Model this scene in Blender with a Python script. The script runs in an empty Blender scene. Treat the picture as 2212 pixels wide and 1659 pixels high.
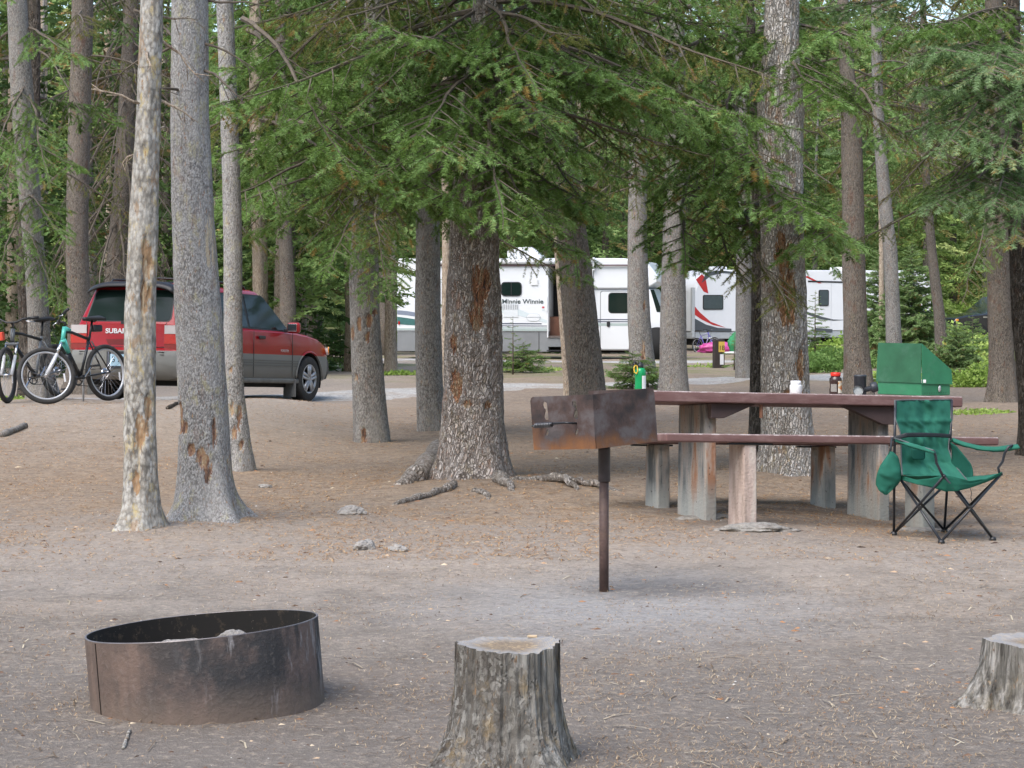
import bpy, math, random
import numpy as np
from mathutils import Vector, Matrix, Euler
R = math.radians
sc = bpy.context.scene
col = sc.collection
# ------------------------------------------------------------------ camera, light, exposure
FPX, CX, CY, YH, CAMH = 4820.0, 1106.0, 829.5, 630.0, 1.455     # measured on a 2212 px wide copy of the photograph
PITCH = math.atan((CY - YH) / FPX)
cam_d = bpy.data.cameras.new('camera'); cam = bpy.data.objects.new('camera', cam_d); col.objects.link(cam)
cam.location = (0, 0, CAMH); cam.rotation_euler = (R(90) - PITCH, 0, 0)
cam_d.sensor_width = 36.0; cam_d.lens = 36.0 * FPX / 2212.0
cam_d.clip_start = 0.1; cam_d.clip_end = 2000
cam_d.dof.use_dof = False
sc.camera = cam
SUN_EL, SUN_AZ = R(52), R(215)      # azimuth measured clockwise from +Y
w = bpy.data.worlds.new('World'); sc.world = w; w.use_nodes = True
nt = w.node_tree; nt.nodes.clear()
sky = nt.nodes.new('ShaderNodeTexSky'); sky.sky_type = 'NISHITA'; sky.sun_disc = False
sky.sun_elevation = SUN_EL; sky.sun_rotation = SUN_AZ; sky.air_density = 1.0; sky.dust_density = 2.0; sky.ozone_density = 1.0
bg = nt.nodes.new('ShaderNodeBackground'); bg.inputs[1].default_value = 0.15
wo = nt.nodes.new('ShaderNodeOutputWorld')
nt.links.new(sky.outputs[0], bg.inputs[0]); nt.links.new(bg.outputs[0], wo.inputs[0])
sun_d = bpy.data.lights.new('sun', 'SUN'); sun_d.energy = 1.5; sun_d.angle = R(50); sun_d.color = (1.0, 0.97, 0.93)
sun = bpy.data.objects.new('sun', sun_d); col.objects.link(sun)
sun.rotation_euler = Vector((-math.sin(SUN_AZ) * math.cos(SUN_EL), -math.cos(SUN_AZ) * math.cos(SUN_EL), -math.sin(SUN_EL))).to_track_quat('-Z', 'Y').to_euler()
sc.view_settings.view_transform = 'Standard'; sc.view_settings.look = 'None'
sc.view_settings.exposure = 1.2; sc.view_settings.gamma = 1.0
sc.cycles.max_bounces = 6; sc.cycles.diffuse_bounces = 3; sc.cycles.glossy_bounces = 3
sc.cycles.transmission_bounces = 4; sc.cycles.transparent_max_bounces = 6
sc.cycles.use_denoising = True; sc.cycles.caustics_reflective = False; sc.cycles.caustics_refractive = False

# ------------------------------------------------------------------ measuring helpers
def ray(px, py):
    a = (px - CX) / FPX; v = -(py - CY) / FPX
    return Vector((a, math.cos(PITCH) + math.sin(PITCH) * v, math.cos(PITCH) * v - math.sin(PITCH)))
def P(px, py, Y):
    """the point at distance Y ahead of the camera that stands at that place of the photograph"""
    d = ray(px, py); t = Y / d.y
    return Vector((d.x * t, Y, CAMH + d.z * t))
def XA(px, Y): return (px - CX) / FPX * Y * 1.0008
def side(px, py, o, d):
    """(u, z) where the ray meets the upright plane through o along unit direction d"""
    r = ray(px, py); k = d[0] * r.y - d[1] * r.x
    u = (o[1] * r.x - o[0] * r.y) / k
    t = (o[1] + d[1] * u) / r.y
    return u, CAMH + r.z * t
# ------------------------------------------------------------------ numpy noise
_rs = np.random.RandomState(7); _perm = _rs.permutation(4096); _val = _rs.rand(4096) * 2 - 1
def vnoise(p):
    p = np.asarray(p, float); i = np.floor(p).astype(int); f = p - i; f = f * f * (3 - 2 * f)
    def h(a, b, c): return _val[(_perm[(_perm[(_perm[a & 4095] + b) & 4095] + c) & 4095])]
    x, y, z = i[:, 0], i[:, 1], i[:, 2]; fx, fy, fz = f[:, 0], f[:, 1], f[:, 2]
    def l(a, b, t): return a + (b - a) * t
    return l(l(l(h(x, y, z), h(x+1, y, z), fx), l(h(x, y+1, z), h(x+1, y+1, z), fx), fy),
             l(l(h(x, y, z+1), h(x+1, y, z+1), fx), l(h(x, y+1, z+1), h(x+1, y+1, z+1), fx), fy), fz)
def fbm(p, o=4):
    p = np.asarray(p, float); s = 0; a = 1.0; t = 0
    for k in range(o): s = s + a * vnoise(p * 2 ** k + 17.3 * k); t += a; a *= .5
    return s / t
def sst(x, a, b):
    t = np.clip((x - a) / (b - a), 0, 1); return t * t * (3 - 2 * t)
# ------------------------------------------------------------------ terrain
_by = [-60, 0, 14, 22, 28, 32, 36, 44, 55, 62, 70, 76, 92, 112, 150, 220, 330, 600]
_bz = [0, 0, 0, -.01, -.07, -.13, -.12, -.20, -.33, -.42, -.52, -.58, -.5, .3, 3.2, 17, 38, 70]
_bases = [(XA(px, Y), Y, r, h) for px, Y, r, h in [(306, 13.5, .28, .025), (440, 14.03, .42, .035), (523, 17.9, .35, .03), (800, 21.4, .5, .04), (932, 22.8, .5, .04), (1272, 25.5, .6, .05), (1388, 38, .8, .08), (1455, 33.4, .7, .06), (1608, 40, .7, .05), (1636, 19.5, .4, .03), (1700, 17.2, .55, .05), (1856, 30.8, .7, .05), (2166, 31, .8, .07), (2232, 19.5, .6, .05), (88, 27.5, .6, .04), (170, 34, .6, .04)]]
def ground(x, y, rough=True):
    x = np.atleast_1d(np.asarray(x, float)); y = np.atleast_1d(np.asarray(y, float)); x, y = np.broadcast_arrays(x, y)
    z = np.interp(y, _by, _bz)
    z = z + .235 * (1 - sst(x, -3.2, -1.3)) * sst(y, 16.5, 25) * (1 - sst(y, 25.6, 33.0))
    z = z - .05 * sst(x, 1.4, 2.6) * sst(y, 10, 13) * (1 - sst(y, 16, 20))
    z = z + .07 * np.exp(-((x - .25) ** 2 / 1.2 + (y - 16.6) ** 2 / 1.6))          # rise round the root plate of the big spruce
    z = z + .05 * np.exp(-((x - 2.0) ** 2 / .8 + (y - 17.2) ** 2 / 1.0))
    z = z - .02 * np.exp(-((x - .45) ** 2 + (y - 11.0) ** 2) / .5)
    for bx, by_, br, bh in _bases: z = z + bh * np.exp(-((x - bx) ** 2 + (y - by_) ** 2) / br ** 2)
    z = z + .05 * sst(y, 17, 22) * (1 - sst(y, 55, 70)) * fbm(np.stack([x * .42, y * .30, 0 * x + 31], 1), 2)
    if rough:
        far = 1 + np.clip((y - 80) / 20, 0, 12)
        q = np.stack([x * .55, y * .55, 0 * x], 1); z = z + .018 * fbm(q, 3) * far
        q = np.stack([x * 3.1, y * 3.1, 0 * x + 5], 1); z = z + .006 * fbm(q, 3)
        q = np.stack([x * 14, y * 14, 0 * x + 9], 1); z = z + .0022 * fbm(q, 2)
    return z
def gz(x, y): return float(ground(x, y)[0])
def gp(px, Y, dz=0):
    x = XA(px, Y); return Vector((x, Y, gz(x, Y) + dz))

# ------------------------------------------------------------------ object helpers
def tag(o, label=None, cat=None, group=None, kind=None):
    if label: o['label'] = label
    if cat: o['category'] = cat
    if group: o['group'] = group
    if kind: o['kind'] = kind
    return o
def thing(name, label, cat, loc=(0, 0, 0), rotz=0, group=None):
    o = bpy.data.objects.new(name, None); col.objects.link(o); o.empty_display_size = .1
    o.location = loc; o.rotation_euler = (0, 0, rotz)
    return tag(o, label, cat, group)
def link(name, me, parent=None, mat=None):
    o = bpy.data.objects.new(name, me); col.objects.link(o)
    if parent: o.parent = parent
    if mat and not me.materials: me.materials.append(mat)
    return o
def npmesh(name, v, f, smooth=False, attrs=None):
    """v (n,3), f (m,3) or (m,4)"""
    v = np.asarray(v, np.float32); f = np.asarray(f, np.int32); me = bpy.data.meshes.new(name)
    me.vertices.add(len(v)); me.vertices.foreach_set('co', v.ravel())
    k = f.shape[1]; me.loops.add(f.size); me.loops.foreach_set('vertex_index', f.ravel())
    me.polygons.add(len(f)); me.polygons.foreach_set('loop_start', np.arange(0, f.size, k, dtype=np.int32))
    me.polygons.foreach_set('loop_total', np.full(len(f), k, np.int32))
    me.polygons.foreach_set('use_smooth', np.full(len(f), smooth, bool))
    me.update(calc_edges=True)
    for an, av in (attrs or {}).items():
        a = me.attributes.new(an, 'FLOAT', 'POINT'); a.data.foreach_set('value', np.asarray(av, np.float32).ravel())
    return me
class MB:
    """collects shapes for one mesh"""
    def __init__(s): s.v = []; s.f = []
    def add(s, vs, fs, M=None):
        n = len(s.v)
        for p in vs:
            p = Vector(p); s.v.append(tuple(M @ p) if M is not None else tuple(p))
        s.f += [tuple(i + n for i in f) for f in fs]; return s
    def box(s, c, d, M=None, taper=1.0):
        x, y, z = d[0] / 2, d[1] / 2, d[2] / 2; c = Vector(c)
        vs = [c + Vector((a * x * (taper if e > 0 else 1), b * y * (taper if e > 0 else 1), e * z)) for e in (-1, 1) for b in (-1, 1) for a in (-1, 1)]
        return s.add(vs, [(0, 2, 3, 1), (4, 5, 7, 6), (0, 1, 5, 4), (2, 6, 7, 3), (0, 4, 6, 2), (1, 3, 7, 5)], M)
    def tube(s, pts, r, n=8, cap=True, M=None, closed=False):
        pts = [Vector(p) for p in pts]; m = len(pts)
        rs = [r] * m if not isinstance(r, (list, tuple)) else r
        up = None; base = len(s.v); vs = []; fs = []
        for i, p in enumerate(pts):
            if closed: t = pts[(i + 1) % m] - pts[i - 1]
            else: t = pts[min(i + 1, m - 1)] - pts[max(i - 1, 0)]
            t.normalize()
            if up is None: up = Vector((0, 0, 1)) if abs(t.z) < .9 else Vector((1, 0, 0))
            a = t.cross(up);
            if a.length < 1e-5: a = t.cross(Vector((.3, .9, .1)))
            a.normalize(); up = a.cross(t).normalized()
            for k in range(n):
                th = 2 * math.pi * k / n; vs.append(p + (a * math.cos(th) + up * math.sin(th)) * rs[i])
        seg = m if closed else m - 1
        for i in range(seg):
            j = (i + 1) % m
            for k in range(n): fs.append((i * n + k, i * n + (k + 1) % n, j * n + (k + 1) % n, j * n + k))
        if cap and not closed: fs.append(tuple(range(n - 1, -1, -1))); fs.append(tuple((m - 1) * n + k for k in range(n)))
        return s.add(vs, fs, M)
    def bar(s, a, b, r, n=8, M=None): return s.tube([a, b], r, n, True, M)
    def lathe(s, prof, n=24, M=None, cap=True):
        """prof list of (r, z) revolved about z"""
        vs = []; fs = []; m = len(prof)
        for r, z in prof:
            for k in range(n): t = 2 * math.pi * k / n; vs.append((r * math.cos(t), r * math.sin(t), z))
        for i in range(m - 1):
            for k in range(n): fs.append((i * n + k, i * n + (k + 1) % n, (i + 1) * n + (k + 1) % n, (i + 1) * n + k))
        if cap: fs.append(tuple(range(n - 1, -1, -1))); fs.append(tuple((m - 1) * n + k for k in range(n)))
        return s.add(vs, fs, M)
    def prism(s, poly, y0, y1, M=None):
        """poly of (x, z) extruded along y"""
        n = len(poly); vs = [(x, y0, z) for x, z in poly] + [(x, y1, z) for x, z in poly]
        fs = [tuple(range(n)), tuple(range(2 * n - 1, n - 1, -1))] + [(i, i + n, (i + 1) % n + n, (i + 1) % n) for i in range(n)]
        return s.add(vs, fs, M)
    def grid(s, fn, nu, nv, M=None):
        vs = [fn(i / nu, j / nv) for j in range(nv + 1) for i in range(nu + 1)]
        fs = [(j * (nu + 1) + i, j * (nu + 1) + i + 1, (j + 1) * (nu + 1) + i + 1, (j + 1) * (nu + 1) + i) for j in range(nv) for i in range(nu)]
        return s.add(vs, fs, M)
    def build(s, name, mat, parent=None, smooth=False, bevel=0, solid=0, sub=0, fix=True, loc=None):
        me = bpy.data.meshes.new(name); me.from_pydata([tuple(p) for p in s.v], [], s.f)
        if fix:
            import bmesh
            b = bmesh.new(); b.from_mesh(me); bmesh.ops.recalc_face_normals(b, faces=b.faces); b.to_mesh(me); b.free()
        if smooth: me.shade_smooth()
        me.update(); me.materials.append(mat)
        o = link(name, me, parent)
        if loc is not None: o.location = loc
        if sub: m = o.modifiers.new('s', 'SUBSURF'); m.levels = m.render_levels = sub
        if solid: m = o.modifiers.new('t', 'SOLIDIFY'); m.thickness = solid; m.offset = 0
        if bevel:
            m = o.modifiers.new('b', 'BEVEL'); m.width = bevel; m.segments = 2; m.limit_method = 'ANGLE'; m.angle_limit = R(35)
            if smooth or bevel: me.shade_smooth(); 
            if bevel and not smooth:
                m2 = o.modifiers.new('w', 'WEIGHTED_NORMAL')
        return o
def rr(x0, x1, z0, z1, r, n=4):
    """rounded rectangle outline"""
    out = []
    for cx, cz, a0 in ((x1 - r, z1 - r, 0), (x0 + r, z1 - r, 90), (x0 + r, z0 + r, 180), (x1 - r, z0 + r, 270)):
        for k in range(n + 1): a = R(a0 + 90 * k / n); out.append((cx + r * math.cos(a), cz + r * math.sin(a)))
    return out
def text_mesh(name, s, size, mat, parent, M, extrude=.002, sx=1.0, bold=0.0):
    cu = bpy.data.curves.new(name, 'FONT'); cu.body = s; cu.size = size; cu.extrude = extrude; cu.align_x = 'CENTER'; cu.align_y = 'CENTER'; cu.offset = bold
    t = bpy.data.objects.new('tmp', cu); col.objects.link(t)
    dg = bpy.context.evaluated_depsgraph_get(); me = bpy.data.meshes.new_from_object(t.evaluated_get(dg))
    bpy.data.objects.remove(t); me.transform(M @ Matrix.Diagonal((sx, 1, 1, 1))); me.name = name
    me.materials.clear(); me.materials.append(mat)
    return link(name, me, parent)

# ------------------------------------------------------------------ materials
class NT:
    def __init__(s, name, rough=.6, spec=.5, metal=0):
        s.m = bpy.data.materials.new(name); s.m.use_nodes = True; s.t = s.m.node_tree; s.n = s.t.nodes
        s.b = s.n['Principled BSDF']; s.out = s.n['Material Output']
        s.b.inputs['Roughness'].default_value = rough; s.b.inputs['Metallic'].default_value = metal
        s.b.inputs['Specular IOR Level'].default_value = spec
        s.tc = s.n.new('ShaderNodeTexCoord')
    def L(s, a, b): s.t.links.new(a, b)
    def map(s, scale=(1, 1, 1), src='Object', loc=(0, 0, 0), rot=(0, 0, 0)):
        m = s.n.new('ShaderNodeMapping'); m.inputs['Scale'].default_value = scale; m.inputs['Location'].default_value = loc; m.inputs['Rotation'].default_value = rot
        s.L(s.tc.outputs[src], m.inputs[0]); return m.outputs[0]
    def noise(s, v, scale=5, detail=4, rough=.55, dist=0):
        n = s.n.new('ShaderNodeTexNoise'); n.inputs['Scale'].default_value = scale; n.inputs['Detail'].default_value = detail
        n.inputs['Roughness'].default_value = rough; n.inputs['Distortion'].default_value = dist; s.L(v, n.inputs['Vector']); return n.outputs[0]
    def vor(s, v, scale=5, feat='F1', out='Distance', rnd=1):
        n = s.n.new('ShaderNodeTexVoronoi'); n.feature = feat; n.inputs['Scale'].default_value = scale; n.inputs['Randomness'].default_value = rnd; s.L(v, n.inputs['Vector']); return n.outputs[out]
    def ramp(s, f, stops):
        r = s.n.new('ShaderNodeValToRGB'); e = r.color_ramp.elements
        while len(e) < len(stops): e.new(.5)
        for i, (p, c) in enumerate(stops):
            e[i].position = p; e[i].color = (c, c, c, 1) if not isinstance(c, (tuple, list)) else (*c, 1)
        s.L(f, r.inputs[0]); return r.outputs[0]
    def mix(s, f, a, b, mode='MIX'):
        m = s.n.new('ShaderNodeMix'); m.data_type = 'RGBA'; m.blend_type = mode
        for sock, val in ((m.inputs[0], f), (m.inputs[6], a), (m.inputs[7], b)):
            if hasattr(val, 'default_value') or hasattr(val, 'links'): s.L(val, sock)
            else: sock.default_value = val if isinstance(val, (int, float)) else (*val, 1)
        return m.outputs[2]
    def math(s, op, a, b=None, clamp=False):
        m = s.n.new('ShaderNodeMath'); m.operation = op; m.use_clamp = clamp
        for i, v in enumerate((a, b)):
            if v is None: continue
            if isinstance(v, (int, float)): m.inputs[i].default_value = v
            else: s.L(v, m.inputs[i])
        return m.outputs[0]
    def attr(s, name):
        a = s.n.new('ShaderNodeAttribute'); a.attribute_name = name; return a.outputs['Fac']
    def col(s, c):
        if isinstance(c, (tuple, list)): s.b.inputs['Base Color'].default_value = (*c, 1)
        else: s.L(c, s.b.inputs['Base Color'])
    def bump(s, h, dist=.01, strength=1.0):
        b = s.n.new('ShaderNodeBump'); b.inputs['Distance'].default_value = dist; b.inputs['Strength'].default_value = strength
        s.L(h, b.inputs['Height']); s.L(b.outputs[0], s.b.inputs['Normal'])
def simple(name, c, rough=.5, var=.15, scale=8, metal=0, spec=.5, bump=0, stain=None, stain_amt=.5):
    """a plain coat with slight mottling"""
    n = NT(name, rough, spec, metal); v = n.map()
    a = tuple(max(0, x * (1 - var)) for x in c); b = tuple(min(1, x * (1 + var)) for x in c)
    f = n.noise(v, scale, 5, .6); cc = n.mix(n.ramp(f, [(.3, 0.0), (.7, 1.0)]), a, b)
    if stain: cc = n.mix(n.math('MULTIPLY', n.ramp(n.noise(v, scale * .6, 6, .7), [(.5, 0.0), (.7, 1.0)]), stain_amt), cc, stain)
    n.col(cc)
    if bump: n.bump(n.noise(v, scale * 6, 3, .6), bump)
    return n.m
# ================================================================== GROUND
def mat_ground():
    n = NT('forest_floor', .95, .1); v = n.map()
    sep = n.n.new('ShaderNodeSeparateXYZ'); n.L(v, sep.inputs[0]); y = sep.outputs[1]; x = sep.outputs[0]
    big = n.noise(v, .35, 4, .6); med = n.noise(v, 2.2, 5, .65); fine = n.noise(v, 30, 4, .7); vf = n.noise(v, 120, 3, .7)
    # trodden dirt
    dirt = n.mix(n.ramp(med, [(.38, 0.0), (.62, 1.0)]), (.235, .200, .165), (.355, .303, .250))
    dirt = n.mix(n.math('MULTIPLY', n.ramp(big, [(.42, 0.0), (.62, 1.0)]), .55), dirt, (.25, .225, .20))
    # needle duff
    duff = n.mix(n.ramp(n.noise(v, 9, 6, .7), [(.3, 0.0), (.7, 1.0)]), (.195, .135, .090), (.39, .290, .200))
    yy = n.math('ADD', y, n.math('MULTIPLY', n.math('SUBTRACT', med, .5), 6.0))
    f1 = n.math('MULTIPLY', n.ramp(n.math('MULTIPLY', yy, .02), [(.25, 0.0), (.31, 1.0)]), n.ramp(n.math('MULTIPLY', yy, .02), [(.50, 1.0), (.60, .75)]))
    f1 = n.math('ADD', n.math('MULTIPLY', f1, .75), n.math('MULTIPLY', n.ramp(n.noise(v, 1.1, 5, .7), [(.5, 0.0), (.66, 1.0)]), .35), True)
    c = n.mix(f1, dirt, duff)
    c = n.mix(n.ramp(n.math('MULTIPLY', y, .05), [(.38, .75), (.58, 0.0)]), c, (.172, .152, .134)); bnd = n.math('MULTIPLY', n.ramp(n.math('MULTIPLY', yy, .05), [(.48, 0.0), (.60, 1.0)]), n.ramp(n.math('MULTIPLY', yy, .05), [(.62, 1.0), (.74, 0.0)])); c = n.mix(n.math('MULTIPLY', bnd, .5), c, (.40, .345, .295))
    # left mound is pale trodden earth
    mx = n.ramp(n.math('ADD', n.math('MULTIPLY', x, -.1), n.math('MULTIPLY', n.math('SUBTRACT', med, .5), .12)), [(.12, 0.0), (.26, 1.0)])
    my = n.ramp(n.math('MULTIPLY', yy, .02), [(.36, 0.0), (.46, 1.0)])
    c = n.mix(n.math('MULTIPLY', n.math('MULTIPLY', mx, my), .8), c, (.36, .305, .25))
    # ashy soil round the grill post, darker tint round the fire ring, painted table shade
    def spot(cx, cy, r0, r1, sy=1.0):
        a = n.math('SUBTRACT', x, cx); b = n.math('MULTIPLY', n.math('SUBTRACT', y, cy), sy)
        d = n.math('SQRT', n.math('ADD', n.math('MULTIPLY', a, a), n.math('MULTIPLY', b, b)))
        d = n.math('ADD', d, n.math('MULTIPLY', n.math('SUBTRACT', n.noise(v, 3, 4, .6), .5), .7))
        m = n.n.new('ShaderNodeMapRange'); m.inputs[1].default_value = r1; m.inputs[2].default_value = r0; n.L(d, m.inputs[0]); return m.outputs[0]
    c = n.mix(n.math('MULTIPLY', spot(.52, 10.35, .35, 1.25, .8), .8), c, (.345, .338, .330)); c = n.mix(n.math('MULTIPLY', spot(.80, 10.95, .10, .75, 1.6), .75), c, (.125, .120, .118))
    c = n.mix(n.math('MULTIPLY', spot(-.9, 8.0, .35, .9, .8), .35), c, (.14, .115, .10))
    c = n.mix(n.math('MULTIPLY', spot(1.95, 14.2, .5, 1.5, .9), .35), c, (.17, .14, .12))  # soft shade under the picnic table, painted into the ground colour
    # grass / moss far off
    g = n.math('MULTIPLY', n.ramp(n.math('MULTIPLY', yy, .01), [(.38, 0.0), (.46, 1.0)]), n.ramp(n.noise(v, .5, 5, .7), [(.47, 0.0), (.60, 1.0)]))
    c = n.mix(n.math('MULTIPLY', g, .8), c, (.17, .19, .06))
    far = n.ramp(n.math('MULTIPLY', y, .005), [(.42, 0.0), (.52, 1.0)]); c = n.mix(far, c, n.mix(n.ramp(n.noise(v, .12, 6, .7), [(.4, 0.0), (.6, 1.0)]), (.08, .12, .035), (.26, .30, .10)))
    # grain
    c = n.mix(n.ramp(fine, [(.30, .42), (.50, 0.0)]), c, (.13, .11, .095))
    mm = n.noise(v, 11, 6, .8); c = n.mix(n.ramp(mm, [(.34, .55), (.46, 0.0)]), c, (.15, .115, .09)); c = n.mix(n.ramp(mm, [(.55, 0.0), (.68, .40)]), c, (.50, .43, .35))
    c = n.mix(n.math('MULTIPLY', n.ramp(fine, [(.54, 0.0), (.68, 1.0)]), .42), c, (.54, .45, .35))
    c = n.mix(n.math('MULTIPLY', n.ramp(vf, [(.62, 0.0), (.72, 1.0)]), .5), c, (.50, .44, .36))
    c = n.mix(n.math('MULTIPLY', n.ramp(vf, [(.28, 1.0), (.38, 0.0)]), .45), c, (.07, .055, .045))
    n.col(c)
    n.bump(n.math('ADD', n.math('MULTIPLY', fine, .7), n.math('ADD', n.math('MULTIPLY', vf, .35), n.math('MULTIPLY', med, 1.2))), .02, .8)
    return n.m
def mat_gravel():
    n = NT('gravel', .95, .15); v = n.map(); d = n.vor(v, 26, 'F1', 'Color'); s = n.n.new('ShaderNodeSeparateColor'); n.L(d, s.inputs[0])
    c = n.mix(s.outputs[0], (.30, .285, .265), (.56, .54, .50)); f = n.noise(v, 1.2, 5, .65)
    c = n.mix(n.math('MULTIPLY', n.ramp(f, [(.45, 0.0), (.65, 1.0)]), .6), c, (.33, .27, .21)); n.col(c); n.bump(n.vor(v, 26), .02); return n.m
def build_ground():
    t = np.linspace(0, 1, 620); ys = 4.5 + 21.5 * t ** 1.0
    ys = np.concatenate([np.linspace(-40, 3.5, 24), np.linspace(4.2, 19, 560), 19 + np.cumsum(np.geomspace(.03, 9, 300))])
    ys = ys[ys < 600]; s = np.linspace(-1, 1, 421); xs = np.sinh(s * 5.2) / math.sinh(5.2) * 260
    # dense in the middle
    xs = np.unique(np.concatenate([np.linspace(-9, 9, 601), xs[np.abs(xs) > 9]]))
    X, Y = np.meshgrid(xs, ys); Z = ground(X.ravel(), Y.ravel())
    v = np.stack([X.ravel(), Y.ravel(), Z], 1); nx, ny = len(xs), len(ys)
    i = (np.arange(ny - 1)[:, None] * nx + np.arange(nx - 1)[None]).ravel()
    me = npmesh('ground', v, np.stack([i, i + 1, i + nx + 1, i + nx], 1), True)
    tag(link('ground', me, None, mat_ground()), kind='structure')
build_ground()
def strip(name, pts, wid, mat, lift=.006, n=160):
    pts = np.array(pts, float); t = np.linspace(0, 1, len(pts)); q = np.linspace(0, 1, n)
    x = np.interp(q, t, pts[:, 0]); y = np.interp(q, t, pts[:, 1]); ww = np.interp(q, t, np.array(wid, float))
    k = np.ones(15) / 15; xs = np.convolve(np.pad(x, 7, 'edge'), k, 'valid'); ys = np.convolve(np.pad(y, 7, 'edge'), k, 'valid')
    dx, dy = np.gradient(xs), np.gradient(ys); l = np.hypot(dx, dy); nx_, ny_ = -dy / l, dx / l; m = 24; V = []
    for j in range(m + 1):
        s = (j / m - .5)
        wv = ww * (1 + .30 * fbm(np.stack([q * 60, q * 0 + (0 if s < 0 else 9), q * 0], 1), 4))
        X = xs + nx_ * s * wv; Y = ys + ny_ * s * wv
        Z = ground(X, Y) + lift + .03 * np.cos(s * math.pi) - .03; 
        Z = np.where(abs(s) > .47, Z - .02, Z + .012); V.append(np.stack([X, Y, Z], 1))
    V = np.stack(V, 1).reshape(-1, 3); i = (np.arange(n - 1)[:, None] * (m + 1) + np.arange(m)[None]).ravel()
    tag(link(name, npmesh(name, V, np.stack([i, i + 1, i + m + 2, i + m + 1], 1), True), None, mat), kind='structure')
GRAV = mat_gravel()
strip('gravel_road', [(-30, 30), (-14, 30.5), (-6, 31.5), (-2.9, 33.3), (-.6, 36.2), (1.9, 38.6), (5.0, 42.0), (9.0, 45.0), (16, 47), (40, 50)],
      [3.4, 3.4, 3.2, 2.8, 2.5, 2.7, 3.0, 3.4, 4.0, 4.5], GRAV, .012)
strip('gravel_pad', [(-14, 63), (-4, 61), (4, 57.8), (9, 62), (20, 70)], [2, 2.5, 2.5, 2.5, 3], GRAV, .012)

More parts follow.
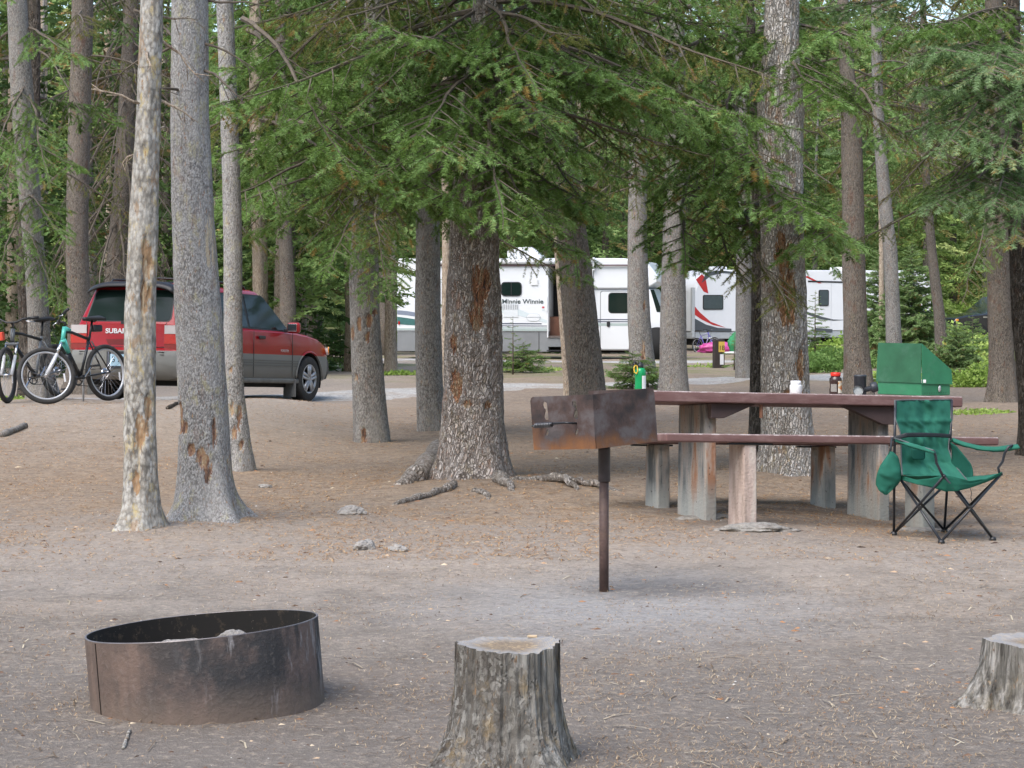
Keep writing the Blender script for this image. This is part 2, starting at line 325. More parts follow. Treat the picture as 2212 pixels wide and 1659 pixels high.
# ================================================================== LITTER
def scatter_xy(n, y0, y1, rng, half=1.15):
    u = rng.rand(n); y = np.sqrt(y0 ** 2 + (y1 ** 2 - y0 ** 2) * u * 1.0)
    y = y0 * (y1 / y0) ** u                      # as many near as far, in picture terms
    x = (rng.rand(n) * 2 - 1) * .235 * half * y; return x, y
def litter():
    rng = np.random.RandomState(3)
    def straws(name, n, y0, y1, l0, l1, wd, mats, seed, dens=None):
        r = np.random.RandomState(seed); x, y = scatter_xy(n * 2, y0, y1, r)
        f = fbm(np.stack([x * 1.3, y * 1.3, 0 * x + seed], 1), 4); o = np.argsort(-f - .35 * r.randn(len(f))); x, y = x[o[:n]], y[o[:n]]
        L = (l0 + (l1 - l0) * r.rand(n) ** 2); a = r.rand(n) * np.pi; dx, dy = np.cos(a) * L / 2, np.sin(a) * L / 2
        b = (r.rand(n) - .5) * .25; mx, my = x - dy * b, y + dx * b; w_ = wd * (.6 + .8 * r.rand(n)); nx_, ny_ = -np.sin(a) * w_ / 2, np.cos(a) * w_ / 2
        h = .003 + .006 * r.rand(n)
        def pt(px, py, k): return np.stack([px, py, ground(px, py) + h * k], 1)
        A, B, Cc = (x - dx, y - dy), (mx, my), (x + dx, y + dy)
        V = np.stack([pt(A[0] - nx_, A[1] - ny_, .7), pt(A[0] + nx_, A[1] + ny_, .7), pt(B[0] + nx_, B[1] + ny_, 1.6), pt(B[0] - nx_, B[1] - ny_, 1.6), pt(Cc[0] + nx_, Cc[1] + ny_, .7), pt(Cc[0] - nx_, Cc[1] - ny_, .7)], 1).reshape(-1, 3)
        i = np.arange(n) * 6; F = np.concatenate([np.stack([i, i + 3, i + 2, i + 1], 1), np.stack([i + 3, i + 5, i + 4, i + 2], 1)])
        me = npmesh(name, V, F, False, {'tint': np.repeat(r.rand(n), 6)}); tag(link(name, me, None, mats), None, None, None, 'stuff')
    m = NT('dry_needles', .9, .15); m.col(m.ramp(m.attr('tint'), [(0, (.15, .09, .055)), (.4, (.30, .20, .12)), (.75, (.42, .31, .19)), (1, (.56, .46, .32))]))
    straws('needle_litter', 46000, 6.3, 26, .015, .045, .0018, m.m, 5)
    m = NT('twig_bits', .9, .15); m.col(m.ramp(m.attr('tint'), [(0, (.08, .055, .04)), (.5, (.26, .20, .14)), (1, (.58, .50, .36))]))
    straws('twig_litter', 900, 6.3, 22, .05, .16, .0045, m.m, 6)
    m = NT('fallen_needles', .9, .15); m.col(m.ramp(m.attr('tint'), [(0, (.20, .11, .055)), (.6, (.40, .23, .11)), (1, (.56, .38, .2))])); straws('slope_needle_litter', 26000, 12, 30, .03, .09, .0042, m.m, 12)
    # pebbles and bark chips: squashed low tetra-octa lumps
    def chips(name, n, y0, y1, s0, s1, mat, seed, flat):
        r = np.random.RandomState(seed); x, y = scatter_xy(n, y0, y1, r); s = s0 + (s1 - s0) * r.rand(n) ** 6 * np.clip(y / 12, .5, 1.2)
        base = np.array([(1, 0, 0), (.4, .8, 0), (-.6, .7, 0), (-1, -.1, 0), (-.3, -.8, 0), (.6, -.7, 0), (.1, .05, 1)], float)
        a = r.rand(n) * 6.28; c_, s_ = np.cos(a), np.sin(a); V = np.zeros((n, 7, 3)); st = .55 + .6 * r.rand(n)
        bx = base[:, 0][None] * s[:, None] * (1 + .35 * r.randn(n, 7)); by = base[:, 1][None] * s[:, None] * st[:, None] * (1 + .3 * r.randn(n, 7))
        V[..., 0] = x[:, None] + bx * c_[:, None] - by * s_[:, None]; V[..., 1] = y[:, None] + bx * s_[:, None] + by * c_[:, None]
        V[..., 2] = ground(x, y)[:, None] - .001 + base[:, 2][None] * (s * flat)[:, None]
        i = np.arange(n) * 7; F = np.concatenate([np.stack([i + k, i + (k + 1) % 6, i + 6], 1) for k in range(6)])
        me = npmesh(name, V.reshape(-1, 3), F, False, {'tint': np.repeat(r.rand(n), 7)}); tag(link(name, me, None, mat), None, None, None, 'stuff')
    m = NT('pebble_stone', .9, .2); m.col(m.ramp(m.attr('tint'), [(0, (.22, .20, .19)), (.5, (.42, .39, .36)), (.9, (.60, .58, .54)), (1, (.78, .76, .72))]))
    chips('pebbles', 8000, 6.3, 30, .002, .009, m.m, 8, .5)
    m = NT('bark_chips', .95, .1); m.col(m.ramp(m.attr('tint'), [(0, (.05, .035, .03)), (.45, (.20, .12, .08)), (.7, (.42, .22, .11)), (1, (.62, .52, .38))]))
    chips('bark_chip_litter', 5200, 6.3, 30, .003, .026, m.m, 9, .35)
litter()

# ================================================================== BARK
def mat_bark(name, dark, mid, light, sc_=1.0, kind='grain', lichen=(.45, .38, .16), lich=.25, scar=(.34, .16, .07), sc_amt=.25, vs=.35):
    n = NT(name, .95, .1); v = n.map((1, 1, vs)); v1 = n.map((1, 1, 1))
    if kind == 'plate':
        dv = n.mix(.10, v, n.noise(v1, 9, 5)); cell = n.vor(dv, 62 * sc_, 'F1', 'Color'); s = n.n.new('ShaderNodeSeparateColor'); n.L(cell, s.inputs[0])
        edge = n.vor(dv, 62 * sc_, 'DISTANCE_TO_EDGE'); f = n.math('ADD', n.math('MULTIPLY', s.outputs[0], .45), n.math('MULTIPLY', n.noise(v, 22, 6, .7), .55))
        c = n.ramp(f, [(.22, dark), (.42, mid), (.60, light), (.85, tuple(min(1, q * 1.2) for q in light))])
        crack = n.math('MULTIPLY', n.ramp(edge, [(.0, 1.0), (.16, 0.0)]), n.ramp(n.noise(v1, 12, 3), [(.4, .2), (.6, .9)])); c = n.mix(n.math('MULTIPLY', crack, .75), c, tuple(q * .5 for q in dark))
        h = n.math('ADD', n.ramp(edge, [(0, 0.0), (.2, 1.0)]), n.math('MULTIPLY', f, .5)); bd = .018
    elif kind == 'rib':
        f = n.noise(n.map((1, 1, .08)), 34 * sc_, 6, .65); c = n.ramp(f, [(.36, dark), (.48, mid), (.62, light)]); c = n.mix(n.ramp(n.noise(n.map((1, 1, .6), loc=(4, 4, 4)), 12, 6, .8), [(.50, 0.0), (.60, .55)]), c, tuple(q * .6 for q in mid)); h = f; bd = .03
    else:
        f = n.noise(v, 46 * sc_, 6, .8); g = n.vor(n.mix(.02, v, n.noise(v1, 30, 2)), 110 * sc_, 'F1', 'Distance')
        c = n.ramp(f, [(.30, dark), (.46, mid), (.62, light)]); c = n.mix(n.ramp(g, [(.35, 0.0), (.75, .7)]), c, tuple(q * .45 for q in dark)); h = n.math('SUBTRACT', f, n.math('MULTIPLY', g, .5)); bd = .009
    if kind == 'rib' and sc_amt > .4:
        pv = n.vor(n.mix(.12, n.map((1, 1, .55)), n.noise(v1, 14, 5)), 60, 'F1', 'Color'); ps = n.n.new('ShaderNodeSeparateColor'); n.L(pv, ps.inputs[0]); pe = n.vor(n.mix(.12, n.map((1, 1, .55)), n.noise(v1, 14, 5)), 60, 'DISTANCE_TO_EDGE')
        pc = n.mix(n.ramp(pe, [(0, .5), (.10, 0.0)]), n.ramp(n.math('ADD', n.math('MULTIPLY', ps.outputs[0], .3), n.math('MULTIPLY', n.noise(n.map((1, 1, .5)), 30, 6, .8), .7)), [(.30, (.07, .06, .052)), (.50, (.17, .155, .138)), (.68, (.33, .32, .295))]), (.03, .025, .02)); sz_ = n.n.new('ShaderNodeSeparateXYZ'); n.L(v1, sz_.inputs[0])
        mk = n.ramp(n.math('SUBTRACT', n.math('ADD', n.noise(n.map((1, 1, .6), loc=(2, 9, 1)), 6.5, 5, .65), n.math('SUBTRACT', .14, n.math('MULTIPLY', sz_.outputs[0], 1.3))), n.math('MULTIPLY', sz_.outputs[2], .75)), [(.40, 0.0), (.48, 1.0)]); c = n.mix(mk, c, pc); h = n.math('ADD', h, n.math('MULTIPLY', mk, n.math('MULTIPLY', ps.outputs[0], .6)))
    big = n.noise(v, 3.5, 5, .65); c = n.mix(n.math('MULTIPLY', n.ramp(big, [(.42, 0.0), (.62, 1.0)]), .45), c, tuple(q * 1.25 for q in mid))
    l = n.math('MULTIPLY', n.ramp(n.noise(n.map((1, 1, .5), loc=(3, 1, 2)), 14, 6, .75), [(.54, 0.0), (.66, 1.0)]), lich); c = n.mix(l, c, lichen)
    q = n.math('MULTIPLY', n.ramp(n.noise(n.map((1, 1, .45), loc=(7, 3, 1)), 9, 5, .6), [(.60, 0.0), (.64, 1.0)]), sc_amt); c = n.mix(q, c, scar)
    a = n.attr('scar'); core = n.ramp(n.noise(n.map((1, 1, .25), loc=(1, 5, 2)), 34, 5, .65), [(.36, (.07, .04, .03)), (.45, scar), (.55, (.36, .22, .12)), (.66, (.46, .37, .25))])
    c = n.mix(n.math('MULTIPLY', n.ramp(n.math('ADD', a, n.math('MULTIPLY', n.math('SUBTRACT', n.noise(n.map((1, 1, .3), loc=(2, 2, 8)), 55, 5, .75), .5), 4.0)), [(.35, 0.0), (.62, 1.0)]), .9), c, core)
    pl = n.attr('pale'); c = n.mix(n.math('MULTIPLY', n.ramp(n.math('MULTIPLY', n.math('ADD', pl, n.math('MULTIPLY', n.math('SUBTRACT', n.noise(n.map((1, 1, .12), loc=(6, 2, 3)), 60, 5, .75), .5), 4.0)), .5), [(.42, 0.0), (.62, 1.0)]), .8), c, (.52, .43, .30))
    n.col(c); n.bump(n.math('SUBTRACT', h, n.math('MULTIPLY', a, .8)), bd, 1.0); return n.m
BK = {
 'birch': mat_bark('pale_peeling_bark', (.14, .125, .11), (.36, .34, .30), (.53, .52, .495), .40, 'grain', (.50, .40, .19), .85, (.30, .19, .10), .55, .55),
 'grey': mat_bark('grey_speckled_bark', (.17, .162, .155), (.34, .33, .315), (.50, .49, .48), 1.0, 'grain', (.46, .42, .22), .55, (.22, .11, .07), .2, .55),
 'thin': mat_bark('smooth_grey_bark', (.14, .130, .118), (.255, .24, .22), (.39, .37, .345), .8, 'grain', (.36, .31, .17), .2, (.20, .09, .05), .2, .5),
 'plate': mat_bark('flaky_plate_bark', (.17, .140, .115), (.38, .325, .285), (.53, .48, .44), 1.0, 'plate', (.40, .33, .17), .3, (.36, .15, .07), .35, .38),
 'ridge': mat_bark('rough_golden_grey_bark', (.25, .22, .185), (.44, .405, .365), (.57, .545, .51), .95, 'plate', (.46, .35, .14), .42, (.34, .16, .06), .35, .30),
 'dark': mat_bark('dark_ridged_bark', (.055, .046, .038), (.115, .098, .08), (.19, .165, .14), 1.0, 'plate', (.17, .15, .09), .2, (.12, .05, .03), .3, .22),
 'mid': mat_bark('brown_grey_bark', (.09, .076, .062), (.175, .150, .125), (.28, .25, .215), .9, 'grain', (.27, .24, .14), .2, (.15, .065, .04), .35, .4),
 'mid2': mat_bark('root_bark', (.19, .16, .135), (.36, .315, .27), (.54, .49, .44), .9, 'plate', (.27, .24, .14), .2, (.15, .065, .04), .2, .5),
 'tan': mat_bark('tan_dead_bark', (.22, .17, .125), (.38, .31, .24), (.55, .47, .38), .7, 'grain', (.5, .4, .25), .2, (.3, .16, .08), .2, .3),
 'stumpgrey': mat_bark('bare_ribbed_stump_wood', (.045, .041, .037), (.19, .18, .16), (.42, .40, .37), 1.0, 'rib', (.42, .34, .2), .2, (.06, .045, .035), .3, .3),
 'stump': mat_bark('weathered_stump_wood', (.045, .042, .038), (.225, .215, .195), (.48, .47, .445), 1.0, 'rib', (.46, .32, .14), .35, (.06, .045, .035), .5, .3),
}
def trunk_mesh(name, Y, prof, bark, parent, loc, top=None, flare=.5, roots=5, seed=0, rough=.05, scars=(), pales=(), n=None, dz=None, grooves=0, fh=.22, extend=6.0):
    """prof: (px, py, width px) down the trunk as measured; returns the object in coordinates local to loc"""
    pts = []
    for px, py, wd in prof: p = P(px, py, Y); pts.append((p.x, p.z, wd / FPX * Y / 2))
    pts.sort(key=lambda q: q[1]); x0, z0, r0 = pts[0]
    zb = gz(loc[0], Y) - .12; pts.insert(0, (x0, zb, r0))
    xt, zt, rt = pts[-1]; xp, zp, rp = pts[-2]
    sl = (xt - xp) / max(.3, zt - zp); sl = max(-.05, min(.05, sl)); pts.append((xt + sl * extend * .5, zt + extend, rt * .62))
    zs = np.array([p[1] for p in pts]); xs = np.array([p[0] for p in pts]); rs = np.array([p[2] for p in pts])
    px_m = 1024 / 2212 * FPX / Y
    dz = dz or max(.02, 2.2 / px_m); hv = zs[-2] + .3
    zz = np.concatenate([np.arange(zb, hv, dz), np.arange(hv, zs[-1] + .5, .5)]); n = n or int(max(14, min(110, 2 * math.pi * rs[0] * px_m / 2.2)))
    th = np.linspace(0, 2 * np.pi, n, endpoint=False); T, Zg = np.meshgrid(th, zz)
    xc = np.interp(Zg, zs, xs); rr_ = np.interp(Zg, zs, rs); h = np.clip(Zg - (zb + .12), -.12, None)
    rng = np.random.RandomState(seed); f = np.zeros_like(T)
    for k in range(roots):
        a = 2 * np.pi * (k + rng.rand() * .6) / roots; s = .6 + .8 * rng.rand(); f += s * np.exp(-(((T - a + np.pi) % (2 * np.pi) - np.pi) / .38) ** 2)
    fl = flare * np.exp(-h / (fh)) * (.30 + .9 * f); fl2 = flare * .25 * np.exp(-h / (fh * 2.5))
    C = np.stack([np.cos(T) * 3.2 / 1, np.sin(T) * 3.2, Zg * 1.6 + seed * 7], -1).reshape(-1, 3)
    d = fbm(C, 4).reshape(T.shape) * rough
    C2 = np.stack([np.cos(T) * rs[0] * 34, np.sin(T) * rs[0] * 34, Zg * 11 + seed], -1).reshape(-1, 3); d += fbm(C2, 3).reshape(T.shape) * rough * .55
    if grooves: d -= grooves * np.abs(fbm(np.stack([np.cos(T) * 5, np.sin(T) * 5, Zg * .5 + seed], -1).reshape(-1, 3), 2)).reshape(T.shape)
    rad = rr_ * (1 + fl + fl2 + d); sway = .012 * np.sin(Zg * 1.3 + seed)
    X = xc + sway + rad * np.cos(T); Yw = Y + rad * np.sin(T)
    A = {}
    for key, lst in (('scar', scars), ('pale', pales)):
        a = np.zeros_like(T)
        for (sx, sy, sw, sh) in lst:
            q = P(sx, sy, Y); w_, h_ = sw / FPX * Y / 2, sh / FPX * Y / 2
            e = ((X - q.x) / w_) ** 2 + ((Zg - q.z) / h_) ** 2; e = e + 1.2 * d / max(rough, .01) * .8 + np.where(np.sin(T) > .15, 9, 0)
            a = np.maximum(a, np.clip(1.6 - e, 0, 1))
        A[key] = a.ravel()
    A_depth = A['scar'].reshape(T.shape) * .012 + A['pale'].reshape(T.shape) * .008; X = X - np.cos(T) * A_depth; Yw = Yw - np.sin(T) * A_depth
    V = np.stack([X.ravel() - loc[0], Yw.ravel() - loc[1], Zg.ravel() - loc[2]], 1); m = len(zz)
    i = (np.arange(m - 1)[:, None] * n + np.arange(n)[None]); j = (np.arange(m - 1)[:, None] * n + (np.arange(n)[None] + 1) % n)
    F = np.stack([i.ravel(), j.ravel(), (j + n).ravel(), (i + n).ravel()], 1)
    return link(name, npmesh(name, V, F, True, A), parent, BK[bark]), (zs, xs, rs)

# ================================================================== FOLIAGE
def mat_needles(name, c0, c1, c2, dead=(.20, .12, .05), dead_at=.93):
    n = NT(name, .75, .12)
    t = n.attr('tint'); oi = n.n.new('ShaderNodeObjectInfo')
    f = n.math('SUBTRACT', n.math('ADD', n.math('MULTIPLY', t, .92), n.math('MULTIPLY', oi.outputs['Random'], .30)), .08)
    c = n.ramp(f, [(.08, c0), (.45, c1), (.85, c2), (dead_at, dead)] if dead_at < 1 else [(.1, c0), (.5, c1), (.95, c2)]); n.col(c)
    tr = n.n.new('ShaderNodeBsdfTranslucent'); n.L(n.mix(.5, c, (.16, .22, .04)), tr.inputs[0])
    mx = n.n.new('ShaderNodeMixShader'); mx.inputs[0].default_value = .35; n.L(n.b.outputs[0], mx.inputs[1]); n.L(tr.outputs[0], mx.inputs[2]); n.L(mx.outputs[0], n.out.inputs[0])
    return n.m
NG = mat_needles('spruce_needles', (.060, .105, .025), (.17, .285, .068), (.36, .56, .22), (.34, .22, .07), .985)
NB = mat_needles('blue_spruce_needles', (.07, .125, .05), (.19, .31, .12), (.38, .54, .29), (.42, .26, .10), .96)
NO = mat_needles('olive_spruce_needles', (.065, .080, .020), (.15, .165, .045), (.27, .29, .09), (.32, .19, .07), .9)
NF = mat_needles('far_forest_needles', (.055, .10, .03), (.145, .235, .07), (.33, .44, .17), (.36, .24, .10), .97)
ND = simple('dead_twig_bark', (.12, .098, .075), .95, .35, 20)
def rot_about(v, ax, ang):
    c, s = np.cos(ang)[:, None], np.sin(ang)[:, None]
    return v * c + np.cross(ax, v) * s + ax * (np.sum(ax * v, 1))[:, None] * (1 - c)
def branch_mesh(name, L, seed, droop=.25, dens=1.0, needle=.02, nw=.0036, wide=.38, bare=.25, tint0=.0, spray=1.0, hang=.25, dead=False):
    """a conifer bough along +X: stem, side twigs, twiglets, needles"""
    r = np.random.RandomState(seed); segs = []       # p0, p1, r0, r1, level, needle?
    nst = 14; t = np.linspace(0, 1, nst + 1); bx = L * t; bz = -droop * L * t ** 1.6 + .10 * L * np.clip(t - .65, 0, 1) ** 1.5 * 3; by = .05 * L * np.cumsum(r.randn(nst + 1)) * .15
    B = np.stack([bx, by, bz], 1)
    for i in range(nst): segs.append((B[i], B[i + 1], .016 * L * (1 - t[i] * .85) / 1.6, .016 * L * (1 - t[i + 1] * .85) / 1.6, 0, t[i] > .55))
    step = .085 / dens; k = 0; s = bare * L
    while s < L * .97:
        q = s / L; p = np.array([np.interp(q, t, B[:, j]) for j in range(3)]); sg = 1 if k % 2 else -1
        l2 = wide * L * (1 - q) ** .75 * (.65 + .5 * r.rand()) * min(1, .45 + 2.2 * (q - bare)) + .06
        a = sg * R(48 + 16 * r.rand()); d = np.array([math.cos(a), math.sin(a), -.10 - hang * r.rand()]); d /= np.linalg.norm(d)
        n2 = max(2, int(l2 / .10)); pp = p.copy(); dd = d.copy()
        if r.rand() < .12: s += step; k += 1; continue
        for m in range(n2):
            dd = dd + np.array([.05, 0, -hang * .22 + .06 * r.randn()]); dd /= np.linalg.norm(dd); pn = pp + dd * l2 / n2
            segs.append((pp, pn, .0045 * (1 - m / n2) + .0015, .0045 * (1 - (m + 1) / n2) + .0015, 1, (m >= n2 * .3)))
            for sd in (-1, 1):
                if r.rand() < .18 * (2 - spray): continue
                l3 = (.05 + .13 * r.rand()) * (1.1 - .5 * m / n2) * (1 + (L - 1) * .2); ax = np.array([0, 0, 1.]); v = dd.copy(); c3, s3 = math.cos(sd * R(46)), math.sin(sd * R(46))
                v = np.array([v[0] * c3 - v[1] * s3, v[0] * s3 + v[1] * c3, v[2] - .12 - hang * .9 * r.rand()]); v /= np.linalg.norm(v)
                segs.append((pp, pp + v * l3, .002, .001, 2, True))
            pp = pn
        s += step * (.7 + .6 * r.rand()); k += 1
    # wood
    V, F = [], []
    for p0, p1, r0, r1, lv, nd in segs:
        if lv == 2 and not dead: continue
        d = p1 - p0; d = d / (np.linalg.norm(d) + 1e-9); a = np.cross(d, (0, 0, 1)); a /= (np.linalg.norm(a) + 1e-9); b = np.cross(a, d); nn = 5 if lv == 0 else 3; base = len(V)
        for (p, rr2) in ((p0, r0), (p1, r1)):
            for j in range(nn): th = 2 * math.pi * j / nn; V.append(p + (a * math.cos(th) + b * math.sin(th)) * rr2)
        for j in range(nn): F.append((base + j, base + (j + 1) % nn, base + nn + (j + 1) % nn, base + nn + j))
    V = np.array(V); F = np.array(F); nv = len(V)
    me_v, me_f3 = [V], [np.concatenate([F[:, [0, 1, 2]], F[:, [0, 2, 3]]])]; tint = [np.zeros(nv)]; matid = [np.zeros(len(me_f3[0]), int)]
    if not dead:
        nd = [s for s in segs if s[5]]; p0 = np.array([s[0] for s in nd]); p1 = np.array([s[1] for s in nd]); ln = np.linalg.norm(p1 - p0, axis=1)
        per = np.maximum(4, (ln / .0017 * dens).astype(int)); idx = np.repeat(np.arange(len(nd)), per); N = len(idx)
        tw = np.clip(.35 + .22 * r.randn(len(nd)) + .35 * (p1[:, 0] / L - .5) + tint0, 0, .93); tw = np.where(r.rand(len(nd)) < .03, .97, tw)
        u = r.rand(N); d = (p1 - p0)[idx]; d = d / np.linalg.norm(d, axis=1)[:, None]; pos = p0[idx] + (p1 - p0)[idx] * u[:, None]
        side_ = np.cross(d, np.tile([0, 0, 1.], (N, 1))); side_ /= np.linalg.norm(side_, axis=1)[:, None] + 1e-9
        ang = np.where(r.rand(N) < .75, (r.rand(N) - .5) * 1.5 + np.where(r.rand(N) < .5, 0, np.pi), r.rand(N) * 6.283)
        nrm = rot_about(side_, d, ang); nl = needle * (.7 + .5 * r.rand(N)) * np.where(u > .9, .7, 1); dirn = nrm * .85 + d * .55; dirn /= np.linalg.norm(dirn, axis=1)[:, None]
        wv = np.cross(dirn, r.randn(N, 3)); wv /= np.linalg.norm(wv, axis=1)[:, None] + 1e-9; wv *= nw / 2
        tri = np.stack([pos - wv, pos + wv, pos + dirn * nl[:, None]], 1).reshape(-1, 3); me_v.append(tri); i = np.arange(N) * 3 + nv
        me_f3.append(np.stack([i, i + 1, i + 2], 1)); tt = np.clip(tw[idx] + .06 * r.randn(N), 0, 1); tint.append(np.repeat(tt, 3)); matid.append(np.ones(N, int))
    me = npmesh(name, np.concatenate(me_v), np.concatenate(me_f3), False, {'tint': np.concatenate(tint)})
    me.polygons.foreach_set('material_index', np.concatenate(matid).astype(np.int32)); return me
def with_mats(me, *mats):
    for m in mats: me.materials.append(m)
    return me
BR = {'g': [], 'b': [], 'o': [], 'd': []}
for k in range(4): BR['g'].append(with_mats(branch_mesh('bough', 2.0, 20 + k, .20 + .08 * k, 1.0, .033, .0050, .42, .12, .06, 1.0, .38), ND, NG))
for k in range(2): BR['b'].append(with_mats(branch_mesh('blue_bough', 1.9, 40 + k, .18 + .08 * k, 1.0, .036, .0054, .42, .12, .18), ND, NB))
for k in range(2): BR['o'].append(with_mats(branch_mesh('olive_bough', 2.0, 60 + k, .35 + .1 * k, .85, .022, .0040, .34, .2, 0, 1, .5), ND, NO))
for k in range(3): BR['d'].append(with_mats(branch_mesh('dead_bough', 1.6, 80 + k, .3 + .15 * k, .8, wide=.45, bare=.1, hang=.7, dead=True), ND))
def put_branch(parent, kind, k, loc, az, pitch, s=1.0, roll=0.0, name='branch'):
    o = bpy.data.objects.new(name, BR[kind][k % len(BR[kind])]); col.objects.link(o); o.parent = parent
    o.location = loc; o.rotation_euler = Euler((roll, -pitch, az), 'XYZ'); o.scale = (s, s, s); return o
def crown_on(t, loc, prof, Y, z0, z1, n, kinds, seed, s0=1.0, s1=.8, az=None, pitch=(-.25, .15), keep=None):
    """boughs round the trunk between heights z0 and z1"""
    zs, xs, rs = prof; r = random.Random(seed)
    for i in range(n):
        q = (i + r.random()) / n; z = z0 + (z1 - z0) * q; a = i * 2.4 + r.uniform(-.4, .4) if az is None else r.uniform(*az)
        x = float(np.interp(z, zs, xs)); rad = float(np.interp(z, zs, rs)) * .8
        if keep and not keep(a, z): continue
        put_branch(t, r.choice(kinds), r.randrange(9), (x + math.cos(a) * rad - loc[0], Y + math.sin(a) * rad - loc[1], z - loc[2]), a, r.uniform(*pitch), (s0 + (s1 - s0) * q) * r.uniform(.75, 1.15), r.uniform(-.35, .35))
# ================================================================== TREES MEASURED IN THE PHOTOGRAPH
def tree(label, px, Y, prof, bark, name='conifer', group=None, **k):
    loc = gp(px, Y); t = thing(name, label, 'tree', loc, 0, group)
    tr, pf = trunk_mesh('trunk', Y, prof, bark, t, loc, **k); return t, loc, pf
def stubs(t, loc, pf, Y, n, z0, z1, L=.25, seed=0, mat=None, az=None):
    """short dead twigs left on the trunk"""
    zs, xs, rs = pf; r = random.Random(seed)
    for i in range(n):
        z = r.uniform(z0, z1); a = r.uniform(0, 6.28) if az is None else r.uniform(*az); x = float(np.interp(z, zs, xs)); rad = float(np.interp(z, zs, rs)); l = L * r.uniform(.3, 1.3)
        p = Vector((x + math.cos(a) * rad * .9 - loc[0], Y + math.sin(a) * rad * .9 - loc[1], z - loc[2])); pts = [p]; d = Vector((math.cos(a), math.sin(a), r.uniform(-.5, .2)))
        for j in range(5): d = (d + Vector((r.uniform(-.35, .35), r.uniform(-.35, .35), r.uniform(-.4, .2)))).normalized(); pts.append(pts[-1] + d * l / 5)
        m = MB(); m.tube(pts, [.010 * (1 - j / 7) for j in range(6)], 6)
        for j in (2, 3, 4):
            e = (d + Vector((r.uniform(-1, 1), r.uniform(-1, 1), r.uniform(-1, .5)))).normalized(); m.bar(pts[j], pts[j] + e * l * .35, .0025, 4)
        m.build('dead_twig', mat or ND, t, True)
def bough(t, loc, kind, k, root, tip, roll=0, sc_=1.0):
    """one bough from root (px, py, Y) to tip (px, py, Y)"""
    a, b = P(*root), P(*tip); d = b - a; L = d.length; az = math.atan2(d.y, d.x); pt = math.asin(d.z / L) + .16
    put_branch(t, kind, k, a - Vector(loc), az, pt, L / 1.95 * sc_, roll)
GRP_BACK = 'slender conifers among the trees behind the campsite'
# --- the three pale trunks at the left
tA, lA, pA = tree('slim pale trunk with peeling ochre bark, nearest of three before the red car', 306, 13.5,
  [(325, 0, 48), (320, 239, 53), (312, 547, 63), (307, 700, 65), (306, 900, 68), (306, 1040, 72), (305, 1120, 74)], 'birch', 'pine_tree', flare=.55, roots=4, seed=3, rough=.10, fh=.10,
  scars=[(318, 640, 16, 60), (310, 930, 28, 70), (325, 880, 14, 50), (322, 560, 18, 70), (300, 1040, 18, 50)], pales=[(316, 690, 18, 130), (308, 1000, 16, 60), (322, 590, 12, 60)])
stubs(tA, lA, pA, 13.5, 9, 2.2, 3.3, .30, 5, BK['tan'])
tB, lB, pB = tree('thick speckled grey trunk with spreading roots, middle of the three pale trunks', 440, 14.03,
  [(411, 0, 79), (414, 239, 82), (424, 547, 95), (430, 700, 101), (437, 880, 105), (438, 1000, 108), (440, 1100, 110)], 'grey', 'pine_tree', flare=.68, roots=5, seed=8, rough=.055, grooves=.05, fh=.13,
  scars=[(392, 890, 12, 40), (398, 920, 22, 30), (420, 968, 14, 22), (442, 985, 16, 40), (455, 1010, 12, 50), (470, 930, 8, 60)], pales=[(462, 520, 30, 120), (468, 460, 10, 60)])
stubs(tB, lB, pB, 14.03, 6, 2.6, 3.3, .4, 15)
tC, lC, pC = tree('thin grey trunk leaning at its foot, rearmost of the three pale trunks', 523, 17.9,
  [(486, 0, 36), (492, 239, 38), (501, 547, 40), (503, 700, 41), (508, 850, 43), (517, 930, 47), (523, 1000, 51)], 'grey', 'pine_tree', flare=.35, roots=4, seed=11, rough=.05, fh=.14,
  scars=[(505, 880, 8, 30), (520, 900, 8, 50), (510, 930, 9, 30), (525, 960, 8, 22), (500, 800, 7, 16)])
# --- the big spruce in the middle
tD, lD, pD = tree('big flaky barked spruce with swollen roots in the middle of the campsite', 1020, 16.9,
  [(1052, 0, 66), (1040, 200, 80), (1027, 450, 100), (1025, 691, 120), (1024, 828, 124), (1022, 900, 128), (1020, 1000, 132)], 'plate', 'spruce_tree', flare=.38, roots=6, seed=21, rough=.09, grooves=.04, fh=.16,
  scars=[(1040, 620, 36, 80), (1030, 680, 30, 60), (985, 830, 24, 60), (980, 740, 14, 40), (1055, 872, 14, 14), (1010, 870, 18, 12)])
crown_on(tD, lD, pD, 16.9, 2.85, 5.2, 56, 'gggoo', 31, 1.05, 1.05, keep=lambda a, z: not (z < 3.35 and math.sin(a) < -.75))
crown_on(tD, lD, pD, 16.9, 5.2, 9.5, 22, 'gg', 34, 1.1, .7)
def root_on(t, loc, name, pts, r0, r1, seed, bark='mid2'):
    r0 *= .85; r1 *= .55
    r = np.random.RandomState(seed); m = MB(); pts = [Vector(p) for p in pts]; q = []
    for i in range(len(pts) - 1):
        for k in range(5): q.append(pts[i].lerp(pts[i + 1], k / 5))
    q.append(pts[-1]); n = len(q)
    out = []
    for i, p in enumerate(q): s = i / (n - 1); out.append(Vector((p.x + .015 * math.sin(i * 1.3 + seed * 2), p.y + .02 * math.sin(i * .9 + seed), gz(p.x, p.y) + p.z - .014 + .012 * math.sin(i * 1.9 + seed))) - Vector(loc))
    m.tube(out, [(r0 + (r1 - r0) * (i / (n - 1))) * (1 + .22 * math.sin(i * 2.3 + seed) + .1 * r.randn()) for i in range(n)], 12); m.build(name, BK[bark], t, True, sub=1)
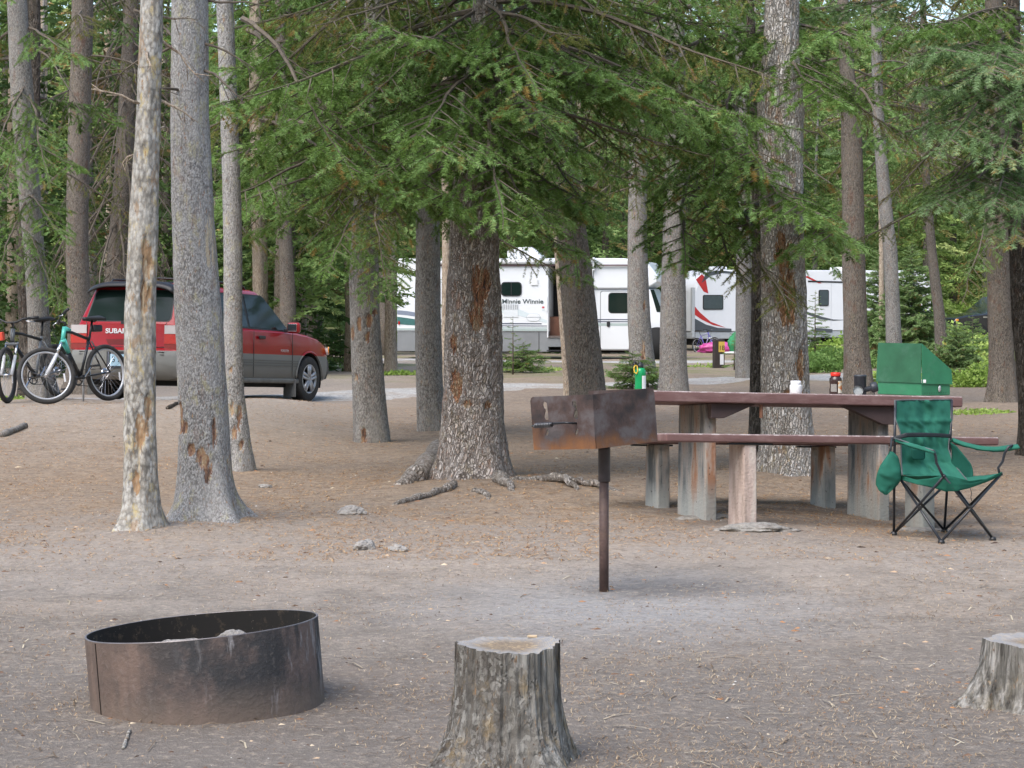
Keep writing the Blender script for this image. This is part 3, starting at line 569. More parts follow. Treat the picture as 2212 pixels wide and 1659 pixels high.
def gpx(px, py):
    """ground point under a place in the photograph (near ground only)"""
    Y = 7013.0 / (py - YH)
    for _ in range(6): x = XA(px, Y); Y = (CAMH - gz(x, Y)) * FPX / (py - YH)
    return XA(px, Y), Y
def g3(px, py, dz=0): x, y = gpx(px, py); return (x, y, dz)
root_on(tD, lD, 'root', [g3(955, 1020, .16), g3(905, 1038, .06), g3(868, 1046, .0), g3(835, 1050, -.03)], .15, .03, 1)
root_on(tD, lD, 'root', [g3(985, 1052, .03), g3(950, 1066, .03), g3(905, 1080, .03), g3(850, 1093, .02)], .045, .033, 2)
root_on(tD, lD, 'root', [g3(1075, 1040, .05), g3(1095, 1052, .04), g3(1112, 1062, .0)], .07, .03, 3)
root_on(tD, lD, 'root', [g3(1095, 1035, .0), g3(1160, 1038, .02), g3(1205, 1042, .05), g3(1250, 1048, .04), g3(1300, 1058, .04), g3(1345, 1062, -.01)], .03, .045, 4)
root_on(tD, lD, 'root', [g3(1190, 1040, .04), g3(1225, 1048, .06), g3(1250, 1062, .01)], .04, .03, 5)
root_on(tD, lD, 'root', [g3(1020, 1062, .0), g3(1045, 1068, .03), g3(1062, 1082, .0)], .035, .03, 6)
root_on(tD, lD, 'root', [g3(1280, 1104, -.01), g3(1340, 1110, .005), g3(1400, 1104, -.01)], .015, .012, 7)
root_on(tB, lB, 'root', [g3(490, 1085, .10), g3(515, 1098, .03), g3(562, 1117, -.01)], .06, .015, 8, 'grey')
root_on(tB, lB, 'root', [g3(395, 1105, .02), g3(372, 1118, .02), g3(345, 1124, -.02)], .05, .03, 9, 'grey')
# --- others, left to right
t, l, p = tree('grey trunk at the far left edge behind the leaning bicycles', 88, 27.5, [(37, 0, 42), (52, 239, 50), (72, 547, 44), (82, 700, 46), (88, 840, 50)], 'thin', seed=31, rough=.04)
crown_on(t, l, p, 27.5, 4.2, 10, 14, 'og', 5, 1.0, .8)
bough(t, l, 'g', 2, (60, 420, 27.5), (140, 470, 26)); bough(t, l, 'g', 3, (60, 430, 27.5), (-20, 560, 26)); bough(t, l, 'g', 1, (60, 500, 27.5), (130, 640, 26.4)); bough(t, l, 'g', 0, (60, 60, 27.5), (170, 130, 26)); bough(t, l, 'g', 0, (60, 250, 27.5), (0, 420, 26)); bough(t, l, 'g', 1, (55, 310, 27.5), (170, 345, 26.3)); bough(t, l, 'g', 2, (60, 180, 27.5), (-30, 330, 26)); bough(t, l, 'g', 3, (60, 200, 27.5), (110, 330, 26))
t, l, p = tree('dark narrow trunk just behind the leftmost grey trunk', 58, 31, [(70, 0, 30), (74, 239, 28), (46, 540, 24), (52, 700, 26), (58, 860, 32)], 'dark', seed=32, rough=.04)
crown_on(t, l, p, 31, 3.0, 10, 20, 'dog', 6, 1.1, .8)
t, l, p = tree('straight brown trunk rising behind the rear corner of the red car', 170, 34, [(178, 0, 46), (171, 239, 47), (168, 547, 48), (172, 700, 50), (170, 850, 52)], 'mid', seed=33, rough=.04)
crown_on(t, l, p, 34, 4.9, 11, 16, 'og', 7, 1.1, .8); stubs(t, l, p, 34, 10, 2, 4.6, .5, 71)
t, l, p = tree('shaded leaning trunk hung with dead drooping twigs behind the red car', 248, 37, [(285, 0, 30), (272, 239, 36), (255, 547, 42), (248, 640, 46), (246, 820, 48)], 'mid', seed=34, rough=.04)
crown_on(t, l, p, 37, 1.9, 7.5, 60, 'ddddo', 8, 1.5, 1.2, pitch=(-.9, -.1))
t, l, p = tree('far pale trunk seen through the gap at the upper left', 93, 60, [(93, 0, 18), (93, 300, 20), (94, 700, 23)], 'tan', seed=35, rough=.03)
crown_on(t, l, p, 60, 7.5, 13, 8, 'g', 81, 1.3, 1)
t, l, p = tree('wide pale trunk beyond the bonnet of the red car', 562, 46, [(552, 200, 26), (560, 500, 30), (562, 640, 34), (566, 760, 36)], 'tan', seed=36, rough=.05)
crown_on(t, l, p, 46, 3.6, 10, 18, 'go', 9, 1.3, .9)
t, l, p = tree('dark brown trunk between two pale trunks beyond the red car', 622, 43, [(606, 200, 24), (614, 480, 28), (620, 640, 34), (624, 780, 38)], 'mid', seed=37, rough=.05)
crown_on(t, l, p, 43, 2.9, 10, 34, 'ggo', 10, 1.25, .9)
t, l, p = tree('thin pale trunk beyond the car wing mirror', 650, 49, [(640, 200, 14), (646, 500, 17), (650, 640, 19), (654, 780, 21)], 'tan', seed=38, rough=.05)
t, l, p = tree('slim tan trunk between the car bonnet and the small fir', 672, 53, [(672, 300, 10), (671, 600, 13), (672, 780, 16)], 'tan', seed=39, rough=.05)
crown_on(t, l, p, 53, 4, 9, 10, 'g', 91, 1.1, .7)
t, l, p = tree('stout grey trunk with red wounds standing between the car and the big spruce', 800, 21.4, [(806, 100, 46), (800, 300, 52), (788, 600, 65), (791, 735, 66), (796, 852, 70), (800, 940, 74)], 'thin', 'spruce_tree', seed=40, rough=.05, grooves=.03, flare=.12,
  scars=[(778, 700, 8, 30), (800, 694, 14, 26), (812, 675, 10, 12), (770, 815, 9, 14), (762, 720, 8, 24), (797, 728, 8, 20), (788, 940, 8, 40)])
crown_on(t, l, p, 21.4, 2.35, 5.5, 46, 'gggo', 11, 1.0, 1.1); crown_on(t, l, p, 21.4, 5.5, 10, 16, 'g', 12, 1.1, .7)
bough(t, l, 'g', 1, (800, 420, 21.4), (700, 560, 19.9)); bough(t, l, 'g', 2, (800, 430, 21.4), (850, 590, 20.0)); bough(t, l, 'o', 0, (790, 400, 21.4), (640, 520, 20.6)); bough(t, l, 'g', 0, (800, 470, 21.2), (800, 660, 20.6))
t, l, p = tree('pale slender trunk at the rear end of the white motorhome', 844, 47, [(846, 200, 16), (845, 400, 20), (845, 600, 23), (844, 780, 25)], 'tan', seed=41, rough=.05, flare=.4)
crown_on(t, l, p, 47, 4.3, 9, 12, 'g', 13, 1.1, .8)
t, l, p = tree('grey trunk close on the left of the big spruce, before the motorhome', 932, 22.8, [(912, 100, 40), (918, 300, 46), (924, 560, 54), (926, 691, 56), (930, 828, 57), (934, 920, 58)], 'thin', 'spruce_tree', seed=42, rough=.05, flare=.12)
crown_on(t, l, p, 22.8, 2.6, 7.5, 34, 'ggo', 14, 1.0, .9)
t, l, p = tree('narrow tan trunk squeezed between the grey trunk and the big spruce', 964, 31, [(962, 300, 16), (962, 500, 18), (963, 760, 20), (964, 850, 22)], 'tan', seed=43, rough=.05)
crown_on(t, l, p, 31, 4.2, 9, 12, 'g', 94, 1.1, .8)
t, l, p = tree('dark leaning trunk in front of the open motorhome door', 1272, 25.5, [(1205, 0, 54), (1216, 200, 58), (1225, 400, 61), (1235, 520, 67), (1251, 691, 75), (1267, 828, 77), (1272, 890, 79)], 'mid', 'spruce_tree', seed=44, rough=.05, grooves=.03, flare=.15)
crown_on(t, l, p, 25.5, 2.65, 8, 44, 'gggoo', 15, 1.1, 1.0)
bough(t, l, 'g', 1, (1230, 380, 25.5), (1180, 450, 23.5)); bough(t, l, 'g', 3, (1230, 360, 25.5), (1250, 520, 23.6))
t, l, p = tree('thin grey stem hugging the left edge of the dark leaning trunk', 1222, 30, [(1196, 300, 9), (1201, 500, 10), (1212, 690, 12), (1224, 850, 14)], 'tan', seed=45, rough=.03)
t, l, p = tree('mid grey trunk in front of the motorhome cab door', 1388, 38, [(1380, 100, 34), (1378, 300, 38), (1378, 520, 42), (1381, 691, 49), (1388, 810, 54)], 'thin', seed=46, rough=.05, flare=.25, scars=[(1388, 760, 7, 44), (1390, 660, 5, 22)])
crown_on(t, l, p, 38, 3.6, 9, 36, 'oogd', 16, 1.2, 1.0, pitch=(-.5, 0))
t, l, p = tree('grey trunk at the front end of the motorhome', 1455, 33.4, [(1460, 100, 40), (1458, 300, 44), (1457, 520, 50), (1456, 691, 56), (1455, 840, 59)], 'thin', seed=47, rough=.05, flare=.12)
crown_on(t, l, p, 33.4, 3.0, 9, 46, 'ooggd', 17, 1.15, 1.0, pitch=(-.5, .05))
t, l, p = tree('smooth grey trunk in front of the trailer, left of the golden barked pine', 1608, 40, [(1601, 100, 24), (1603, 300, 27), (1606, 530, 33), (1608, 800, 35)], 'thin', seed=48, rough=.03, flare=.1)
crown_on(t, l, p, 40, 3.3, 9, 34, 'oogd', 18, 1.2, 1.0, pitch=(-.5, .05))
t, l, p = tree('dark slim trunk touching the left side of the golden barked pine', 1636, 19.5, [(1622, 0, 18), (1630, 300, 21), (1633, 530, 23), (1635, 860, 27), (1637, 960, 28)], 'dark', seed=49, rough=.06)
crown_on(t, l, p, 19.5, 3.3, 6.5, 14, 'ggo', 19, .95, .9, keep=lambda a, z: not (z < 4 and abs(((a + 1.57) + math.pi) % (2 * math.pi) - math.pi) < .5))
tK, lK, pK = tree('big twin stemmed pine with golden grey bark behind the picnic table', 1700, 17.2,
  [(1692, 0, 72), (1690, 110, 78), (1689, 234, 102), (1690, 520, 98), (1692, 705, 99), (1692, 815, 104), (1698, 930, 108), (1700, 1000, 112)], 'ridge', 'pine_tree', flare=.35, roots=6, seed=51, rough=.07, grooves=.10, fh=.15,
  scars=[(1684, 545, 26, 70), (1694, 650, 34, 90), (1702, 610, 14, 50), (1725, 790, 14, 60), (1705, 850, 40, 14)], pales=[(1688, 540, 10, 30), (1698, 640, 9, 30)])
stubs(tK, lK, pK, 17.2, 5, 2.4, 3.3, .14, 52, None, (-.5, .5))
for k, (rt, tp, kd) in enumerate([((1640, 60, 18.5), (1850, 70, 16.2), 'g'), ((1640, 70, 18.5), (1780, 160, 16), 'g'), ((1600, 150, 18.5), (1540, 330, 17), 'g'),
    ((1560, 220, 18.5), (1650, 245, 16.4), 'g'), ((1500, 280, 19), (1640, 385, 16.8), 'g'), ((1560, 330, 18.5), (1740, 410, 16.0), 'g'), ((1600, 360, 18.5), (1790, 395, 16.3), 'g'),
    ((1560, 430, 18.8), (1700, 500, 16.4), 'o'), ((1600, 440, 18.8), (1830, 520, 16.4), 'g'), ((1500, 400, 19), (1610, 500, 17.2), 'o'), ((1450, 300, 19.5), (1560, 400, 17.4), 'g'), ((1480, 350, 19.5), (1480, 440, 17.2), 'g')]):
    bough(tK, lK, kd, k, rt, tp)
t, l, p = tree('brown trunk rising behind the black pump on the picnic table', 1856, 30.8, [(1822, 0, 24), (1828, 147, 32), (1838, 293, 44), (1844, 486, 48), (1849, 705, 51), (1855, 830, 57)], 'mid', seed=53, rough=.06)
crown_on(t, l, p, 30.8, 3.9, 9, 28, 'ooggd', 20, 1.15, .9)
t, l, p = tree('tan dead pole of a trunk behind the trailer side', 1907, 53, [(1898, 300, 8), (1904, 579, 11), (1907, 735, 14)], 'tan', seed=54, rough=.03)
t, l, p = tree('grey ringed trunk directly above the green camp stove', 1933, 44, [(1893, 100, 22), (1900, 280, 25), (1915, 486, 29), (1922, 540, 30), (1927, 638, 31), (1932, 735, 33)], 'thin', seed=55, rough=.04)
crown_on(t, l, p, 44, 4.2, 9, 28, 'oogd', 21, 1.2, 1)
t, l, p = tree('thin dark bent trunk right of the green camp stove', 2036, 46, [(1996, 200, 15), (2003, 400, 17), (2012, 540, 20), (2020, 618, 23), (2028, 677, 24), (2034, 755, 26)], 'mid', seed=56, rough=.04)
crown_on(t, l, p, 46, 3.5, 9, 40, 'oodd', 22, 1.2, 1, pitch=(-.6, 0))
t, l, p = tree('stout furrowed trunk beside the black pickup', 2166, 31, [(2146, 100, 40), (2150, 300, 45), (2155, 540, 51), (2160, 716, 52), (2165, 830, 57)], 'mid', seed=57, rough=.06, grooves=.10, flare=.3)
crown_on(t, l, p, 31, 3.2, 8, 34, 'oobg', 23, 1.1, 1)
bough(t, l, 'o', 0, (2160, 420, 31), (2080, 610, 29.5)); bough(t, l, 'g', 2, (2170, 500, 31), (2090, 560, 29.8))
tP, lP, pP = tree('near dark trunk cut by the right edge of the view', 2232, 19.5, [(2188, 100, 32), (2194, 300, 36), (2198, 450, 38), (2206, 700, 41), (2222, 850, 45), (2230, 980, 50)], 'dark', 'spruce_tree', seed=58, rough=.07, grooves=.06, flare=.5)
crown_on(tP, lP, pP, 19.5, 3.9, 9, 22, 'bgo', 24, 1.1, .9)
for k, (rt, tp, kd) in enumerate([((2190, 90, 19.5), (1990, 130, 17.5), 'b'), ((2190, 110, 19.5), (2060, 300, 17.5), 'b'), ((2195, 150, 19.5), (1965, 215, 18), 'b'), ((2200, 160, 19.5), (2190, 330, 17.3), 'b'),
    ((2200, 60, 19.5), (2110, 190, 17.3), 'b'), ((2190, 200, 19.5), (1900, 330, 18.5), 'o'), ((2190, 240, 19.5), (1990, 420, 18.6), 'o'), ((2200, 340, 19.5), (2020, 430, 17.8), 'b'), ((2200, 350, 19.5), (2120, 470, 17.6), 'b'),
    ((2205, 380, 19.5), (2215, 500, 17.5), 'b'), ((2195, 370, 19.5), (1840, 470, 18.8), 'o'), ((2200, 300, 19.5), (2010, 350, 18.4), 'g'), ((2200, 40, 19.5), (1930, 60, 18), 'g'), ((2200, 20, 19.5), (2010, 30, 18), 'g'), ((2200, 100, 19.5), (2240, 260, 17.3), 'b')]):
    bough(tP, lP, kd, k, rt, tp)
# --- boughs that hang into the top of the picture between the near trees (their trunks stand just outside or behind others)
for k, (rt, tp, kd) in enumerate([((1040, 120, 16.9), (820, 60, 15.0), 'g'), ((1040, 150, 16.9), (900, 250, 14.9), 'g'), ((1040, 170, 16.9), (1200, 180, 15.1), 'g'), ((1035, 200, 16.9), (1090, 330, 14.8), 'g'), ((1035, 230, 16.9), (960, 340, 14.8), 'g'),
    ((1040, 260, 16.9), (1250, 300, 15.6), 'g'), ((1035, 280, 16.9), (800, 330, 15.6), 'g'), ((1030, 320, 16.9), (1190, 400, 15.6), 'g'), ((1030, 330, 16.9), (850, 430, 15.6), 'g'), ((1040, 60, 16.9), (1300, 120, 15.5), 'g'), ((1045, 20, 16.9), (760, 170, 15.7), 'g'), ((1045, 10, 16.9), (1160, 60, 15), 'g'), ((1030, 380, 16.9), (1230, 480, 15.9), 'g')]):
    bough(tD, lD, kd, k, rt, tp)

r_ = random.Random(4)
for k in range(20):
    x = r_.uniform(640, 1480); y = r_.uniform(-60, 330); Y = r_.uniform(16.2, 17.6) if x < 1300 else r_.uniform(17, 19); dx = r_.choice((-1, 1)) * r_.uniform(90, 220) if 800 < x < 1400 else (140 if x < 800 else r_.choice((-150, 120)))
    T_, L_ = (tD, lD) if x < 1330 else (tK, lK)
    bough(T_, L_, 'g' if k % 5 else 'o', k, (x - dx, y - 40, Y + 1.0), (x + dx, y + r_.uniform(60, 150), Y - .8), r_.uniform(-.3, .3))
# ================================================================== TREES FARTHER BACK
def coarse_crown(name, H, Rr, seed, nb=90, sz=.11, mat=None, z0=.12, tri=26, dead=.08):
    """whole small-needled crown for a tree seen from far off; many leaf-sized faces"""
    r = np.random.RandomState(seed); V, T, W, nvw = [], [], [], 0; wv, wf = [], []
    for i in range(nb):
        q = (i + r.rand()) / nb; z = H * (z0 + (1 - z0) * q); L = Rr * (1 - q) ** .7 * (.6 + .5 * r.rand()) + .12; a = i * 2.4 + r.rand()
        dr = -.15 - .45 * (1 - q) * r.rand(); N = int(tri * L / Rr * 2 + 8); s = r.rand(N) ** .75
        lat = (r.rand(N) - .5) * .62 * L * np.clip(1.15 - s, 0, 1); x = s * L; zz = z + dr * L * s ** 1.4 - .10 * L * r.rand(N) * (1.3 - s)
        X = np.cos(a) * x - np.sin(a) * lat; Y = np.sin(a) * x + np.cos(a) * lat; c = np.stack([X, Y, zz], 1)
        d = r.randn(N, 3); d[:, 2] *= .45; d[:, 2] -= .35; d[:, 0] += np.cos(a) * 1.1; d[:, 1] += np.sin(a) * 1.1; d /= np.linalg.norm(d, axis=1)[:, None]
        e = np.cross(d, r.randn(N, 3)); e /= np.linalg.norm(e, axis=1)[:, None] + 1e-9; ss = sz * (.5 + .9 * r.rand(N))
        V.append(np.stack([c - e * ss[:, None] * .32, c + e * ss[:, None] * .32, c + d * ss[:, None] * 1.5], 1).reshape(-1, 3))
        tw = np.clip(.42 + .3 * (s - .5) + .15 * r.randn() , 0, .94); tw = np.where(r.rand() < dead, .98, tw) * np.ones(N); T.append(np.repeat(np.clip(tw + .08 * r.randn(N) * (tw < .97), 0, 1), 3))
    V = np.concatenate(V); T = np.concatenate(T); n = len(V) // 3
    return with_mats(npmesh(name, V, np.arange(n * 3).reshape(-1, 3), False, {'tint': T}), mat or NF)
def simple_trunk(name, H, r0, seed, bark):
    r = random.Random(seed); m = MB(); x = y = 0; pts = []; rs = []
    for i in range(12): q = i / 11; pts.append((x, y, -.25 + (H + .25) * q)); rs.append(r0 * (1.25 if i == 0 else 1) * (1 - .88 * q)); x += r.uniform(-.04, .05); y += r.uniform(-.04, .04)
    m.tube(pts, rs, 12); me = bpy.data.meshes.new(name); me.from_pydata([tuple(p) for p in m.v], [], m.f); me.shade_smooth(); me.materials.append(BK[bark]); return me
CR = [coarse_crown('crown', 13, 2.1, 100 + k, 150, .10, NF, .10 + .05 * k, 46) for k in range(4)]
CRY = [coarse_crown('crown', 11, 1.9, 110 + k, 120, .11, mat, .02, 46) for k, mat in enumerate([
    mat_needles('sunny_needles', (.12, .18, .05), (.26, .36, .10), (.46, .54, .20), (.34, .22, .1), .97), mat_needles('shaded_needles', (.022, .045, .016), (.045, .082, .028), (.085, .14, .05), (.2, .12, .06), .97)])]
TR = [simple_trunk('trunk', 13, .17, k, b) for k, b in enumerate(['mid', 'tan', 'thin', 'dark'])]
TH = simple_trunk('trunk', 14, .12, 9, 'tan')
rng = random.Random(77); nback = 0
def blocked(x, y):
    if -16 < x < 13 and 55 < y < 68: return True           # motorhome and its pad
    if 3 < x < 17 and 68 < y < 86: return True
    if -8 < x < -1 and 27 < y < 40: return True
    return False
def back_tree(x, y, h, crown, trunk, label, group):
    t = thing('conifer', label, 'tree', (x, y, gz(x, y)), rng.uniform(0, 6.28), group)
    for nm, me in (('trunk', trunk), ('crown', crown)):
        if me is None: continue
        o = bpy.data.objects.new(nm, me); col.objects.link(o); o.parent = t; o.scale = (h / 13 * 1.05, h / 13 * 1.05, h / 13)
    return t
zones = [((-13, -2.5), (42, 56), 13, 'bushy conifer in the shaded stand beyond the red car', 'conifers beyond the red car'),
         ((-16, -3), (66, 92), 26, 'green conifer in the stand behind the rear of the motorhome', 'conifers left of and behind the motorhome'),
         ((-3, 8), (70, 92), 22, 'tall dark conifer rising behind the motorhome roof', 'conifers rising behind the motorhome roof'),
         ((4, 22), (86, 100), 26, 'green conifer rising behind the white trailer', 'conifers rising behind the trailer'),
         ((17, 24), (60, 84), 7, 'light green conifer in the thicket near the black pickup', 'conifers near the black pickup')]
for (x0, x1), (y0, y1), n, lab, grp in zones:
    k = 0
    while k < n:
        x, y = rng.uniform(x0, x1), rng.uniform(y0, y1)
        if blocked(x, y) or (2020 < CX + x / y * FPX < 2175 and y < 92 and x > 8): continue
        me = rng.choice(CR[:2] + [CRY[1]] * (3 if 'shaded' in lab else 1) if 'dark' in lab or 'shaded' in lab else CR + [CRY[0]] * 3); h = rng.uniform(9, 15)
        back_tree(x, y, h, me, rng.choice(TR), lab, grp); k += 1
# pale bare trunks glimpsed through the stand
for k in range(16):
    px = rng.uniform(500, 760) if k < 10 else rng.uniform(0, 480); Y = rng.uniform(44, 75); x = XA(px, Y)
    if blocked(x, Y): continue
    back_tree(x, Y, 14, None, TH, 'pale bare pole of a trunk in the stand beyond the red car', 'pale bare trunks beyond the red car')
# the wood that closes the view
def forest():
    V, F, T = [], [], []; r = np.random.RandomState(5); off = 0; src = [coarse_crown('tmp', 16, 2.6, 300 + k, 90, .20, NF, .03, 26) for k in range(4)]
    data = []
    for me in src:
        v = np.zeros(len(me.vertices) * 3, np.float32); me.vertices.foreach_get('co', v); a = np.zeros(len(me.vertices), np.float32); me.attributes['tint'].data.foreach_get('value', a); data.append((v.reshape(-1, 3), a))
    for me in src: bpy.data.meshes.remove(me)
    n = 330
    for i in range(n):
        y = 98 + 130 * r.rand() ** 1.3; x = (r.rand() * 2 - 1) * (.30 * y + 6); v, a = data[i % 4]; th = r.rand() * 6.28; c, s = math.cos(th), math.sin(th); h = .75 + .5 * r.rand()
        q = v * h; V.append(np.stack([q[:, 0] * c - q[:, 1] * s + x, q[:, 0] * s + q[:, 1] * c + y, q[:, 2] + gz(x, y) - .2], 1)); T.append(np.clip(a + (.25 * r.randn()) * (a < .96), 0, 1))
    for i in range(110):      # the same wood goes on beside and behind the viewer
        a = math.pi * (1.02 + .96 * r.rand()) if i % 3 else math.pi * (1 + .5 * (1 if r.rand() < .5 else -1) + .5 + 0 * r.rand()); ra = 17 + 26 * r.rand(); x, y = ra * math.cos(a), 4 + ra * math.sin(a)
        if i % 3 == 0: sx = 1 if r.rand() < .5 else -1; y = -5 + 75 * r.rand(); x = sx * (9 + .26 * max(0, y) + 14 * r.rand())
        v, av = data[i % 4]; q = v.copy() * (1 + .3 * r.rand()); q[:, 2] += 1.2; V.append(q + np.array([x, y, gz(x, y)])); T.append(av)
    V = np.concatenate(V); T = np.concatenate(T); me = npmesh('forest', V, np.arange(len(V)).reshape(-1, 3), False, {'tint': T}); tag(link('forest', me, None, NF), None, None, None, 'stuff')
forest()
# ------------------------------------------------------------------ saplings and bushes
SAP = [with_mats(branch_mesh('bough', .62, 140 + k, .12, 1.9, .020, .004, .45, .05, .1), ND, NG) for k in range(2)]
NL = mat_needles('bright_sapling_needles', (.15, .23, .08), (.30, .44, .17), (.46, .62, .30), (.3, .2, .1), .99)
SAPL = [with_mats(branch_mesh('bough', .62, 150 + k, .05, 1.6, .030, .008, .45, .05, .1), ND, NL) for k in range(2)]
def sapling(px, Y, H, Wd, label, seed, meshes, n=34, lean=0, pos=None):
    p = gp(px, Y); t = thing('fir_sapling', label, 'sapling', p); r = random.Random(seed); m = MB(); m.tube([(0, 0, -.05), (lean * .5, 0, H * .5), (lean, 0, H)], [.012 + H * .008, .008 + H * .004, .003], 7); m.build('stem', ND, t, True)
    for i in range(n):
        q = (i + r.random()) / n; z = H * (.06 + .92 * q); a = i * 2.4 + r.uniform(-.3, .3); s = (Wd / 2 * (1 - q) ** .8 + .08) / .6
        o = bpy.data.objects.new('branch', r.choice(meshes)); col.objects.link(o); o.parent = t; o.location = (lean * z / H, 0, z); o.rotation_euler = (r.uniform(-.3, .3), -r.uniform(-.1, .45), a); o.scale = (s,) * 3
    return t
sapling(1108, 44, 1.15, .35, 'thin spindly sapling top standing before the motorhome skirt', 1, SAP, 16)
sapling(1130, 45, .62, 1.05, 'low bushy fir beside the motorhome entrance step', 2, SAP, 46)
sapling(1366, 36.5, .62, .95, 'low fir at the foot of the trunk before the cab', 3, SAP, 46)
sapling(1400, 37, .5, .6, 'small dark fir right at the base of the cab trunk', 4, SAP, 30)
sapling(735, 52, 1.7, 1.5, 'round bushy young fir beyond the nose of the red car', 5, SAP, 80)
sapling(1586, 50, .85, .5, 'sparse sapling beside the campsite number post', 6, SAP, 10)
sapling(1760, 60, 1.9, .9, 'young fir in front of the trailer window', 7, SAP, 46)
sapling(1905, 56, 3.0, 1.9, 'tall fir sapling rising above the green camp stove', 8, SAPL, 130)
sapling(1968, 52, 2.9, 2.0, 'pale green sapling between the ringed trunk and the bent trunk', 9, SAPL, 140)
sapling(2065, 41, 1.05, 1.1, 'broad bright sapling below the black pickup', 10, SAPL, 70)
sapling(2100, 44, 1.2, .9, 'small bright sapling in front of the pickup wheel', 11, SAPL, 50)
def bush(px, Y, w_, h, label, seed, mat, n=1500, sz=.05, d=None, name='bush'):
    r = np.random.RandomState(seed); p = gp(px, Y); nn = n; u = r.rand(nn, 3) * 2 - 1; u = u[np.sum(u ** 2, 1) < 1]; c = u * np.array([w_ / 2, (d or w_) / 2, h]); c[:, 2] = abs(c[:, 2]); c[:, 2] *= (.6 + .6 * vnoise(c * 3 / max(w_, .5) * 1.5 + seed)) * .9 + .1
    c[:, 2] += ground(c[:, 0] + p.x, c[:, 1] + p.y, False) - p.z
    N = len(c); dd = r.randn(N, 3); dd[:, 2] = abs(dd[:, 2]) * .6; dd /= np.linalg.norm(dd, axis=1)[:, None]; e = np.cross(dd, r.randn(N, 3)); e /= np.linalg.norm(e, axis=1)[:, None]; s = (sz * (.5 + r.rand(N)))[:, None]
    V = np.stack([c, c + dd * s * .5 + e * s * .3, c + dd * s, c + dd * s * .5 - e * s * .3], 1).reshape(-1, 3); cl = .5 + .28 * fbm(c * 4 / max(w_, 1) + seed, 3) + .12 * r.randn(N)
    o = link(name, npmesh(name, V - 0, np.arange(len(V)).reshape(-1, 4), False, {'tint': np.repeat(np.clip(cl, 0, .98), 4)}), None, mat); o.location = p
    if 'grass' in label: o.name = 'grass'; return tag(o, label, 'grass', None, 'stuff')
    return tag(o, label, 'weeds' if 'weeds' in label else 'bush')
LB = mat_needles('bright_shrub_leaves', (.15, .23, .04), (.30, .44, .09), (.50, .62, .20), (.4, .32, .08), .97)
LD = mat_needles('green_shrub_leaves', (.08, .15, .04), (.17, .29, .08), (.30, .42, .15), (.3, .25, .08), .97)
bush(1800, 50, 3.0, .55, 'bright green shrubs in front of the trailer step', 1, LD, 9000, .075, 2)
bush(1755, 46, 1.2, .5, 'light green shrub right of the golden barked pine', 2, LD, 3000, .07, 1)
bush(2075, 42, 1.6, .8, 'yellow green shrub glowing right of the camp stove', 3, LB, 6000, .07, 1.6)
bush(2120, 37, 1.2, .5, 'yellow green shrub at the foot of the furrowed trunk', 4, LB, 4000, .06, 1)
bush(1900, 38, .7, .28, 'leafy green plant just left of the camp stove', 5, LB, 900, .07, .6)
bush(2010, 60, 6, .7, 'wide bank of pale green shrubs beyond the bent trunk', 6, LB, 12000, .10, 3)
bush(852, 44, .9, .16, 'yellow green weeds at the foot of the slender pale trunk', 7, LB, 700, .06, .8)
bush(900, 44, .7, .12, 'low weeds before the motorhome rear', 8, LB, 400, .05, .6)
bush(1160, 47, 2.2, .07, 'thin yellowing grass patch before the motorhome', 9, LB, 1500, .05, 1.5)
bush(735, 56, 2.0, .15, 'pale grass beyond the nose of the red car', 10, LB, 900, .07, 2)
bush(2110, 28.5, 1.0, .06, 'thin green grass patch at the foot of the furrowed trunk', 11, LB, 1600, .035, .9)
bush(1645, 49, 1.2, .2, 'low weeds beside the number post', 12, LB, 500, .06, .8)
bush(1530, 52, 1.2, .1, 'flat grass beneath the purple bicycle', 13, LB, 400, .05, .8)
bush(15, 30, 1.6, .10, 'low grass under the leftmost bicycle', 14, LB, 1500, .05, 1.2)

bush(2060, 66, 5, 1.3, 'tall pale green shrubs right behind the blue cool box', 21, LB, 9000, .10, 2)
bush(1985, 72, 4, 2.2, 'sunny green thicket left of the blue cool box', 22, LB, 9000, .12, 2)
bush(2120, 90, 9, 3.0, 'sunlit yellow green thicket beyond the black pickup', 23, LB, 12000, .16, 3)
bush(1880, 66, 4.5, 1.5, 'pale green shrubs hiding the lower wall of the trailer', 31, LB, 8000, .10, 1.5)
bush(2045, 52, 3.0, 1.0, 'lime green shrubs behind the bent trunk', 32, LB, 6000, .09, 1.5)
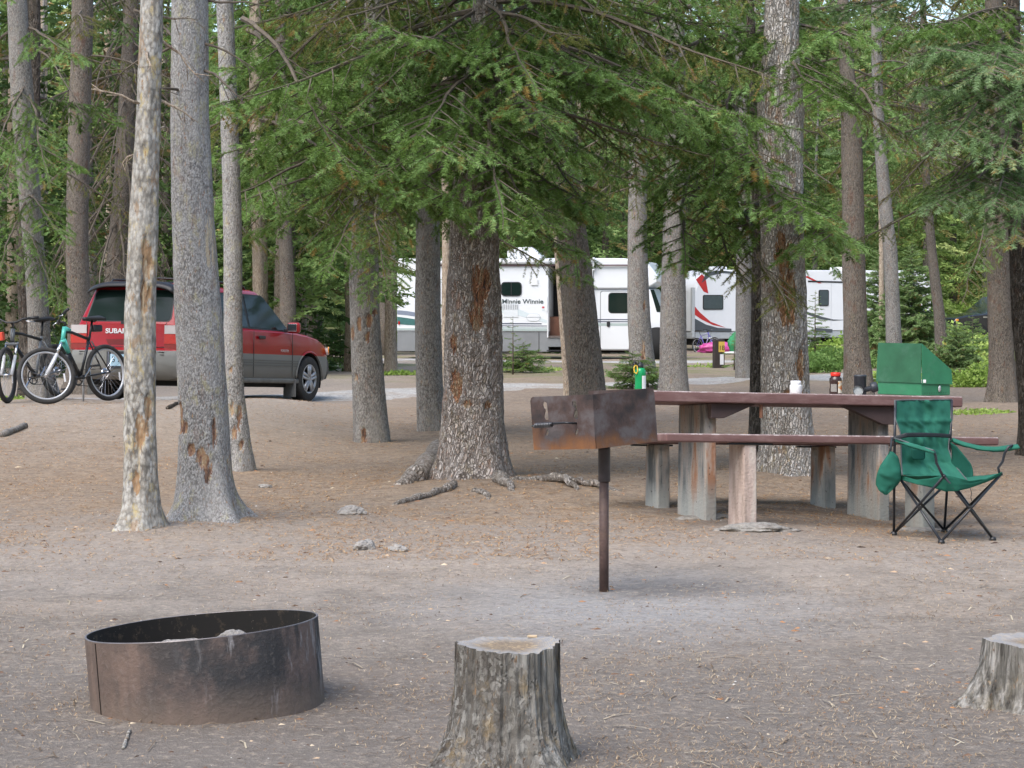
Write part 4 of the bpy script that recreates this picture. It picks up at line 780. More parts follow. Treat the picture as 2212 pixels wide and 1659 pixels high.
# ================================================================== CAMPSITE OBJECTS
def col_ramp_mat(name, rough, build, metal=0, spec=.3):
    n = NT(name, rough, spec, metal); build(n); return n.m
def m_ring(n):
    v = n.map(); s = n.n.new('ShaderNodeSeparateXYZ'); n.L(v, s.inputs[0]); z = s.outputs[2]; x = s.outputs[0]
    st = n.map((1, 1, .22)); a = n.noise(v, 3.2, 6, .65); b = n.noise(st, 9, 5, .6); f = n.noise(v, 45, 3, .7)
    c = n.mix(n.ramp(a, [(.42, 0.0), (.56, 1.0)]), (.058, .057, .060), (.165, .122, .108))
    c = n.mix(n.ramp(n.math('MULTIPLY', x, -1.4), [(.0, 0.0), (.55, .65)]), c, (.24, .165, .125))
    k = n.math('MULTIPLY', n.ramp(b, [(.45, 0.0), (.54, 1.0)]), n.ramp(x, [(0.0, .25), (.35, .9)])); c = n.mix(k, c, (.045, .045, .048))
    c = n.mix(n.math('MULTIPLY', n.ramp(n.noise(st, 14, 5, .7), [(.57, 0.0), (.64, 1.0)]), n.ramp(x, [(0.0, .05), (.15, .55)])), c, (.38, .37, .38))
    c = n.mix(n.math('MULTIPLY', n.ramp(f, [(.55, 0.0), (.75, 1.0)]), .25), c, (.30, .26, .24))
    zz = n.math('ADD', z, n.math('MULTIPLY', n.math('SUBTRACT', a, .5), .16)); c = n.mix(n.ramp(n.math('ADD', zz, .30), [(.0, .8), (.13, 0.0)]), c, (.20, .155, .125)); n.col(c); n.bump(n.math('ADD', f, b), .004)
RING = col_ramp_mat('rusted_steel', .78, m_ring)
def m_soot(n):
    v = n.map(); c = n.mix(n.ramp(n.noise(v, 18, 6, .75), [(.55, 0.0), (.75, 1.0)]), (.014, .013, .012), (.10, .075, .05))
    c = n.mix(n.ramp(n.noise(v, 60, 3, .7), [(.68, 0.0), (.74, .8)]), c, (.35, .30, .24)); n.col(c)
SOOT = col_ramp_mat('sooty_steel', .85, m_soot)
ASH = simple('ash', (.30, .28, .26), .95, .4, 14, bump=.01, stain=(.07, .06, .055), stain_amt=.7)
STONE = simple('pale_stone', (.39, .365, .335), .95, .4, 16, bump=.015, stain=(.16, .14, .12), stain_amt=.8)
# ---- fire ring
rx, ry = XA(431, 7.85), 7.85
ringT = thing('fire_ring', 'rusted steel fire ring tilted in the bare dirt of the campsite', 'fire ring', (rx, ry, 0))
def arc_wall(r0, r1, z0, z1, n=120, zs=10, inner=False):
    m = MB(); vs = []; fs = []
    for j in range(zs + 1):
        for k in range(n): t = 2 * math.pi * k / n; w_ = .003 * math.sin(3 * t + 1) + .0015 * math.sin(7 * t); r = (r0 if inner else r1) + w_; vs.append((r * math.cos(t), r * math.sin(t), z0 + (z1 - z0) * j / zs))
    for j in range(zs):
        for k in range(n): fs.append((j * n + k, j * n + (k + 1) % n, (j + 1) * n + (k + 1) % n, (j + 1) * n + k))
    return m.add(vs, fs)
RR = .410; tilt = Euler((R(-1.6), R(-4.6), 0)); zc = .274
o = arc_wall(0, RR, -.36, 0).build('wall', RING, ringT, True, fix=False); o.location = (0, 0, zc); o.rotation_euler = tilt
o = arc_wall(RR - .007, 0, -.36, -.0, inner=True).build('inner_face', SOOT, ringT, True, fix=False); o.location = (0, 0, zc); o.rotation_euler = tilt
m = MB(); n_ = 120; vs = []; fs = []
for k in range(n_):
    t = 2 * math.pi * k / n_; w_ = .003 * math.sin(3 * t + 1) + .0015 * math.sin(7 * t)
    for r, z in ((RR - .007 + w_, -.001), (RR - .006 + w_, .0015), (RR - .001 + w_, .0015), (RR + w_ + .0003, -.001)): vs.append((r * math.cos(t), r * math.sin(t), z))
for k in range(n_):
    for j in range(3): a = k * 4 + j; b = ((k + 1) % n_) * 4 + j; fs.append((a, b, b + 1, a + 1))
o = m.add(vs, fs).build('rim', simple('worn_rim_steel', (.22, .20, .20), .45, .3, 20, metal=.5), ringT, False); o.location = (0, 0, zc); o.rotation_euler = tilt
m = MB(); a = R(-143)
for k in range(2): m.box(((RR + .001) * math.cos(a), (RR + .001) * math.sin(a), -.16), (.004, .003, .31), Matrix.Identity(4))
o = m.build('weld_seam', SOOT, ringT); o.location = (0, 0, zc); o.rotation_euler = tilt
def ashf(u, v):
    x, y = (u - .5) * 2, (v - .5) * 2; r = max(abs(x), abs(y)); l = math.hypot(x, y) + 1e-6; k = r / l; x *= k; y *= k
    q = float(fbm(np.array([[x * 3, y * 3, 1.0]]), 4)[0]); h = .150 + .05 * q - .02 * x + .03 * (1 - r)
    return (x * (RR - .012), y * (RR - .012), h + .035 * math.exp(-((x - .3) ** 2 + (y + .2) ** 2) * 12))
MB().grid(ashf, 60, 60).build('ash_bed', ASH, ringT, True)
def rock(name, loc, size, seed, mat, label=None, cat='rock', parent=None, flat=.6, group=None, rz=0, sub=3):
    import bmesh
    b = bmesh.new(); bmesh.ops.create_icosphere(b, subdivisions=sub, radius=1); V = np.array([v.co for v in b.verts]); d = 1 + .40 * fbm(V * 1.3 + seed * 5, 4) + .22 * fbm(V * 4 + seed, 4)
    V = V * d[:, None] * np.array([size[0] / 2, size[1] / 2, size[2] / 2]); c, s = math.cos(rz), math.sin(rz); V = np.stack([V[:, 0] * c - V[:, 1] * s, V[:, 0] * s + V[:, 1] * c, V[:, 2]], 1)
    for v, p in zip(b.verts, V): v.co = p
    me = bpy.data.meshes.new(name); b.to_mesh(me); b.free(); me.shade_smooth(); o = link(name, me, parent, mat); o.location = loc
    if label: tag(o, label, cat, group)
    return o
rock('ash_lump', (rx + .10, ry + .10, .215), (.10, .07, .06), 3, ASH, 'lump of pale ash lying inside the fire ring', 'ash lump')
rock('ash_lump', (rx - .15, ry + .02, .175), (.07, .05, .04), 4, ASH, 'small crumb of ash near the low side of the fire ring', 'ash lump')
# ---- stumps
def stump(px, Y, ztop, rad, seed, label, flare, lean=0, bark='stump', h_f=.13, roots=6, base_extra=0):
    x = XA(px, Y); z0 = gz(x, Y); t = thing('tree_stump', label, 'stump', (x, Y, z0)); H = ztop - z0; n = 220; zz = np.linspace(-.06, H, 90); th = np.linspace(0, 2 * np.pi, n, endpoint=False); T, Z = np.meshgrid(th, zz)
    rng_ = np.random.RandomState(seed); f = np.zeros_like(T)
    for k in range(roots): a = 2 * np.pi * (k + .6 * rng_.rand()) / roots; f += (.5 + .9 * rng_.rand()) * np.exp(-(((T - a + np.pi) % (2 * np.pi) - np.pi) / .33) ** 2)
    fl = flare * np.exp(-np.clip(Z, 0, None) / h_f) * (.35 + f) + .04 * (1 - Z / H)
    rib = .075 * fbm(np.stack([np.cos(T) * 6, np.sin(T) * 6, Z * 1.2 + seed], -1).reshape(-1, 3), 3).reshape(T.shape) + .060 * fbm(np.stack([np.cos(T) * 17, np.sin(T) * 17, Z * 2.5], -1).reshape(-1, 3), 3).reshape(T.shape)
    rib -= .05 * np.clip(.18 - abs(fbm(np.stack([np.cos(T) * 4.5, np.sin(T) * 4.5, Z * .7 + 3 + seed], -1).reshape(-1, 3), 2)).reshape(T.shape), 0, 1) / .18
    rough = .05 * fbm(np.stack([np.cos(T) * 6, np.sin(T) * 6, Z * 26], -1).reshape(-1, 3), 4).reshape(T.shape) * sst(H - Z, .02, .2)
    r = rad * (1 + fl + rib + rough); top = .006 * np.sin(2 * T + 1) + .010 * fbm(np.stack([np.cos(T) * 5, np.sin(T) * 5, T * 0], -1).reshape(-1, 3), 3).reshape(T.shape)
    Zs = Z + top * (Z / H) ** 4; X = r * np.cos(T) + lean * Z; Yv = r * np.sin(T); V = np.stack([X, Yv, Zs], -1).reshape(-1, 3)
    i = (np.arange(89)[:, None] * n + np.arange(n)[None]).ravel(); j = (np.arange(89)[:, None] * n + (np.arange(n)[None] + 1) % n).ravel()
    link('body', npmesh('body', V, np.stack([i, j, j + n, i + n], 1), True), t, BK[bark])
    rim = V[-n:]; c = rim.mean(0); rings = [rim]
    for q in (.97, .9, .8, .65, .5, .35, .2, .08):
        p = c + (rim - c) * q; p[:, 2] = c[2] + (rim[:, 2] - c[2]) * q - .010 * (1 - q) * 1.3 + .004 * fbm(p * 22, 3); rings.append(p)
    W = np.concatenate(rings + [c[None] - [0, 0, .012]]); m_ = len(rings); i = (np.arange(m_ - 1)[:, None] * n + np.arange(n)[None]).ravel(); j = (np.arange(m_ - 1)[:, None] * n + (np.arange(n)[None] + 1) % n).ravel()
    F4 = np.stack([i, j, j + n, i + n], 1); k = np.arange(n); F3 = np.stack([(m_ - 1) * n + k, (m_ - 1) * n + (k + 1) % n, np.full(n, len(W) - 1)], 1)
    F = [tuple(q) for q in F4] + [tuple(q) for q in F3]; me = bpy.data.meshes.new('cut_face'); me.from_pydata([tuple(q) for q in W], [], F); me.shade_smooth(); link('cut_face', me, t, CUT); return t
def m_cut(n):
    v = n.map(); s = n.n.new('ShaderNodeSeparateXYZ'); n.L(v, s.inputs[0]); d = n.math('SQRT', n.math('ADD', n.math('MULTIPLY', s.outputs[0], s.outputs[0]), n.math('MULTIPLY', s.outputs[1], s.outputs[1])))
    d2 = n.math('ADD', d, n.math('MULTIPLY', n.noise(v, 12, 4), .03)); r = n.math('SINE', n.math('MULTIPLY', d2, 900)); c = n.mix(n.ramp(r, [(0, 0.0), (1, .35)]), (.30, .29, .28), (.19, .18, .17))
    c = n.mix(n.ramp(d2, [(.085, .9), (.150, 0.0)]), c, (.21, .155, .10)); c = n.mix(n.math('MULTIPLY', n.ramp(n.noise(v, 60, 3, .7), [(.52, 0.0), (.66, 1.0)]), .5), c, (.50, .38, .22)); n.col(c); n.bump(n.noise(v, 70, 3), .004)
CUT = col_ramp_mat('cut_stump_wood', .9, m_cut)
stump(1094, 6.86, .368, .160, 61, 'weathered grey tree stump standing upright in the middle foreground', .60, .01, h_f=.085)
stump(2252, 7.85, .222, .190, 67, 'low ribbed grey tree stump cut by the right edge', .42, 0, 'stumpgrey', h_f=.09)
MB().box((0, 0, 0), (.030, .011, .007)).build('wood_chip', simple('fresh_chip', (.62, .48, .32), .8, .2, 30), None, bevel=.001)
bpy.data.objects['wood_chip'].location = (XA(1150, 6.95), 6.98, .372); tag(bpy.data.objects['wood_chip'], 'pale wood chip lying on the rear rim of the middle stump', 'wood chip')
# ---- stones and roots showing in the dirt
for k, (px, py, sx_, sy_, sz_, lab) in enumerate([(760, 1112, .17, .14, .09, 'rough pale knobbly stone standing in the dirt left of the big spruce roots'), (788, 1188, .13, .10, .085, 'rounded grey stone, the taller of the stone pair left of the grill'),  # first entry is a root knob, built like the stones
      (858, 1191, .16, .09, .05, 'flat grey stone, the lower of the stone pair left of the grill'), (572, 1054, .11, .08, .04, 'small flat stone between the three pale trunks and the spruce'),
      (430, 884, .12, .08, .04, 'pale stone on the earth bank left of the middle pale trunk')]):
    x, y = gpx(px, py); rk_ = 'root' in lab[:20]; rock('stone', (x, y, gz(x, y) + sz_ * .14), (sx_, sy_, sz_), 10 + k, STONE, lab, 'stone', rz=k, sub=5)
def log_piece(name, a, b, r, label, mat, cat='branch piece', seed=1):
    A, B = Vector((a[0], a[1], gz(*a) + r * .6)), Vector((b[0], b[1], gz(*b) + r * .6)); rr_ = random.Random(seed); m = MB(); n = 9
    m.tube([A.lerp(B, i / n) + Vector((rr_.uniform(-.3, .3) * r, rr_.uniform(-.3, .3) * r, 0)) for i in range(n + 1)], [r * (.7 + .35 * rr_.random()) for i in range(n + 1)], 10)
    o = m.build(name, mat, None, True); return tag(o, label, cat)
log_piece('broken_branch', gpx(2, 950), gpx(52, 936), .038, 'short broken grey branch lying on the earth bank below the bicycles', BK['thin'])
log_piece('broken_branch', (XA(368, 23.6), 23.4), (XA(378, 24), 24.1), .025, 'small dark stub of wood beside the middle pale trunk', BK['dark'])
log_piece('root_stick', (XA(262, 7.05), 7.04), (XA(272, 7.3), 7.32), .007, 'little pale hooked stick at the front of the fire ring', BK['birch'], 'stick')
# ---- pedestal grill
def m_grill(n):
    v = n.map(); s = n.n.new('ShaderNodeSeparateXYZ'); n.L(v, s.inputs[0]); a = n.noise(v, 7, 5, .6); b = n.noise(n.map((1, 1, .3)), 22, 4, .6)
    c = n.ramp(a, [(.36, (.034, .029, .029)), (.5, (.080, .052, .046)), (.62, (.120, .104, .104))])
    z = n.math('ADD', n.math('SUBTRACT', s.outputs[2], .685), n.math('MULTIPLY', n.math('SUBTRACT', a, .5), .35)); c = n.mix(n.ramp(n.math('MULTIPLY', z, 4), [(.06, .85), (.50, 0.0)]), c, (.27, .115, .042))
    c = n.mix(n.math('MULTIPLY', n.ramp(b, [(.5, 0.0), (.7, 1.0)]), .3), c, (.05, .04, .045)); n.col(c); n.bump(n.noise(v, 90, 3, .7), .002)
GRILL = col_ramp_mat('rusty_grill_steel', .55, m_grill, 0, .35)
gx_, gy_ = XA(1307, 10.9), 10.98; gT = thing('pedestal_grill', 'rusty box shaped park grill on a single steel post', 'grill', (gx_, gy_, gz(gx_, gy_)))
POST = simple('brown_steel_post', (.105, .066, .058), .6, .3, 14, stain=(.19, .12, .08), stain_amt=.6, bump=.002)
MB().tube([(0, 0, -.05), (-.001, 0, .60)], .0235, 20).build('post', POST, gT, True, bevel=0)
MB().lathe([(.0295, .545), (.030, .55), (.030, .70), (.030, .72)], 24).build('swivel_sleeve', simple('dark_sleeve_steel', (.06, .045, .045), .5, .3, 14), gT, True)
bx = Empty = thing('tmp', None, None)
bpy.data.objects.remove(bx)
# firebox: corner M nearest the camera
Mx, My = XA(1288, 10.70) - gx_, 10.70 - gy_; aL, aR = R(137), R(38); wL, wR, hB = .405, .395, .262
uL, uR = Vector((math.cos(aL), math.sin(aL), 0)), Vector((math.cos(aR), math.sin(aR), 0)); z0B = 1.455 - (970 - YH) / FPX * 10.70 - gz(gx_, gy_)
rollM = Matrix.Rotation(R(-4.2), 4, 'Y') @ Matrix.Rotation(R(-.6), 4, 'X'); org = Vector((Mx, My, z0B)); BM = Matrix.Translation(org) @ rollM
def panel_with_holes(u, w_, h, holes, th=.004, flip=1):
    """steel sheet in the plane of u and z, with polygon holes, as real geometry"""
    cu = bpy.data.curves.new('c', 'CURVE'); cu.dimensions = '2D'; cu.fill_mode = 'BOTH'; cu.extrude = th / 2
    for poly in [[(0, 0), (w_, 0), (w_, h - .02), (w_ - .006, h - .006), (w_ - .02, h), (0, h)]] + holes:
        sp = cu.splines.new('POLY'); sp.points.add(len(poly) - 1)
        for i, (a, b) in enumerate(poly): sp.points[i].co = (a, b, 0, 1)
        sp.use_cyclic_u = True
    ob = bpy.data.objects.new('tmp', cu); col.objects.link(ob); me = bpy.data.meshes.new_from_object(ob.evaluated_get(bpy.context.evaluated_depsgraph_get())); bpy.data.objects.remove(ob)
    nrm = Vector((0, 0, 1)).cross(u); M = Matrix(((u.x, 0, nrm.x, 0), (u.y, 0, nrm.y, 0), (0, 1, 0, 0), (0, 0, 0, 1))); me.transform(BM @ M); me.materials.clear(); me.materials.append(GRILL); return me
def slot(c, s=1.0):
    # notched height slot: a round head, a waist and hooks, then the small lower notch
    top = [(-.012, .205), (-.016, .220), (-.013, .232), (-.002, .236), (.010, .230), (.013, .215), (.014, .180), (.015, .150), (.008, .146), (-.006, .146), (-.014, .160), (-.010, .176), (-.002, .190), (-.003, .200)]
    low = [(.012, .098), (.002, .100), (-.006, .090), (-.012, .076), (-.006, .066), (.002, .072), (.010, .084)]
    return [[(c - a, b) for a, b in top], [(c - a, b) for a, b in low]]
me = panel_with_holes(uL, wL, hB, slot(.308) + slot(.115)); link('front_panel', me, gT)
me = panel_with_holes(uR, wR, hB, [[(.020 + .004 * math.cos(k), .190 + .004 * math.sin(k)) for k in (0, 1, 2, 3, 4, 5)]]); link('side_panel', me, gT)
m = MB(); m.add([uL * .004 + uR * .004 + Vector((0, 0, .004)), uL * (wL - .004) + uR * .004 + Vector((0, 0, .004)), uL * (wL - .004) + uR * (wR - .02) + Vector((0, 0, .004)), uL * .004 + uR * (wR - .02) + Vector((0, 0, .004))], [(0, 1, 2, 3)], BM); m.build('floor_plate', GRILL, gT, solid=.004)
m = MB(); q0, q1 = uR * (wR - .02), uR * (wR - .02) + uL * wL; m.add([q0 + uL * .006, q1, q1 + Vector((0, 0, hB)), q0 + uL * .006 + Vector((0, 0, hB))], [(0, 1, 2, 3)], BM); m.build('back_panel', GRILL, gT, solid=.004)
BLK = simple('black_steel', (.035, .037, .04), .35, .3, 20, metal=.6)
m = MB(); zg = .128; out = -uL.cross(Vector((0, 0, 1))); out = out if out.y < 0 else -out
def gpt(a, o_, z): return BM @ (uL * a + out * o_ + Vector((0, 0, z)))
m.tube([gpt(.118, -.05, zg - .004), gpt(.112, .03, zg), gpt(.118, .05, zg + .004), gpt(.135, .058, zg + .006), gpt(.24, .062, zg + .002), gpt(.33, .062, zg - .004), gpt(.352, .056, zg - .006), gpt(.345, .02, zg - .012), gpt(.316, -.05, zg - .014)], .0055, 10)
hg = m.build('grate_handle', BLK, gT, True)
m = MB(); pts = []
for i in range(161): q = i / 160; a = .215 + .115 * q; t = q * 2 * math.pi * 11; pts.append(gpt(a, .0625 + .0105 * math.cos(t), zg - .001 - .003 * q + .0105 * math.sin(t)))
m.tube(pts, .0034, 6); m.build('coiled_grip', simple('worn_steel_coil', (.16, .16, .165), .35, .3, 20, metal=.8), gT, True)
m = MB()
for k in range(9): b = .03 + k * (wR - .07) / 8; m.bar(BM @ (uL * .01 + uR * b + Vector((0, 0, zg))), BM @ (uL * (wL - .01) + uR * b + Vector((0, 0, zg))), .005, 6)
m.build('grate', BLK, gT, True)
# ---- picnic table
def m_tp(n):
    v = n.map(); c = n.mix(n.ramp(n.noise(v, 6, 5, .6), [(.35, 0.0), (.65, 1.0)]), (.150, .080, .074), (.185, .105, .098)); c = n.mix(n.math('MULTIPLY', n.ramp(n.noise(n.map((.4, 1, 1)), 9, 6, .7), [(.50, 0.0), (.62, 1.0)]), .45), c, (.27, .18, .165))
    ge = n.n.new('ShaderNodeNewGeometry'); sp = n.n.new('ShaderNodeSeparateXYZ'); n.L(ge.outputs['Normal'], sp.inputs[0]); up = n.ramp(sp.outputs[2], [(.25, 0.0), (.6, 1.0)])
    chip = n.ramp(n.noise(n.map((.6, 1, 1)), 26, 5, .75), [(.50, 0.0), (.56, 1.0)]); c = n.mix(n.math('MULTIPLY', up, n.math('ADD', .25, n.math('MULTIPLY', chip, .6))), c, (.50, .44, .42))
    ch2 = n.ramp(n.noise(v, 30, 4, .7), [(.69, 0.0), (.72, 1.0)]); c = n.mix(ch2, c, (.06, .035, .03)); n.col(c); n.bump(n.noise(n.map((.3, 1, 1)), 40, 4), .004)
TP = col_ramp_mat('brown_table_paint', .6, m_tp, 0, .35)
def m_conc(n):
    v = n.map(); st = n.map((1, 1, .16)); s = n.n.new('ShaderNodeSeparateXYZ'); n.L(v, s.inputs[0]); a = n.noise(st, 11, 5, .6)
    c = n.ramp(a, [(.36, (.13, .14, .14)), (.45, (.30, .29, .275)), (.53, (.40, .34, .29)), (.61, (.34, .185, .115))]); z = s.outputs[2]
    zz = n.math('ADD', z, n.math('MULTIPLY', n.math('SUBTRACT', n.noise(v, 6, 4), .5), .22)); c = n.mix(n.ramp(zz, [(.12, .75), (.30, 0.0)]), c, (.40, .42, .40)); c = n.mix(n.math('MULTIPLY', n.ramp(zz, [(.45, 0.0), (.75, 1.0)]), .45), c, (.15, .11, .09))
    c = n.mix(n.math('MULTIPLY', n.ramp(n.noise(v, 38, 3, .6), [(.66, 0.0), (.70, 1.0)]), .7), c, (.06, .05, .045)); n.col(c); n.bump(n.noise(v, 60, 4), .006)
CONC = col_ramp_mat('stained_concrete', .9, m_conc, 0, .2)
def m_conc2(n):
    v = n.map(); a = n.noise(n.map((1, 1, .2)), 9, 5, .6); c = n.ramp(a, [(.38, (.34, .27, .23)), (.5, (.50, .39, .34)), (.62, (.56, .50, .44))]); c = n.mix(n.ramp(n.noise(v, 40, 3), [(.67, 0.0), (.71, .8)]), c, (.07, .055, .05)); n.col(c); n.bump(n.noise(v, 60, 4), .006)
CONC2 = col_ramp_mat('pinkish_concrete', .9, m_conc2, 0, .2)
tx, ty = XA(1605, 13.75), 13.75; TA = R(20); TL = R(1.9)
tt = thing('picnic_table', 'long brown plank picnic table on concrete slab legs', 'table', (tx, ty, gz(tx, ty))); tt.rotation_euler = (Matrix.Rotation(TA, 3, 'Z') @ Matrix.Rotation(TL, 3, 'Y') @ Matrix.Rotation(R(-4.0), 3, 'X')).to_euler()
u0, u1 = -.575, 1.755; HB, HT = .566, .838
def plank(n_, name, u_a, u_b, q0, q1, ztop, th, seed):
    r = random.Random(seed); o = MB().box(((u_a + u_b) / 2, (q0 + q1) / 2, ztop - th / 2), (u_b - u_a, q1 - q0 - .008, th)).build(name, TP, tt, bevel=.010); return o
for i in range(3): plank(0, 'tabletop_plank', u0 + .005 * (i % 2), u1 - .004 * i, .30 + i * .235, .30 + (i + 1) * .235, HT - .001 * (i % 2), .070, i)
plank(0, 'front_bench', u0, u1, -.135, .135, HB, .052, 8); plank(0, 'rear_bench', u0, u1, 1.165, 1.435, HB, .052, 9)
def leg(u, q0, q1, w_, h, mat, drop=.12):
    MB().box((u, (q0 + q1) / 2, (h - drop) / 2), (w_, q1 - q0, h + drop), None, .94).build('leg', mat, tt, bevel=.012)
for u in (0.0, 1.25):
    leg(u, -.115, .115, .095, HB - .053, CONC2 if u == 0 else CONC); leg(u - .01, .43, .87, .085, HT - .071, CONC); leg(u, 1.19, 1.41, .095, HB - .053, CONC)
    # steel-dark timber wedge that carries the top
    MB().prism([(u - .045, HT - .072), (u - .045, HT - .165), (u + .045, HT - .165), (u + .27, HT - .072)] if u == 0 else [(u - .36, HT - .072), (u - .06, HT - .19), (u + .05, HT - .19), (u + .22, HT - .072)], .36, .415).build('bracket', simple('dark_bracket', (.07, .045, .042), .7, .2, 8), tt, bevel=.004)
    for q in (-.10, 1.40): MB().box((u - .0, q + (.0 if q < 0 else 0), HB - .060), (.30, .035, .012)).build('bench_clamp', BLK, tt, bevel=.003)
m = MB(); m.tube([(.30, .35, HT - .075), (.30, .35, HT - .16)], .012, 8); m.build('bolt', simple('rust_bolt', (.20, .09, .05), .7, .3, 20), tt)
x, y = gpx(1615, 1147); rock('footing_slab', (x + .03, y + .02, gz(x, y) - .005), (.50, .22, .09), 33, simple('crumbling_concrete', (.33, .31, .28), .95, .4, 22, bump=.012, stain=(.20, .16, .13), stain_amt=.8), 'crumbling concrete footing slab bared under the near bench leg', 'concrete slab', rz=.05, sub=5)
x, y = gpx(1990, 1147); rock('footing_slab', (x, y, gz(x, y) - .01), (.36, .22, .05), 34, bpy.data.materials['crumbling_concrete'], 'half buried concrete footing behind the camp chair legs', 'concrete slab', sub=4)
x, y = gpx(1530, 1118); rock('footing_slab', (x, y, gz(x, y) - .01), (.40, .3, .06), 35, bpy.data.materials['crumbling_concrete'], 'broken concrete footing around the near slab leg of the table', 'concrete slab', rz=.4, sub=4)
bpy.context.view_layer.update(); TMW = tt.matrix_world.copy()
def on_table(px, q):
    """world point on the tabletop that shows at column px, q metres into the table"""
    lo, hi = u0 - 1, u1 + 1
    for _ in range(50):
        mid = (lo + hi) / 2; p = TMW @ Vector((mid, q, HT))
        if CX + p.x / p.y * FPX / 1.0008 < px: lo = mid
        else: hi = mid
    return TMW @ Vector(((lo + hi) / 2, q, HT))
def S(Y): return FPX / Y
# green bottle
p = on_table(1383, .62); s = 1 / S(p.y); bT = thing('water_bottle', 'translucent green sports bottle with black cap on the table corner', 'bottle', p)
n = NT('green_plastic', .18, .5); n.col((.015, .42, .14)); n.b.inputs['Transmission Weight'].default_value = .35; GP = n.m
MB().lathe([(.0, .001), (.030, .0), (.036, .004), (.037, .03), (.0345, .06), (.0345, .09), (.037, .11), (.036, .135), (.028, .150), (.020, .156), (.0, .156)], 28, cap=False).build('body', GP, bT, True)
MB().lathe([(0, .156), (.021, .156), (.022, .160), (.022, .176), (.018, .180), (.009, .183), (.009, .192), (0, .193)], 24, cap=False).build('cap', simple('black_plastic', (.02, .02, .022), .4, .1), bT, True)
m = MB(); m.tube([(-.02, -.02, .165), (-.034, -.03, .172), (-.042, -.032, .158), (-.040, -.034, .128), (-.026, -.036, .118), (-.018, -.036, .135), (-.020, -.03, .16)], .0035, 8, closed=True); m.build('carabiner', simple('yellow_metal', (.80, .52, .04), .35, .1), bT, True)
m = MB(); m.tube([(-.025, -.012, .180), (-.036, -.014, .196), (-.042, -.016, .178), (-.030, -.016, .166)], .008, 8); m.build('cap_loop', bpy.data.materials['black_plastic'], bT, True)
m = MB(); m.grid(lambda a, b: ((.0372) * math.cos(R(-75 + 60 * a)), .0372 * math.sin(R(-75 + 60 * a)), .02 + .085 * b), 8, 3); m.build('label', simple('white_print', (.8, .82, .8), .5, .05), bT, True)
# white jar
p = on_table(1719, .42); jT = thing('white_jar', 'plain white plastic jar with ribbed cap on the picnic table', 'jar', p); WP = simple('white_plastic', (.80, .80, .80), .35, .04)
MB().lathe([(0, 0), (.036, 0), (.039, .004), (.039, .05), (.037, .058), (.030, .063), (0, .063)], 28, cap=False).build('body', WP, jT, True)
MB().lathe([(.0, .063), (.033, .063), (.034, .066), (.034, .082), (.031, .085), (0, .086)], 28, cap=False).build('cap', simple('white_cap', (.86, .86, .87), .3, .03), jT, True)
# coffee jar
p = on_table(1805, .45); cT = thing('coffee_jar', 'brown coffee jar with bright red lid and pale label', 'jar', p)
n = NT('dark_glass', .12, .5); n.col((.045, .025, .022)); DG = n.m
MB().lathe([(0, 0), (.038, 0), (.041, .005), (.041, .035), (.037, .05), (.037, .07), (.041, .085), (.040, .108), (.030, .118), (.029, .122), (0, .122)], 28, cap=False).build('body', DG, cT, True)
MB().lathe([(0, .122), (.031, .122), (.033, .125), (.033, .143), (.030, .146), (0, .147)], 28, cap=False).build('lid', simple('red_plastic', (.72, .035, .02), .35, .05), cT, True)
m = MB(); m.grid(lambda a, b: (.0416 * math.cos(R(-75 + 75 * a)), .0416 * math.sin(R(-75 + 75 * a)), .012 + .080 * b), 8, 3)
def m_lab(n):
    v = n.map(); c = n.ramp(n.noise(v, 32, 2, .5), [(.36, (.62, .16, .05)), (.46, (.75, .50, .25)), (.55, (.80, .74, .62))]); n.col(c)
m.build('label', col_ramp_mat('jar_label', .5, m_lab), cT, True)
m = MB()
for k, (a0, z) in enumerate([(-142, .022), (-128, .022), (-114, .022), (-100, .022)]):
    for e in range(2): m.grid(lambda a, b: (.0418 * math.cos(R(a0 + e * 7 + 3 * a)), .0418 * math.sin(R(a0 + e * 7 + 3 * a)), z + .05 * b), 1, 2)
m.build('lettering', simple('cream_print', (.62, .60, .55), .5, .05), cT)
# black air pump: upright drum, spoked inlet, side nozzle
p = on_table(1858, .40); aT = thing('air_pump', 'black plastic drum shaped air pump with round spoked inlet', 'pump', p); BP = bpy.data.materials['black_plastic']; BP2 = simple('dark_grey_plastic', (.035, .04, .048), .45, .1)
MB().lathe([(0, 0), (.038, 0), (.040, .004), (.040, .118), (.042, .120), (.042, .130), (.036, .132), (.034, .122), (0, .121)], 32, cap=False).build('drum', BP2, aT, True)
m = MB(); MM = Matrix.Translation((.0, -.050, .031)) @ Matrix.Rotation(R(90), 4, 'X'); m.lathe([(0, 0), (.026, 0), (.030, -.002), (.032, .004), (.032, .012)], 24, MM, cap=False); o = m.build('inlet_ring', simple('grey_plastic', (.42, .45, .45), .4, .1), aT, True); o.location = (-.022, 0, 0)
m = MB()
for k in range(6): a = k * math.pi / 3; m.bar(MM @ Vector((0, 0, .004 - .008)), MM @ Vector((.029 * math.cos(a), .029 * math.sin(a), .004 - .008)), .0028, 6)
m.tube([MM @ Vector((.030 * math.cos(k * .3), .030 * math.sin(k * .3), -.003)) for k in range(21)], .003, 6, closed=True); o = m.build('inlet_spokes', BP, aT, True); o.location = (-.022, 0, 0)
m = MB(); M2 = Matrix.Translation((.02, -.02, .034)) @ Matrix.Rotation(R(75), 4, 'Y'); m.lathe([(0, 0), (.017, 0), (.017, .045), (.030, .050), (.033, .058), (.033, .088), (.028, .092), (0, .092)], 28, M2, cap=False); m.build('side_nozzle', BP2, aT, True)
